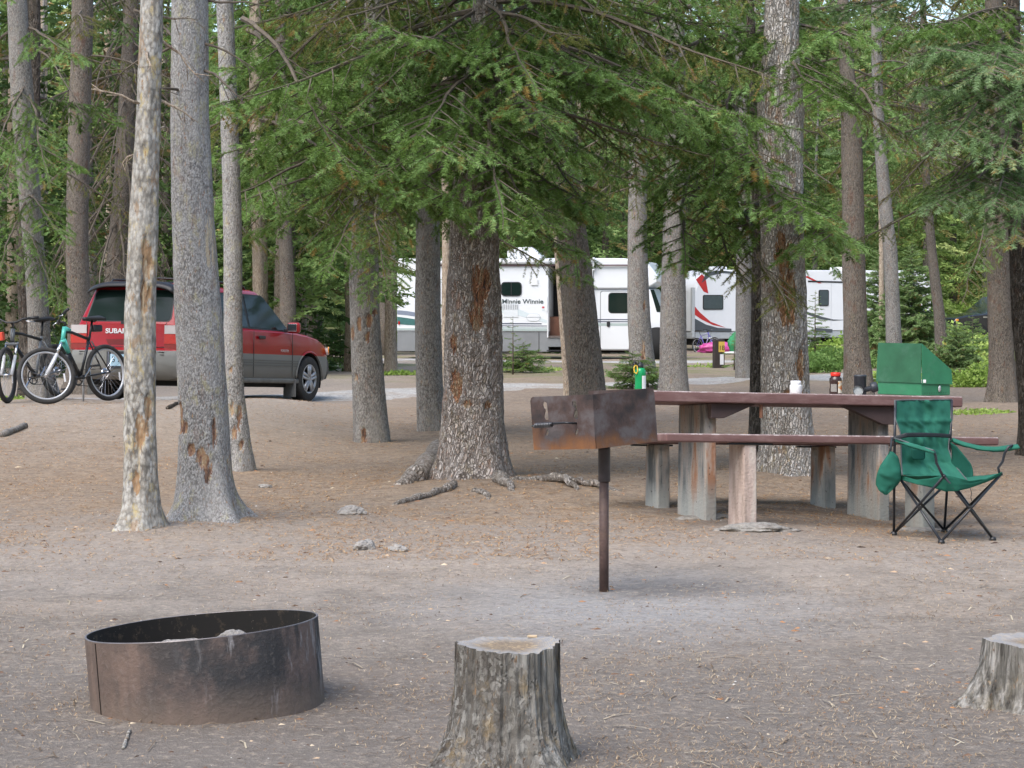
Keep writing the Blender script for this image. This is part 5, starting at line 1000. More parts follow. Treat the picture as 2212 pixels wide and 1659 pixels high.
# green camp stove with lid and wind flaps, seen from behind
p = on_table(1990, .36); sT = thing('camp_stove', 'green metal camp stove with raised lid and slanting wind flap', 'stove', p); PXM = S(p.y)
GM = simple('green_stove_enamel', (.035, .205, .100), .42, .14, 10, spec=.5, stain=(.11, .25, .17), stain_amt=.5); GM2 = simple('dark_green_enamel', (.028, .125, .062), .48, .25, 5, stain=(.10, .20, .15), stain_amt=.6)
aS, bS = R(132), R(30); vL, vR = Vector((math.cos(aS), math.sin(aS), 0)), Vector((math.cos(bS), math.sin(bS), 0)); WL, WR = .365, .250; hb = .092
def quadm(pts, th, name, mat, bev=.003): m = MB(); m.add(pts, [(0, 1, 2, 3)] if len(pts) == 4 else [tuple(range(len(pts)))]); return m.build(name, mat, sT, solid=th)
Z = Vector((0, 0, 1))
m = MB(); m.add([Vector(), vR * WR, vR * WR + vL * WL, vL * WL] + [q + Z * hb for q in (Vector(), vR * WR, vR * WR + vL * WL, vL * WL)], [(0, 3, 2, 1), (4, 5, 6, 7), (0, 1, 5, 4), (1, 2, 6, 5), (2, 3, 7, 6), (3, 0, 4, 7)]); m.build('case', GM, sT, bevel=.006)
l0, l1 = .085, .345
quadm([-vR * .006 - vL * .004 + Z * l0, vL * (WL + .004) - vR * .006 + Z * l0, vL * (WL - .006) - vR * .0 + Z * l1, vL * .004 + vR * .004 + Z * l1], .004, 'lid', GM2)
quadm([-vL * .007 + Z * (l0 - .004), -vL * .007 + vR * (WR + .008) + Z * (l0 - .014), -vL * .003 + vR * (WR + .004) + Z * .168, -vL * .003 + vR * .0 + Z * l1], .004, 'wind_flap', GM)
quadm([vL * (WL + .003) + Z * l0, vL * (WL + .003) + vR * (WR) + Z * l0, vL * (WL + .003) + vR * WR + Z * .15, vL * (WL - .004) + vR * .012 + Z * l1], .004, 'wind_flap', GM2)
m = MB()
for k in range(10): q = vR * (.03 + k * .020) - vL * .0015 + Z * .018; m.lathe([(0, 0), (.003, 0)], 8, Matrix.Translation(q) @ Vector((0, 0, 1)).rotation_difference(-vL).to_matrix().to_4x4(), cap=False)
m.build('vent_hole', BP, sT)
q = vR * .15 - vL * .006 + Z * .045; m = MB(); MQ = Matrix.Translation(q) @ Vector((0, 0, 1)).rotation_difference(-vL).to_matrix().to_4x4() @ Matrix.Rotation(R(35), 4, 'Z') @ Matrix.Diagonal((1, 1.5, 1, 1)); m.lathe([(0, .003), (.013, .003), (.014, 0), (0, 0)], 16, MQ, cap=False); m.build('latch_tag', simple('bright_tag', (.6, .6, .6), .4, .1, metal=.3), sT, True)
m = MB(); m.bar(q + Z * .02, q + Z * .042, .002, 6); m.build('tag_hook', BP, sT)
rk = vR * .012 - vL * .009 + Z * (l0 + .012); m = MB(); m.box(rk, (.030, .004, .022), None); m.build('paint_chip_patch', WP, sT, bevel=.003)
# ---- folding camp chair
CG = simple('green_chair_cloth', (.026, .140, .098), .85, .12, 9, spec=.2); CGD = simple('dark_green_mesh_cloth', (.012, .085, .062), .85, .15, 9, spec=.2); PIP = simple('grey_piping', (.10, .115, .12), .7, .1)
n = NT('black_tube_paint', .32, .5); n.col((.022, .025, .032)); TUBE = n.m
def zp(zx, zy): return 1620.1 + .29302 * zx, 729.1 + .29302 * zy
YF1, YF2, YF3, YF4 = 13.22, 13.64, 13.40, 13.90
cx0 = P(*zp(1430, 1500), 13.5); chT = thing('camping_chair', 'green folding camp chair with black crossed tube legs', 'chair', (cx0.x, 13.5, gz(cx0.x, 13.5)))
CO = Vector(chT.location)
def c3(zx, zy, Y): return P(*zp(zx, zy), Y) - CO
feet = {}
for k, (zx, Y) in enumerate([(1410, YF1), (1060, YF2), (1790, YF3), (1432, YF4)]): q = c3(zx, 1500, Y); feet[k + 1] = Vector((q.x, q.y, gz(q.x + CO.x, Y) - CO.z + .012))
F1, F2, F3, F4 = feet[1], feet[2], feet[3], feet[4]
SFL, SFR, SBL, SBR = c3(1430, 1022, YF1), c3(1850, 1010, YF3), c3(1112, 1050, YF2), c3(1478, 1050, YF4)
rt = .0082
for a, b in ((F1, SBL), (F2, SFL), (F1, SFR), (F3, SFL), (F3, SBR), (F4, SFR), (F4, SBL), (F2, SBR)): MB().bar(a, b + (b - a).normalized() * .01, rt, 10).build('leg_tube', TUBE, chT, True)
TL_, TR_ = c3(1072, 470, YF2 + .05), c3(1486, 462, YF4 + .05); ML_, MR_ = c3(1066, 740, YF2), c3(1478, 740, YF4)
MB().tube([F2, F2.lerp(ML_, .9), ML_, TL_], rt, 10).build('upright', TUBE, chT, True); MB().tube([F4, F4.lerp(MR_, .9), MR_, TR_], rt, 10).build('upright', TUBE, chT, True)
for f in (F1, F2, F3, F4): MB().lathe([(.0, -.014), (.020, -.014), (.022, -.004), (.016, .010), (0, .012)], 14, Matrix.Translation(f), cap=False).build('foot', BP, chT, True)
for (a, b, c_, d) in ((F1, SBL, F2, SFL), (F1, SFR, F3, SFL), (F3, SBR, F4, SFR), (F4, SBL, F2, SBR)):
    q = a.lerp(b, .5).lerp(c_.lerp(d, .5), .5); MB().box(q, (.022, .022, .022)).build('joint', BP, chT, bevel=.004)
# arm posts and arms
AL, AR = c3(1352, 832, YF1), c3(1905, 808, YF3 - .02)
MB().tube([SFL + Vector((.0, 0, -.01)), c3(1400, 975, YF1), c3(1375, 925, YF1), c3(1368, 870, YF1), AL], rt, 10).build('arm_post', TUBE, chT, True)
MB().tube([SFR + Vector((-.005, 0, -.01)), c3(1830, 960, YF3), c3(1862, 915, YF3), c3(1878, 850, YF3), AR, c3(1935, 797, YF3)], rt, 10).build('arm_post', TUBE, chT, True)
def cloth(name, fn, nu, nv, mat, th=.004): return MB().grid(fn, nu, nv).build(name, mat, chT, True, solid=th)
def wr(u, v, a=.008, s=0):
    a *= 2.4; q = float(fbm(np.array([[u * 6 + s, v * 4.2, s]]), 3)[0]); q2 = float(fbm(np.array([[(u + v * .6) * 4, (v - u) * 9, s + 4]]), 3)[0]); return Vector((0, -(q * .6 + q2) * a * 2.2, q * a * .3))
def backf(u, v):
    l = [c3(1066, 464, YF2 + .05), c3(1072, 600, YF2 + .03), c3(1108, 700, YF2 + .01), c3(1114, 820, YF2 - .01), c3(1116, 930, YF2 - .02), c3(1120, 1012, YF2 - .10)]
    r_ = [c3(1490, 456, YF4 + .05), c3(1492, 600, YF4 + .03), c3(1472, 700, YF4 + .01), c3(1462, 820, YF4 - .02), c3(1500, 930, YF4 - .08), c3(1600, 1052, YF4 - .28)]
    k = v * 5; i = min(4, int(k)); f = k - i; a = l[i].lerp(l[i + 1], f); b = r_[i].lerp(r_[i + 1], f); p_ = a.lerp(b, u); sag = -.012 * math.exp(-((v - .23) / .03) ** 2) + math.sin(math.pi * u) * (.022 + .03 * sst(np.array(v), .4, 1.0)); return p_ + Vector((.35 * sag, sag, 0)) + wr(u, v) * (math.sin(math.pi * min(1, max(0, u * 1.0))) * .8 + .2)
cloth('backrest', backf, 34, 44, CG)
def seatf(u, v):
    # u across (left to right), v from back to front
    bl, br_, fl, fr = c3(1120, 1020, YF2 - .05), c3(1478, 1040, YF4 - .08), SFL + Vector((0, 0, .004)), SFR + Vector((0, 0, .004)); a = bl.lerp(fl, v); b = br_.lerp(fr, v); p_ = a.lerp(b, u); s = math.sin(math.pi * u) * (.5 + .5 * math.sin(math.pi * v)); return p_ + Vector((0, 0, -.075 * s)) + wr(u, v, .004, 3)
cloth('seat', seatf, 26, 22, CG)
fe = [(1116, 1020, YF2 - .06), (1230, 1050, YF2 - .2), (1340, 1036, YF1 + .08), (1430, 1012, YF1 - .005), (1520, 1030, YF1 + .02), (1620, 1058, YF1 + .06), (1740, 1040, YF3 - .05), (1858, 992, YF3 - .01)]
lo = [(1118, 1052, YF2 - .06), (1230, 1082, YF2 - .22), (1340, 1106, YF1 + .10), (1440, 1136, YF1 + .02), (1530, 1132, YF1 + .03), (1620, 1110, YF1 + .07), (1740, 1066, YF3 - .04), (1862, 1012, YF3)]
def valf(u, v):
    k = u * 7; i = min(6, int(k)); f = k - i; a = c3(*fe[i]).lerp(c3(*fe[i + 1]), f); b = c3(*lo[i]).lerp(c3(*lo[i + 1]), f); return a.lerp(b, v) + wr(u, v, .002, 8)
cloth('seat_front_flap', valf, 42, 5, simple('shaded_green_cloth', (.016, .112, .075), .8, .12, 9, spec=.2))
def tubes(name, pts, r, mat): return MB().tube(pts, r, 8).build(name, mat, chT, True)
def armf(A0, A1, drop, w_):
    def f(u, v):
        p_ = A0.lerp(A1, u); return p_ + Vector((.0, (v - .5) * w_, -drop * math.sin(math.pi * u) - .018 * abs(v - .5) * 2)) + wr(u, v, .003, 5)
    return f
cloth('armrest', armf(c3(1066, 742, YF2 - .02), AL + Vector((.0, 0, .002)), .004, .07), 16, 6, CG, .012)
cloth('armrest', armf(c3(1490, 745, YF4 - .04), c3(1978, 792, YF3 - .02), .035, .08), 20, 6, CG, .016)
m = MB()
def strapf(u, v):
    a, b = c3(1046, 735 + 26 * v, YF2 - .03), c3(1486, 712 + 30 * v, YF4 - .05); mid = c3(1150, 702 + 34 * v, YF2 - .06)
    return a.lerp(mid, u / .22) if u < .22 else mid.lerp(b, (u - .22) / .78) + Vector((0, 0, .004 * math.sin((u - .22) * 4)))
cloth('shoulder_strap', strapf, 24, 3, simple('black_webbing', (.022, .026, .032), .7, .1), .004)
tubes('strap_tail', [c3(1046, 740, YF2 - .03), c3(1040, 800, YF2 - .05), c3(1030, 860, YF2 - .06)], .007, bpy.data.materials['black_webbing'])
# drawstring bag hanging at the left, side pocket at the right
def bagf(u, v):
    prof_ = [(1040, 840, 14), (1050, 880, 44), (1035, 940, 74), (1026, 1000, 90), (1024, 1040, 95), (1010, 1085, 80), (996, 1130, 46), (1000, 1160, 10)]
    k = v * 7; i = min(6, int(k)); f = k - i; a, b = prof_[i], prof_[i + 1]; x, y, w_ = (a[j] + (b[j] - a[j]) * f for j in range(3)); c_ = c3(x, y, YF2 - .07); r_ = w_ * .29302 / FPX * YF2; t = 2 * math.pi * u
    return c_ + Vector((math.cos(t) * r_, math.sin(t) * r_ * .45, 0)) + wr(u, v, .003, 12)
MB().grid(bagf, 28, 24).build('storage_bag', simple('bag_cloth', (.020, .125, .088), .8, .15, 9, spec=.2), chT, True)
def pockf(u, v):
    t_, b_ = [(1476, 770), (1520, 800), (1570, 860), (1625, 930)], [(1476, 960), (1530, 1010), (1590, 1045), (1634, 1060)]
    k = u * 3; i = min(2, int(k)); f = k - i; a = c3(t_[i][0] + (t_[i + 1][0] - t_[i][0]) * f, t_[i][1] + (t_[i + 1][1] - t_[i][1]) * f, YF4 - .05 - .2 * u); b = c3(b_[i][0] + (b_[i + 1][0] - b_[i][0]) * f, b_[i][1] + (b_[i + 1][1] - b_[i][1]) * f, YF4 - .08 - .2 * u)
    return a.lerp(b, v) + Vector((.012 * math.sin(math.pi * v), -.02 * math.sin(math.pi * v) * math.sin(math.pi * u), 0))
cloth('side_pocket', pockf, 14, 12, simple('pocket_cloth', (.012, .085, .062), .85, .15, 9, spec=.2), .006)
def cupf(u, v):
    return c3(1192 + 98 * u, 822 + 78 * v - (0 if .1 < u < .9 else 14) * v, YF2 + (YF4 - YF2) * (.2 + .25 * u) - .065) + Vector((0, -.01 * math.sin(math.pi * u), 0))
cloth('mesh_pocket', cupf, 8, 8, CGD, .004)
for pts in ([backf(0, i / 20) + Vector((0, -.004, 0)) for i in range(21)], [backf(1, i / 20) + Vector((0, -.004, 0)) for i in range(21)], [backf(i / 12, 0) + Vector((0, -.003, 0)) for i in range(13)]): tubes('piping', pts, .0042, PIP)
tubes('piping', [c3(1066, 742, YF2 - .06), c3(1150, 770, YF2 - .15), c3(1240, 800, YF2 - .25), c3(1352, 832, YF1 - .02)], .0048, PIP)
tubes('drawcord', [c3(1622, 1105, YF1 + .05), c3(1635, 1150, YF1 + .05), c3(1628, 1175, YF1 + .05), c3(1634, 1205, YF1 + .05)], .0022, BP)
# ================================================================== VEHICLES AND BICYCLES
def paint(name, c, rough=.28, coat=.6, dirt=(.22, .19, .16), da=.25, spec=.5):
    n = NT(name, rough, spec); v = n.map(); f = n.noise(v, 2.5, 6, .65); s = n.n.new('ShaderNodeSeparateXYZ'); n.L(v, s.inputs[0])
    cc = n.mix(n.math('MULTIPLY', n.ramp(f, [(.45, 0.0), (.7, 1.0)]), da * .5), c, dirt); cc = n.mix(n.math('MULTIPLY', n.ramp(n.math('ADD', s.outputs[2], n.math('MULTIPLY', f, .4)), [(.45, 1.0), (.85, 0.0)]), da), cc, dirt); n.col(cc)
    n.b.inputs['Coat Weight'].default_value = coat; n.b.inputs['Coat Roughness'].default_value = .08; return n.m
def mat_car():
    n = NT('red_and_grey_car_paint', .32, .5); v = n.map(); s = n.n.new('ShaderNodeSeparateXYZ'); n.L(v, s.inputs[0]); z = s.outputs[2]; f = n.noise(v, 2.2, 6, .6)
    g = n.math('GREATER_THAN', z, .655); low = n.mix(n.ramp(n.math('ADD', z, n.math('MULTIPLY', f, .2)), [(.35, 0.0), (.62, 1.0)]), (.15, .138, .118), (.205, .205, .19)); red = n.mix(n.ramp(f, [(.4, 0.0), (.7, .20)]), (.31, .004, .010), (.23, .012, .014)); n.col(n.mix(g, low, red))
    n.L(n.ramp(g, [(0, .6), (1, .30)]), n.b.inputs['Roughness']); n.b.inputs['Specular IOR Level'].default_value = .3; n.L(n.math('MULTIPLY', g, .22), n.b.inputs['Coat Weight']); n.b.inputs['Coat Roughness'].default_value = .06; return n.m
CARP = mat_car()
n = NT('car_glass', .05, .24); n.col((.010, .020, .017)); CGL = n.m
RUB = simple('tyre_rubber', (.030, .029, .028), .85, .3, 12, stain=(.10, .09, .075), stain_amt=.4); TRIM = simple('black_trim', (.018, .018, .02), .45, .15)
ALU = simple('alloy', (.42, .43, .45), .35, .1, 10, metal=.5); CHR = simple('chrome', (.6, .6, .62), .15, .05, 8, metal=1); DRK = simple('dark_underbody', (.010, .010, .010), .9, .1)
RED = simple('red_lens', (.42, .012, .012), .15, .05); CLR = simple('clear_lens', (.46, .42, .42), .12, .05); AMB = simple('amber_lens', (.75, .28, .03), .2, .05); WHT = simple('white_lettering', (.72, .72, .73), .4, .05)
def wheel(parent, loc, r, wd, rim_r, spokes, rim_mat, name='wheel'):
    """wheel > tyre, rim ; axle along local y, outer face towards -y"""
    w_ = bpy.data.objects.new(name, None); col.objects.link(w_); w_.parent = parent; w_.location = loc; MY = Matrix.Rotation(R(90), 4, 'X')
    MB().lathe([(rim_r, -wd / 2), (rim_r + .02, -wd / 2 - .004), (r - .03, -wd / 2 - .006), (r - .008, -wd / 2 + .008), (r, -wd / 2 + .03), (r, wd / 2 - .03), (r - .008, wd / 2 - .008), (r - .03, wd / 2 + .006), (rim_r + .02, wd / 2 + .004), (rim_r, wd / 2)], 48, MY, cap=False).build('tyre', RUB, w_, True)
    m = MB(); m.lathe([(rim_r + .004, wd / 2 + .002), (rim_r - .012, wd / 2 + .004), (rim_r - .02, wd / 2 - .03), (rim_r - .02, -wd / 2)], 40, MY, cap=False)
    for k in range(spokes):
        a = 2 * math.pi * k / spokes + .3; c, s = math.cos(a), math.sin(a)
        for q in (-1, 1) if spokes == 5 else (0,):
            p0 = Vector((.03 * c - .018 * q * s, -wd / 2 + .012, .03 * s + .018 * q * c)); p1 = Vector(((rim_r - .012) * c - .030 * q * s, -wd / 2 + .012, (rim_r - .012) * s + .030 * q * c)); m.tube([p0, p0.lerp(p1, .5) + Vector((0, -.006, 0)), p1], [.026, .021, .026], 8)
    m.lathe([(0, wd / 2 + .006), (.055, wd / 2 + .004), (.065, wd / 2 - .01)], 20, MY, cap=False); m.build('rim', rim_mat, w_, True)
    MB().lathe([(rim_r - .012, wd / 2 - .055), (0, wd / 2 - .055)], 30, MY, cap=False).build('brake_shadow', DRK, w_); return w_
# ---------------------------------------------------------------- red estate car
def build_car():
    yaw = math.atan2(.917, .400); d = Vector((.400, .917, 0)); rc = Vector((-4.30, 28.7, 0)); lf = Vector((-.917, .400, 0)); o = rc + lf * .8675; pr, pf_ = o + d * .97, o + d * 3.49
    zr_, zf = -.005, -.118; t = thing('parked_car', 'red estate car with grey lower panels parked behind the three pale trunks', 'car', (0, 0, 0))
    pit = math.atan2(zr_ - zf, 2.52); t.rotation_euler = Euler((0, pit, yaw), 'XYZ'); t.location = (o.x, o.y, zr_ + .97 * math.tan(pit))
    bl = 1.0
    S_ = [(-.03, .55, .42, .64), (-.005, .72, .36, .655), (.04, .80, .31, .665), (.075, .845, .28, .68), (.078, .80, .28, .70), (.085, .835, .28, .99), (.16, .857, .27, 1.0), (.5, .866, .27, bl), (.97, .8675, .27, bl), (1.6, .8675, .25, bl), (2.5, .8675, .25, bl - .005), (3.10, .866, .25, .985), (3.49, .862, .26, .955), (3.85, .845, .27, .905), (4.10, .80, .28, .845), (4.24, .74, .30, .79), (4.29, .72, .30, .70), (4.295, .74, .30, .655), (4.36, .70, .33, .64), (4.43, .56, .38, .60)]
    sec = lambda w_, zb, zt: [(0, zb), (w_ * .80, zb), (w_ * .95, zb + .03), (w_ * .985, zb + .10), (w_, zb + (zt - zb) * .34), (w_, zb + (zt - zb) * .52), (w_ * .995, zb + (zt - zb) * .75), (w_ * .965, zt - .035), (w_ * .92, zt - .008), (w_ * .6, zt + .012), (0, zt + .02)]
    m = MB(); vs = []; fs = []; rings = []
    for x, w_, zb, zt in S_:
        h = sec(w_, zb, zt); ring = [(x, y, z) for y, z in h] + [(x, -y, z) for y, z in h[-2:0:-1]]; rings.append(ring); vs += ring
    k = len(rings[0])
    for i in range(len(rings) - 1):
        for j in range(k): fs.append((i * k + j, i * k + (j + 1) % k, (i + 1) * k + (j + 1) % k, (i + 1) * k + j))
    fs.append(tuple(range(k))); fs.append(tuple(len(vs) - 1 - j for j in range(k))); m.add(vs, fs); body = m.build('body', CARP, t, True)
    for x in (.97, 3.49):
        c = MB().lathe([(.375, -1.2), (.375, -.62)], 48, Matrix.Translation((x, 0, .325)) @ Matrix.Rotation(R(-90), 4, 'X')).build('cut', CARP); c2 = MB().lathe([(.375, .62), (.375, 1.2)], 48, Matrix.Translation((x, 0, .325)) @ Matrix.Rotation(R(-90), 4, 'X')).build('cut', CARP)
        for cc in (c, c2):
            bm_ = body.modifiers.new('b', 'BOOLEAN'); bm_.operation = 'DIFFERENCE'; bm_.object = cc; cc.parent = t; bpy.context.view_layer.update()
            me = bpy.data.meshes.new_from_object(body.evaluated_get(bpy.context.evaluated_depsgraph_get())); body.modifiers.clear(); body.data = me; bpy.data.objects.remove(cc)
    body.data.name = 'body'; body.data.shade_smooth(); body.data.set_sharp_from_angle(angle=R(32))
    hw = lambda z: .800 - (z - .97) * .26; xr = lambda z: .105 + (z - .97) * .42; xf = lambda z: 3.12 - (z - .97) * 1.42
    rg = []
    for z, ins in ((.96, 0), (1.10, 0), (1.25, 0), (1.40, 0), (1.47, 0), (1.515, .035), (1.54, .10), (1.552, .25)):
        a, b, h = xr(min(z, 1.47)) + ins, xf(min(z, 1.47)) - ins * 1.2, hw(min(z, 1.47)) - ins; rg.append([(x, y, z) for x, y in rr(a, b, -h, h, .09, 4)])
    m = MB(); k = len(rg[0]); vs = [p for r_ in rg for p in r_]; fs = [(i * k + j, i * k + (j + 1) % k, (i + 1) * k + (j + 1) % k, (i + 1) * k + j) for i in range(len(rg) - 1) for j in range(k)]; fs.append(tuple((len(rg) - 1) * k + j for j in range(k))); m.add(vs, fs); ro = m.build('roof', CARP, t, True); ro.data.set_sharp_from_angle(angle=R(30))
    def sidepoly(pts, name, mat, off, sgn=-1): mm = MB(); mm.add([(x, sgn * (hw(z) + off), z) for x, z in pts], [tuple(range(len(pts)))]); return mm.build(name, mat, t, fix=False)
    frames = [[(.30, 1.03), (.95, 1.025), (.95, 1.43), (.52, 1.43), (.40, 1.36)], [(1.0, 1.02), (1.86, 1.02), (1.86, 1.455), (1.0, 1.44)], [(1.92, 1.02), (2.98, 1.0), (2.44, 1.43), (2.38, 1.455), (1.92, 1.455)]]
    for s in (-1, 1):
        for f in frames:
            cx_, cz = sum(p[0] for p in f) / len(f), sum(p[1] for p in f) / len(f); fr = sidepoly([(cx_ + (x - cx_) * 1.07 + .0, cz + (z - cz) * 1.10) for x, z in f], 'window_frame', TRIM, .004, s)
            g = sidepoly(f, 'window_glass', CGL, .0075, s)
    def rearpoly(pts, name, mat, off): mm = MB(); mm.add([(xr(z) - off, y, z) for y, z in pts], [tuple(range(len(pts)))]); return mm.build(name, mat, t, fix=False)
    o2 = rr(-.645, .645, 1.045, 1.445, .06); w0 = lambda y, z: y * (1 - (z - 1.04) * .20)
    rearpoly([(w0(y, z) * 1.03, 1.245 + (z - 1.245) * 1.06) for y, z in o2], 'rear_window_seal', TRIM, .004); rearpoly([(w0(y, z), z) for y, z in o2], 'rear_window', CGL, .008)
    mm = MB(); pts = [(-.60, 1.02), (.60, 1.02), (.52, 1.44), (-.52, 1.44)]; mm.add([(xf(z) + .005, y, z) for y, z in pts], [(0, 1, 2, 3)]); mm.build('windscreen', CGL, t, fix=False)
    # black roof spoiler, rails, wiper
    MB().grid(lambda u, v: (.165 + .34 * v - .03 * (1 - abs(u * 2 - 1) ** 3), -.66 + 1.32 * u, 1.530 + .028 * math.sin(math.pi * min(1, v * 1.1)) - .09 * abs(u * 2 - 1) ** 5 - (.035 if v == 0 else 0)), 24, 6).build('roof_spoiler', TRIM, t, True, solid=.022)
    for s in (-1, 1):
        m = MB(); m.tube([(.55, s * .56, 1.555), (.62, s * .565, 1.605), (1.3, s * .57, 1.615), (2.05, s * .565, 1.60), (2.15, s * .56, 1.55)], .014, 8)
        for x in (1.0, 1.6): m.bar((x, s * .568, 1.54), (x, s * .568, 1.61), .014, 6)
        m.build('roof_rail', TRIM, t, True)
    for x in (.85, 1.75): MB().tube([(x, -.57, 1.612), (x, 0, 1.635), (x, .57, 1.612)], .014, 8).build('roof_crossbar', TRIM, t, True)
    m = MB(); m.tube([(.105, .05, 1.035), (.115, -.20, 1.04), (.125, -.36, 1.075)], .009, 6); m.box((.10, .03, 1.02), (.05, .09, .04)); m.build('rear_wiper', TRIM, t)
    # tail lamps with clear upper band
    for s in (-1, 1):
        for z0, z1, mt, nm in ((.875, .985, CLR, 'reversing_lamp'), (.745, .87, RED, 'tail_lamp'), (.665, .74, simple('dark_red_lens', (.22, .012, .014), .2, .05), 'tail_reflector')):
            mm = MB(); mm.grid(lambda u, v: ((.072 - .004) if u < .55 else .068 + (u - .55) * .42, s * ((.60 + .26 * min(1, u / .55)) if u < .55 else .863 + .010), z0 + (z1 - z0) * v), 8, 2); mm.build(nm, mt, t)
    # tailgate details: seam, badge strip, plate recess, plate
    m = MB()
    for s in (-1, 1): m.tube([(.078, s * .60, .70), (.078, s * .60, .98), (.09, s * .62, 1.02)], .005, 5)
    m.tube([(.074, -.60, .70), (.074, .60, .70)], .005, 5); m.build('tailgate_seam', TRIM, t)
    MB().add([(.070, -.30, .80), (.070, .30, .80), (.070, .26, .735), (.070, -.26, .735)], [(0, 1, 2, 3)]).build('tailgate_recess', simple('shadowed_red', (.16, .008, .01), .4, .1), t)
    MR = Matrix(((0, 0, -1, .076), (-1, 0, 0, .11), (0, 1, 0, .905), (0, 0, 0, 1))); text_mesh('lettering', 'SUBARU', .088, WHT, t, MR, .003, 1.22, .002)
    MB().box((-.034, 0, .53), (.008, .42, .22)).build('plate_surround', TRIM, t); MB().box((-.041, 0, .525), (.006, .31, .155)).build('number_plate', simple('pale_blue_plate', (.30, .46, .56), .5, .1), t, bevel=.003)
    text_mesh('plate_number', '5 747', .11, TRIM, t, Matrix(((0, 0, -1, -.0455), (-1, 0, 0, 0), (0, 1, 0, .53), (0, 0, 0, 1))), .001)
    for z in (.60, .635): MB().box((-.012, 0, z), (.02, 1.30, .008)).build('bumper_groove', TRIM, t)
    # side details (right and left)
    for s in (-1, 1):
        y = s * .8705; m = MB()
        for x in (1.02, 1.90, 2.98): m.tube([(x + (.10 if x == 1.02 else 0), y, .34), (x, y, .70), (x, s * .868, .97)], .0045, 5)
        m.build('door_seam', TRIM, t)
        for x in (1.25, 2.12): m = MB(); m.box((x, s * .874, .885), (.17, .022, .045)); m.build('door_handle', TRIM, t, bevel=.008)
        for z in (.50, .535, .57): MB().box((2.2, s * .8715, z), (1.9, .006, .009)).build('cladding_groove', simple('groove_grey', (.13, .13, .12), .6, .1), t)
        MB().box((2.15, s * .83, .29), (2.2, .07, .07)).build('side_sill', simple('sill_grey', (.15, .145, .13), .6, .2), t, bevel=.02)
        for x in (.97, 3.49):
            m = MB(); m.tube([(x + .385 * math.cos(a), s * .868, .325 + .385 * math.sin(a)) for a in np.linspace(.02, math.pi - .02, 22)], .014, 6); m.build('arch_lip', CARP, t, True)
            m = MB(); m.grid(lambda u, v: (x + .373 * math.cos(-.35 + (math.pi + .7) * u), s * (.50 + .355 * v), .325 + .373 * math.sin(-.35 + (math.pi + .7) * u)), 24, 2); m.build('arch_liner', DRK, t, True)
            MB().box((x - .43, s * .79, .19), (.014, .20, .25)).build('mud_flap', simple('mud_flap_rubber', (.14, .14, .135), .8, .2), t, bevel=.006)
            w_ = wheel(t, (x, s * .765, .325), .325, .205, .205, 5, ALU); 
            if s > 0: w_.rotation_euler = (0, 0, math.pi)
    # door mirror
    mr = bpy.data.objects.new('door_mirror', None); 
    for s in (-1, 1):
        h = MB().box((2.82, s * .975, 1.035), (.10, .19, .15)).build('door_mirror', simple('mirror_red', (.30, .014, .016), .25, .1), t, bevel=.035)
        MB().box((2.765, s * .975, 1.035), (.006, .145, .112)).build('mirror_glass', CHR, h, bevel=.01); MB().box((2.84, s * .87, 1.00), (.07, .10, .05)).build('mirror_stalk', TRIM, h, bevel=.01)
    for s in (-1, 1): MB().grid(lambda u, v: (4.10 + .16 * u, s * (.845 - .09 * u - .008 * v), .70 + .10 * v - .02 * u), 6, 3).build('indicator_lamp', AMB, t, True, solid=.01); MB().grid(lambda u, v: (4.255 + .01 * v, s * (.50 + .25 * u), .68 + .10 * v), 6, 3).build('headlight', CLR, t, solid=.01)
    MB().box((2.2, 0, .27), (3.7, 1.45, .14)).build('underbody', DRK, t); text_mesh('side_badge', 'FORESTER', .05, simple('silver_badge', (.5, .45, .44), .4, .1), t, Matrix(((1, 0, 0, 2.76), (0, 0, -1, -.8715), (0, 1, 0, .71), (0, 0, 0, 1))), .001)
    return t
build_car()
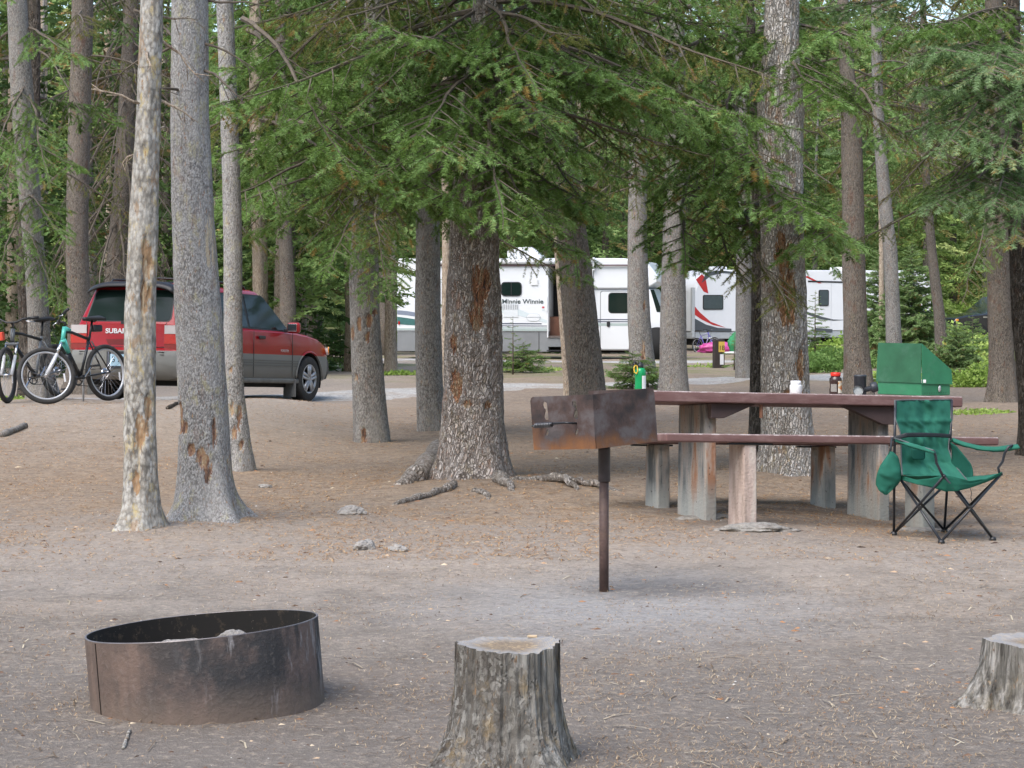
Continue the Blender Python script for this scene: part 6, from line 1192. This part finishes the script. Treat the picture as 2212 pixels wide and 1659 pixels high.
# ---------------------------------------------------------------- motorhome
WB = paint('white_motorhome_paint', (.70, .72, .73), .35, .3, (.50, .50, .49), .12); GSK = simple('grey_skirt_paint', (.205, .215, .22), .5, .1, 2); STG = simple('sage_stripe', (.36, .43, .41), .5, .05); STN = simple('navy_stripe', (.07, .08, .12), .5, .1); STT = simple('teal_stripe', (.04, .13, .12), .5, .1); STB = simple('slate_blue_stripe', (.19, .22, .28), .5, .05); STGR = simple('light_grey_stripe', (.55, .62, .63), .5, .03)
def build_rv():
    o = Vector((XA(858, 63.2), 63.2)); d = Vector((.985, -.172)); d.normalize(); g = -.43; t = thing('motorhome', 'long white motorhome with overcab bed and open entrance door', 'motorhome', (o.x, o.y, g)); t.rotation_euler = (0, 0, math.atan2(d.y, d.x))
    def q(px, py): u, z = side(px, py, o, d); return u, z - g
    def poly(pts, name, mat, off=.004, par=None): mm = MB(); mm.add([(u, -off, z) for u, z in pts], [tuple(range(len(pts)))]); return mm.build(name, mat, par or t, fix=False)
    def rect(x0, y0, x1, y1, name, mat, off=.004, th=None, r_=None, par=None, lift=0):
        (a, b), (c, e) = q(x0, y1), q(x1, y0)
        if r_: return MB().prism(rr(a, c, b, e, r_), -off - (th or .004), -off + .002).build(name, mat, par or t)
        return MB().box(((a + c) / 2, -off - (th or .004) / 2, (b + e) / 2), (c - a, th or .004, e - b)).build(name, mat, par or t)
    W_ = 2.45; ub = q(1281, 600)[0]; zt = 2.82; zs = q(1100, 716)[1]; zb = .20; uf = q(1422, 600)[0]; zu = q(1340, 624)[1]; dl, dr = q(1185, 600)[0], q(1214.5, 600)[0]; dz0, dz1 = q(1200, 729)[1], q(1200, 573)[1]
    # house: one solid with the doorway really open
    prof = rr(0, ub, zs, zt, .07); 
    house = MB().prism([(0, zs), (dl, zs), (dl, zt), (.08, zt), (.02, zt - .03), (0, zt - .10)], 0, W_); house.prism([(dr, zs), (ub, zs), (ub, zt), (dr, zt)], 0, W_); house.prism([(dl - .001, dz1), (dr + .001, dz1), (dr + .001, zt), (dl - .001, zt)], 0, W_); house.box(((dl + dr) / 2, W_ - .3, (zs + dz1) / 2), (dr - dl, .6, dz1 - zs))
    house.build('body', WB, t)
    MB().prism([(ub, zu), (uf - .35, zu), (uf - .02, zu + .18), (uf, zu + .34), (uf - .30, zu + .74), (uf - .95, zt - .01), (ub, zt)], .03, W_ - .03).build('overcab', WB, t, bevel=.05)
    MB().box((dl / 2 + dr * 0, W_ / 2, zb + (zs - zb) / 2), (dl, W_ - .02, zs - zb)).build('skirt', GSK, t, bevel=.01); MB().box(((dr + ub) / 2, W_ / 2, zb + (zs - zb) / 2), (ub - dr, W_ - .02, zs - zb)).build('skirt', GSK, t, bevel=.01)
    MB().box(((dl + dr) / 2, W_ / 2 + .3, zb + .2), (dr - dl, W_ - .9, .35)).build('step_well', DRK, t)
    rect(1183, 749, 1217, 729, 'step_panel', GSK, -.03, .03); MB().box(((dl + dr) / 2, -.16, .24), (dr - dl, .32, .03)).build('entrance_step', TRIM, t)
    MB().box(((dl + dr) / 2, .9, (dz0 + dz1) / 2), (dr - dl + .3, .03, dz1 - dz0)).build('dark_interior', DRK, t); MB().box(((dl + dr) / 2, .55, dz0 + .30), (dr - dl, .6, .55)).build('interior_cabinet', simple('brown_cabinet_wood', (.11, .045, .025), .6, .3, 5), t); MB().box(((dl + dr) / 2, .22, dz0 + .02), (dr - dl, .5, .05)).build('interior_floor', simple('interior_floor', (.12, .10, .09), .8, .2), t)
    m = MB(); fr = [(dl - .02, dz0), (dl - .02, dz1 - .05), (dl + .03, dz1 + .01), (dr - .03, dz1 + .01), (dr + .02, dz1 - .05), (dr + .02, dz0), ]; m.tube([(a, -.01, b) for a, b in fr], .022, 6, closed=True); m.build('door_frame', WB, t)
    MB().box((0, -.33, (dz0 + dz1) / 2), (.035, .66, dz1 - dz0 - .04), Matrix.Translation((dr + .02, -.02, 0)) @ Matrix.Rotation(R(16), 4, 'Z')).build('entrance_door', WB, t, bevel=.01)
    # lower body line, awning, roof fittings
    MB().tube([(.6, -.06, zt - .09), (q(1290, 560)[0], -.06, zt - .09)], .075, 14).build('awning_roll', simple('awning_white', (.74, .75, .76), .45, .04), t, True)
    MB().box((q(1150, 570)[0], -.03, zt - .20), (5.9, .05, .035)).build('awning_rail', simple('maroon_rail', (.10, .05, .06), .5, .1), t)
    MB().box((ub + .03, -.06, zt - .16), (.05, .12, .36)).build('awning_arm', WB, t)
    a0, a1 = q(1086, 540)[0], q(1164, 540)[0]; MB().prism([(a0, zt), (a0, zt + .22), (a0 + .10, zt + .30), (a0 + (a1 - a0) * .55, zt + .34), (a1 - .25, zt + .27), (a1, zt)], .7, 1.5).build('roof_air_conditioner', simple('white_cowl', (.76, .77, .77), .4, .04), t, bevel=.05)
    m = MB(); [m.box((a0 + .10 + .09 * k, .695, zt + .16), (.03, .01, .16)) for k in range(6)]; m.build('cowl_louvre', simple('grey_louvre', (.35, .37, .38), .6, .05), t)
    MB().box((.65, 1.2, zt + .05), (.5, .5, .10)).build('roof_vent', WB, t, bevel=.03)
    # windows
    for x0, y0, x1, y1 in ((1082.5, 609, 1127, 639.5), (917 - 18, 600, 917 + 22, 640)):
        f = rect(x0, y0, x1, y1, 'window_frame', TRIM, .004, .02, .10); rect(x0 + 2, y0 + 2, x1 - 2, y1 - 2, 'window_glass', CGL, .026, .004, .08, f)
        u_, z_ = q((x0 + x1) / 2, (y0 + y1) / 2); MB().box((u_, -.034, z_), (.02, .006, .34)).build('window_mullion', TRIM, f)
    rect(1147, 604, 1162, 616, 'fridge_vent', simple('offwhite_vent', (.66, .67, .66), .5, .03), .004, .03); rect(1168, 568, 1178, 573.5, 'porch_light', simple('beige_lamp', (.45, .44, .38), .4, .05), .004, .05)
    rect(1088, 657, 1119, 685, 'furnace_panel', simple('panel_white', (.62, .65, .66), .5, .02), .002, .014)
    m = MB(); u_, z_ = q(1102, 663); [m.box((u_ + .05 * (k - 4), -.018, z_), (.022, .008, .14)) for k in range(9)]; m.build('furnace_grille', simple('grille_grey', (.28, .29, .30), .6, .05), t)
    f = rect(1137, 677, 1168, 694, 'luggage_hatch', simple('hatch_edge', (.50, .54, .55), .5, .03), .003, .008, .12); rect(1138, 678, 1167, 693, 'hatch_door', WB, .010, .004, .11, f)
    rect(1180, 642, 1183, 672, 'grab_handle', WB, .01, .04); rect(1171, 662, 1176, 666, 'warning_label', simple('red_label', (.5, .08, .09), .5, .1), .003, .004); rect(1171, 668, 1177, 671, 'notice_label', STGR, .003, .004)
    # stripes: sheets a few millimetres proud, following the photo's sweep
    def stripe(pts_top, pts_bot, mat): P_ = [q(*p) for p in pts_top] + [q(*p) for p in reversed(pts_bot)]; poly(P_, 'stripe', mat, .0045)
    stripe([(858, 670), (880, 672), (898, 675), (940, 684), (980, 700), (1030, 706)], [(858, 679), (880, 681), (898, 684), (940, 694), (980, 703), (1030, 708)], STB)
    stripe([(858, 684), (880, 687), (900, 690), (940, 698), (960, 704)], [(858, 700), (880, 702), (900, 703), (940, 705), (960, 706)], STT)
    stripe([(1030, 655), (1080, 661), (1120, 668), (1160, 684), (1182, 692)], [(1030, 668), (1080, 675), (1120, 681), (1150, 690), (1182, 698)], STGR)
    for y0, y1, mt, xe in ((697.5, 700.2, STN, 1170), (702.5, 704.6, STN, 1182), (706.5, 709, STG, 1182)): stripe([(1050, y0), (xe, y0 + .8)], [(1050, y1), (xe, y1 + .4)], mt)
    rect(1085, 710.5, 1184, 714.5, 'lower_moulding', STG, .004, .02)
    rect(858, 709.5, 1085, 713, 'lower_moulding', STG, .004, .02); rect(861, 694, 864, 701, 'marker_lamp', RED, .004, .03)
    for px in (1001, 1164, 925): u_, _ = q(px, 730); MB().box((u_, .004, (zs + zb) / 2), (.012, .012, zs - zb - .03)).build('skirt_seam', TRIM, t)
    u_, z_ = q(1129, 651.5); text_mesh('lettering', 'Minnie Winnie', .178, simple('dark_green_print', (.04, .06, .06), .5, .05), t, Matrix(((1, 0, 0, u_), (0, 0, -1, -.007), (0, 1, 0, z_), (0, 0, 0, 1))), .002, 1.12, .0025)
    # cab
    zc0 = q(1300, 757)[1]; hd = q(1430, 675)[1]; cu0 = ub; cu1 = q(1452, 700)[0]; wz = q(1410, 632)[1]
    MB().prism([(cu0, zc0), (cu1 - .05, zc0), (cu1, zc0 + .3), (cu1 - .02, hd - .25), (cu1 - .15, hd - .10), (q(1428, 675)[0], hd), (q(1405, 640)[0], zu + .0), (cu0, zu + .0)], .10, 2.3).build('cab', WB, t, bevel=.05)
    def crect(x0, y0, x1, y1, name, mat, th=.01, r_=None): (a, b), (c, e) = q(x0, y1), q(x1, y0); return MB().prism(rr(a, c, b, e, r_ or .03), .098 - th, .099).build(name, mat, t)
    crect(1295, 628, 1362, 756, 'door_outline', simple('seam_grey', (.28, .29, .30), .5, .02), .004, .06); dd = crect(1297, 630, 1360, 754, 'cab_door', WB, .010, .06)
    f = crect(1313, 632, 1359, 677, 'door_window_frame', TRIM, .014, .10); crect(1315, 634, 1356, 675, 'door_window', CGL, .018, .08)
    crect(1310, 694, 1317, 706, 'door_handle', TRIM, .03)
    for y0, y1, mt in ((689.5, 691.5, STN), (694, 696, STN), (698.5, 704, STG)): crect(1281, y0, 1400, y1, 'stripe', mt, .013, .004)
    MB().box((q(1362, 660)[0], -.06, q(1362, 660)[1]), (.08, .22, .32)).build('cab_mirror', WB, t, bevel=.03); poly([(q(1412, 634)[0], zu - .02), (q(1430, 672)[0], hd + .01), (q(1418, 672)[0], hd + .01), (q(1404, 640)[0], zu - .02)], 'windscreen_side', CGL, -.095)
    wu = q(1419, 752)[0]
    MB().lathe([(.50, -.10), (.50, .3)], 36, Matrix.Translation((wu, .10, .40)) @ Matrix.Rotation(R(-90), 4, 'X')).build('wheel_arch', DRK, t, True)
    wheel(t, (wu, .22, .38), .38, .24, .22, 8, CHR); wheel(t, (q(1000, 750)[0], .24, .38), .38, .24, .22, 8, CHR); wheel(t, (wu, 2.2, .38), .38, .24, .22, 8, CHR); wheel(t, (q(1000, 750)[0], 2.2, .38), .38, .24, .22, 8, CHR)
    MB().box((q(1150, 750)[0], 1.2, .30), (8.0, 1.5, .25)).build('chassis', DRK, t); return t
build_rv()
# ---------------------------------------------------------------- travel trailer
def build_trailer():
    o = Vector((XA(1501, 76), 76.0)); e = Vector((XA(2010, 79.5), 79.5)); d = (e - o); Ln = d.length; d.normalize(); g = -.60
    t = thing('travel_trailer', 'white travel trailer with red and black swoosh graphics', 'trailer', (o.x, o.y, g)); t.rotation_euler = (0, 0, math.atan2(d.y, d.x))
    def q(px, py): u, z = side(px, py, o, d); return u, z - g
    def quad(pts, name, mat, off=.005, par=None): mm = MB(); mm.add([(*q(*p)[:1], -off, q(*p)[1]) for p in pts], [tuple(range(len(pts)))]); return mm.build(name, mat, par or t, fix=False)
    WT = simple('white_trailer_shell', (.74, .75, .76), .35, .03, 3); zt = q(1600, 583)[1]; zb = q(1600, 716)[1]; zk = q(1600, 731)[1]
    MB().prism([(0, zb), (Ln, zb), (Ln, zt - .45), (Ln - .3, zt - .1), (Ln - .7, zt), (1.1, zt), (.5, zt - .10), (.12, zt - .42), (0, zt - .75)], 0, 2.4).build('body', WT, t, bevel=.03)
    MB().box((Ln / 2, 1.2, (zb + zk) / 2 - .01), (Ln - .05, 2.36, zb - zk)).build('skirt', simple('silver_grey_skirt', (.42, .44, .45), .45, .05), t, bevel=.02)
    MB().box((Ln / 2, 1.3, zk - .12), (Ln - .3, 1.7, .22)).build('chassis', DRK, t)
    quad([(1503, 604), (1516, 592), (1524, 600), (1530, 634), (1520, 630)], 'graphic', RED_G := simple('red_graphic', (.48, .03, .03), .4, .08)); quad([(1501, 662), (1512, 675), (1535, 695), (1568, 708), (1540, 702), (1515, 690), (1501, 680)], 'graphic', RED_G)
    SL = simple('slate_graphic', (.075, .085, .095), .45, .08); quad([(1501, 688), (1525, 701), (1550, 708), (1580, 710), (1580, 716), (1501, 716)], 'graphic', SL); quad([(1525, 588), (1560, 584), (1588, 588), (1588, 592), (1560, 590), (1535, 596), (1515, 612)], 'graphic', SL)
    quad([(1738, 598), (1744, 596), (1775, 612), (1768, 612)], 'graphic', RED_G); quad([(1740, 672), (1775, 684), (1800, 690), (1830, 691), (1800, 693), (1770, 689), (1740, 678)], 'graphic', SL); quad([(1760, 708), (1798, 711), (1798, 717), (1760, 717)], 'graphic', SL); quad([(1975, 640), (1990, 660), (2000, 700), (1996, 712), (1985, 690), (1975, 665)], 'graphic', RED_G)
    quad([(1745, 606), (1985, 612), (1985, 615), (1745, 609.5)], 'slide_out_edge', TRIM, .012)
    for x0, y0, x1, y1 in ((1518, 637, 1562, 669), (1768, 626, 1790, 661), (1884, 683, 1902, 695), (1640, 630, 1690, 665)):
        (a, b), (c, e_) = q(x0, y1), q(x1, y0); f = MB().prism(rr(a, c, b, e_, .06), -.02, .001).build('window_frame', TRIM, t); MB().prism(rr(a + .03, c - .03, b + .03, e_ - .03, .05), -.026, -.019).build('window_glass', simple('grey_glass', (.07, .09, .095), .1, .1), f)
    for px in (1700, 1795): u_, _ = q(px, 700); MB().box((u_, -.003, (zb + zt) / 2 - .1), (.012, .006, zt - zb - .5)).build('panel_seam', simple('seam_white', (.5, .51, .52), .5, .02), t)
    for px in (1585, 1850): u_, z_ = q(px, 583); MB().box((u_, 1.2, zt + .06), (.45, .6, .13)).build('roof_vent', WT, t, bevel=.05)
    for px in (1690, 1745, 1650): wheel(t, (q(px, 740)[0], .2, .33), .33, .2, .18, 8, ALU)
    u_, z_ = q(1790, 738); m = MB(); m.box((u_, -.25, .30), (.6, .4, .03)); m.box((u_, -.05, .45), (.6, .3, .03)); m.build('entry_step', TRIM, t)
    m = MB(); m.box((-.35, 1.2, .40), (.9, .12, .12)); m.build('drawbar', TRIM, t); MB().box((-.06, .06, (zb + zt) / 2 - .4), (.10, .12, 1.7)).build('corner_post', simple('grey_post', (.45, .46, .46), .5, .05), t); return t
build_trailer()
# ---------------------------------------------------------------- black pickup at the far right
def build_pickup():
    o = Vector((XA(2060, 80), 80.0)); d = Vector((.95, .31)).normalized(); g = gz(o.x, o.y); t = thing('pickup_truck', 'black pickup partly hidden behind the stout furrowed trunk', 'pickup', (o.x, o.y, g)); t.rotation_euler = (0, 0, math.atan2(d.y, d.x))
    BPNT = paint('black_vehicle_paint', (.008, .009, .012), .2, .8, (.05, .05, .05), .1)
    MB().prism([(0, .45), (0, .95), (.10, 1.08), (.5, 1.16), (1.45, 1.24), (2.2, 1.80), (2.5, 1.86), (3.6, 1.86), (3.75, 1.30), (5.6, 1.28), (5.65, .5), (4.9, .40), (.3, .38)], 0, 1.9).build('body', BPNT, t, bevel=.05)
    for a in ([(1.62, 1.28), (2.22, 1.74), (2.75, 1.78), (2.75, 1.27)], [(2.82, 1.27), (2.82, 1.78), (3.50, 1.78), (3.62, 1.30)]): m = MB(); m.add([(x, -.006, z) for x, z in a], [(0, 1, 2, 3)]); m.build('window_glass', CGL, t, fix=False)
    for x in (.95, 4.55):
        MB().lathe([(.46, -.01), (.46, .3)], 30, Matrix.Translation((x, 0, .42)) @ Matrix.Rotation(R(-90), 4, 'X')).build('wheel_arch', DRK, t); wheel(t, (x, .13, .39), .39, .25, .22, 6, ALU); wheel(t, (x, 1.77, .39), .39, .25, .22, 6, ALU)
    MB().box((.12, -.005, 1.0), (.12, .02, .07)).build('indicator_lamp', AMB, t, bevel=.01); MB().box((1.4, -.02, 1.10), (.5, .02, .05)).build('fender_badge', CHR, t); return t
build_pickup()
# ---------------------------------------------------------------- bicycles
def bicycle(label, rear, front, lean, steer, pal, sc_=1.0, name='bicycle', group=None):
    """rear, front: ground contact points of the wheels (world). steer in degrees. pal: frame, front triangle, fork, rim colours"""
    A, B = Vector(rear), Vector(front); d = B - A; L = d.length; t = thing(name, label, 'bicycle', A, 0, group)
    yaw = math.atan2(d.y, d.x); t.rotation_euler = (Matrix.Rotation(yaw, 3, 'Z') @ Matrix.Rotation(-math.asin(d.z / L), 3, 'Y') @ Matrix.Rotation(R(lean), 3, 'X')).to_euler(); t.scale = (sc_,) * 3; L /= sc_; r = .335
    fm, fm2, fk, rim = pal; H = Vector((0, 0, r)); BB = Vector((.43, 0, .29)); ST = Vector((.22, 0, .77)); SD = Vector((.16, 0, .95)); HT_, HB_ = Vector((L - .30, 0, .86)), Vector((L - .26, 0, .73)); FH = Vector((L, 0, r))
    def tb(nm, pts, rd, mat, par=t): return MB().tube(pts, rd, 10).build(nm, mat, par, True)
    tb('down_tube', [HB_, HB_.lerp(BB, .5), BB], .023, fm2); tb('top_tube', [HT_ - Vector((0, 0, .03)), HT_.lerp(ST, .3) - Vector((0, 0, .02)), ST - Vector((-.01, 0, .04))], .018, fm2); tb('seat_tube', [BB, ST], .017, fm); tb('seat_post', [ST, SD], .0135, TRIM); tb('head_tube', [HT_ + (HT_ - HB_) * .15, HB_], .026, fk)
    if fk is TQ: MB().tube([HB_, HB_.lerp(BB, .34)], [.040, .026], 12).build('frame_front_section', TQ, t, True); MB().tube([HT_, HT_.lerp(ST, .22)], [.034, .021], 12).build('frame_front_section', TQ, t, True)
    for y in (-.06, .06): tb('chain_stay', [BB + Vector((-.03, y * .5, 0)), H + Vector((0, y, 0))], .010, fm); tb('seat_stay', [ST + Vector((0, y * .3, -.06)), H + Vector((0, y, 0))], .009, fm)
    MB().grid(lambda u, v: (SD.x - .13 + .27 * u, (v - .5) * (.16 * (1 - u) ** .8 + .035), SD.z + .035 - .02 * abs(v - .5) * 4 * (1 - u) + .010 * math.cos(u * 3)), 10, 8).build('saddle', simple('saddle_black', (.02, .02, .022), .6, .1) if 'saddle_black' not in bpy.data.materials else bpy.data.materials['saddle_black'], t, True, solid=.035)
    m = MB(); MC = Matrix.Translation(BB) @ Matrix.Rotation(R(90), 4, 'X'); m.lathe([(.085, .052), (.092, .050), (.092, .046), (.075, .046)], 24, MC, cap=False); m.lathe([(0, .06), (.025, .06), (.025, -.06), (0, -.06)], 12, MC, cap=False)
    for k in range(5): a = k * 1.2566; m.bar(MC @ Vector((0, 0, .05)), MC @ Vector((.08 * math.cos(a), .08 * math.sin(a), .048)), .007, 5)
    m.build('chainring', TRIM, t); MB().bar(BB + Vector((0, -.07, 0)), BB + Vector((.12, -.085, -.12)), .010, 6).build('crank', CHR, t); MB().bar(BB + Vector((0, .07, 0)), BB + Vector((-.12, .085, .12)), .010, 6).build('crank', CHR, t)
    for s in (-1, 1): MB().box(BB + Vector((s * -.12 * -1, s * -.13 * -1 * -1, -.12 * s * -1 * -1)) * 1.0, (.09, .09, .022)).build('pedal', TRIM, t, bevel=.004) if False else MB().box((BB.x + .12 * -s, .13 * s, BB.z + .12 * s), (.09, .085, .022)).build('pedal', TRIM, t, bevel=.004)
    def bw(par, c, rm):
        w_ = bpy.data.objects.new('wheel', None); col.objects.link(w_); w_.parent = par; w_.location = c; MY = Matrix.Rotation(R(90), 4, 'X'); circ = lambda rr2, y=0: [(rr2 * math.cos(a), y, rr2 * math.sin(a)) for a in np.linspace(0, 2 * math.pi, 48, endpoint=False)]
        MB().tube(circ(r - .027), .027, 10, closed=True).build('tyre', RUB, w_, True); m = MB(); m.lathe([(r - .068, .011), (r - .046, .012), (r - .046, -.012), (r - .068, -.011), (r - .068, .011)], 48, MY, cap=False); m.build('rim', rm, w_, True)
        m = MB(); 
        for k in range(28): a, b = 2 * math.pi * k / 28, 2 * math.pi * (k + (3 if k % 2 else -3)) / 28; m.bar((.02 * math.cos(b), (.03 if k % 4 < 2 else -.03), .02 * math.sin(b)), ((r - .06) * math.cos(a), 0, (r - .06) * math.sin(a)), .0013, 4)
        m.build('spokes', CHR, w_); MB().lathe([(0, .045), (.018, .04), (.018, -.04), (0, -.045)], 12, MY, cap=False).build('hub', CHR, w_, True); MB().box((-r + .13, .004, -.05), (.02, .012, .10)).build('reflector', WHT, w_, bevel=.004); return w_
    bw(t, H, rim); m = MB(); m.lathe([(.05, .035), (.058, .030), (.05, .02), (.035, .015)], 20, Matrix.Translation(H) @ Matrix.Rotation(R(90), 4, 'X'), cap=False); m.build('cassette', CHR, t)
    m = MB(); m.tube([BB + Vector((0, -.05, .09)), H + Vector((0, -.04, .05))], .004, 5); m.tube([BB + Vector((0, -.05, -.09)), H + Vector((.05, -.04, -.16)), H + Vector((0, -.04, -.05))], .004, 5); m.build('chain', TRIM, t); MB().box(H + Vector((.04, -.05, -.12)), (.03, .02, .13)).build('derailleur', TRIM, t, bevel=.005)
    # steered front assembly
    ax = (HT_ - HB_).normalized(); fr = bpy.data.objects.new('front_fork', None); col.objects.link(fr); fr.parent = t; M = Matrix.Translation(HB_) @ Matrix.Rotation(R(steer), 4, ax) @ Matrix.Translation(-HB_); fr.matrix_local = M
    def fb(nm, pts, rd, mat): return MB().tube(pts, rd, 8).build(nm, mat, fr, True)
    CR_ = HB_ + Vector((.01, 0, -.03))
    for y in (-.065, .065): fb('stanchion', [CR_ + Vector((0, y, .02)), CR_.lerp(FH, .45) + Vector((0, y * 1, 0))], .015, CHR); fb('fork_leg', [CR_.lerp(FH, .38) + Vector((0, y, 0)), FH + Vector((0, y * .95, 0))], .021, fk if sc_ < 1 else simple('fork_silver', (.55, .56, .58), .3, .1) if 'fork_silver' not in bpy.data.materials else bpy.data.materials['fork_silver'])
    m = MB(); m.box(CR_, (.05, .17, .035)); m.build('fork_crown', fk, fr, bevel=.01)
    bt = HT_ + ax * .07; stem = bt + Vector((.07, 0, .03)); fb('stem', [HT_, bt, stem], .016, TRIM); fb('handlebar', [stem + Vector((-.06, -.31, .05)), stem + Vector((-.02, -.14, .04)), stem + Vector((0, -.06, 0)), stem + Vector((0, .06, 0)), stem + Vector((-.02, .14, .04)), stem + Vector((-.06, .31, .05))], .012, TRIM)
    for s in (-1, 1): fb('grip', [stem + Vector((-.037, s * .20, .045)), stem + Vector((-.062, s * .32, .05))], .018, TRIM); fb('brake_lever', [stem + Vector((-.02, s * .17, .03)), stem + Vector((.03, s * .20, .01)), stem + Vector((.0, s * .29, -.005))], .006, CHR); fb('brake_cable', [stem + Vector((-.02, s * .15, .03)), stem + Vector((.12, s * .08, .0)), CR_ + Vector((.08, s * .02, .1)), CR_ + Vector((.04, 0, .02))], .003, TRIM)
    bw(fr, FH, rim); return t
TQ = simple('turquoise_frame_paint', (.10, .50, .42), .3, .05); BKF = simple('black_frame_paint', (.015, .016, .018), .35, .1); SLV = simple('silver_rim', (.50, .51, .53), .3, .1, metal=.3); BLR = simple('black_rim', (.03, .03, .03), .4, .1); SVF = simple('grey_frame_paint', (.14, .15, .16), .35, .1); PUR = simple('purple_frame_paint', (.16, .13, .50), .3, .08); LAV = simple('lavender_frame_paint', (.50, .48, .72), .3, .08)
def ctc(px, py, Y): q = P(px, py, Y); return q
fr1, re1 = ctc(112, 872, 25.5), ctc(236, 866, 26.25)
b1 = bicycle('turquoise and black mountain bike leaning, silver rimmed front wheel turned to the viewer', re1, fr1, 7, -34, (BKF, BKF, TQ, SLV))
cu = MB(); 
MB().box((.10, 0, .86), (.14, .07, .08)).build('saddle_bag', TRIM, b1, bevel=.015); MB().tube([(.36, -.03, .30), (.30, -.10, .16), (.28, -.14, .02)], [.012, .014, .010], 8).build('kickstand', simple('kickstand_alloy', (.48, .49, .50), .4, .1), b1, True)
MB().tube([(.60, -.02, .56), (.53, -.02, .44)], .036, 12).build('bottle_holder', BKF, b1, True)
b2 = bicycle('grey mountain bike leaning beyond the turquoise one, front wheel half out of the left edge', ctc(135, 860, 27.2), ctc(14, 872, 26.3), 9, 24, (SVF, BKF, SVF, BLR))
MB().box((.93, 0, .80), (.05, .06, .10)).build('red_head_badge', simple('red_accent', (.55, .06, .03), .4, .05), b2, bevel=.01)
kb = bicycle('small purple bicycle standing in front of the white trailer', P(1509, 764, 74.5), P(1545, 763, 73.9), 6, 10, (PUR, LAV, PUR, SLV), .80, 'child_bicycle')
# things by the trailer
g_ = gp(1552, 51.5); pT = thing('number_post', 'short dark campsite number post with a yellow plate in front of the trailer', 'post', g_, R(18)); MB().box((0, 0, .30), (.26, .14, .72)).build('post', simple('dark_brown_post', (.035, .025, .022), .7, .2, 6), pT, bevel=.02)
MB().box((.045, -.075, .49), (.15, .008, .24)).build('yellow_plate', simple('yellow_plate', (.62, .42, .08), .5, .08), pT); MB().box((.05, -.075, .20), (.09, .008, .24)).build('white_tag', WHT, pT)
text_mesh('post_number', '18', .15, TRIM, pT, Matrix(((1, 0, 0, .045), (0, 0, -1, -.081), (0, 1, 0, .46), (0, 0, 0, 1))), .001)
def blob(name, px, py, Y, size, mat, label, cat, seed, sub=4): p = P(px, py, Y); return rock(name, (p.x, p.y, gz(p.x, p.y) + size[2] * .42), size, seed, mat, label, cat, sub=sub)
blob('inflatable_toy', 1553, 757, 73, (1.35, .5, .42), simple('pink_vinyl', (.50, .07, .27), .35, .08), 'bright pink inflatable lying behind the number post', 'inflatable', 71)
blob('storage_sack', 1592, 755, 72, (.62, .5, .75), simple('green_sack_cloth', (.03, .22, .09), .7, .1), 'dark green sack slumped under the trailer edge', 'sack', 72)
blob('folded_mat', 1585, 768, 70, (.7, .4, .10), simple('pale_mat', (.55, .54, .52), .8, .1), 'pale crumpled mat beside the number post', 'mat', 73)
p = P(2052, 725, 77); cT2 = thing('cool_box', 'blue plastic cool box beside the front of the black pickup', 'cool box', (p.x, p.y, gz(p.x, p.y)), .3); BLU = simple('blue_plastic', (.05, .22, .60), .4, .1); MB().box((0, 0, .30), (.62, .4, .60), None, 1.06).build('body', BLU, cT2, bevel=.03); MB().box((0, 0, .64), (.68, .45, .09)).build('lid', simple('pale_blue_plastic', (.20, .42, .75), .4, .1), cT2, bevel=.02)
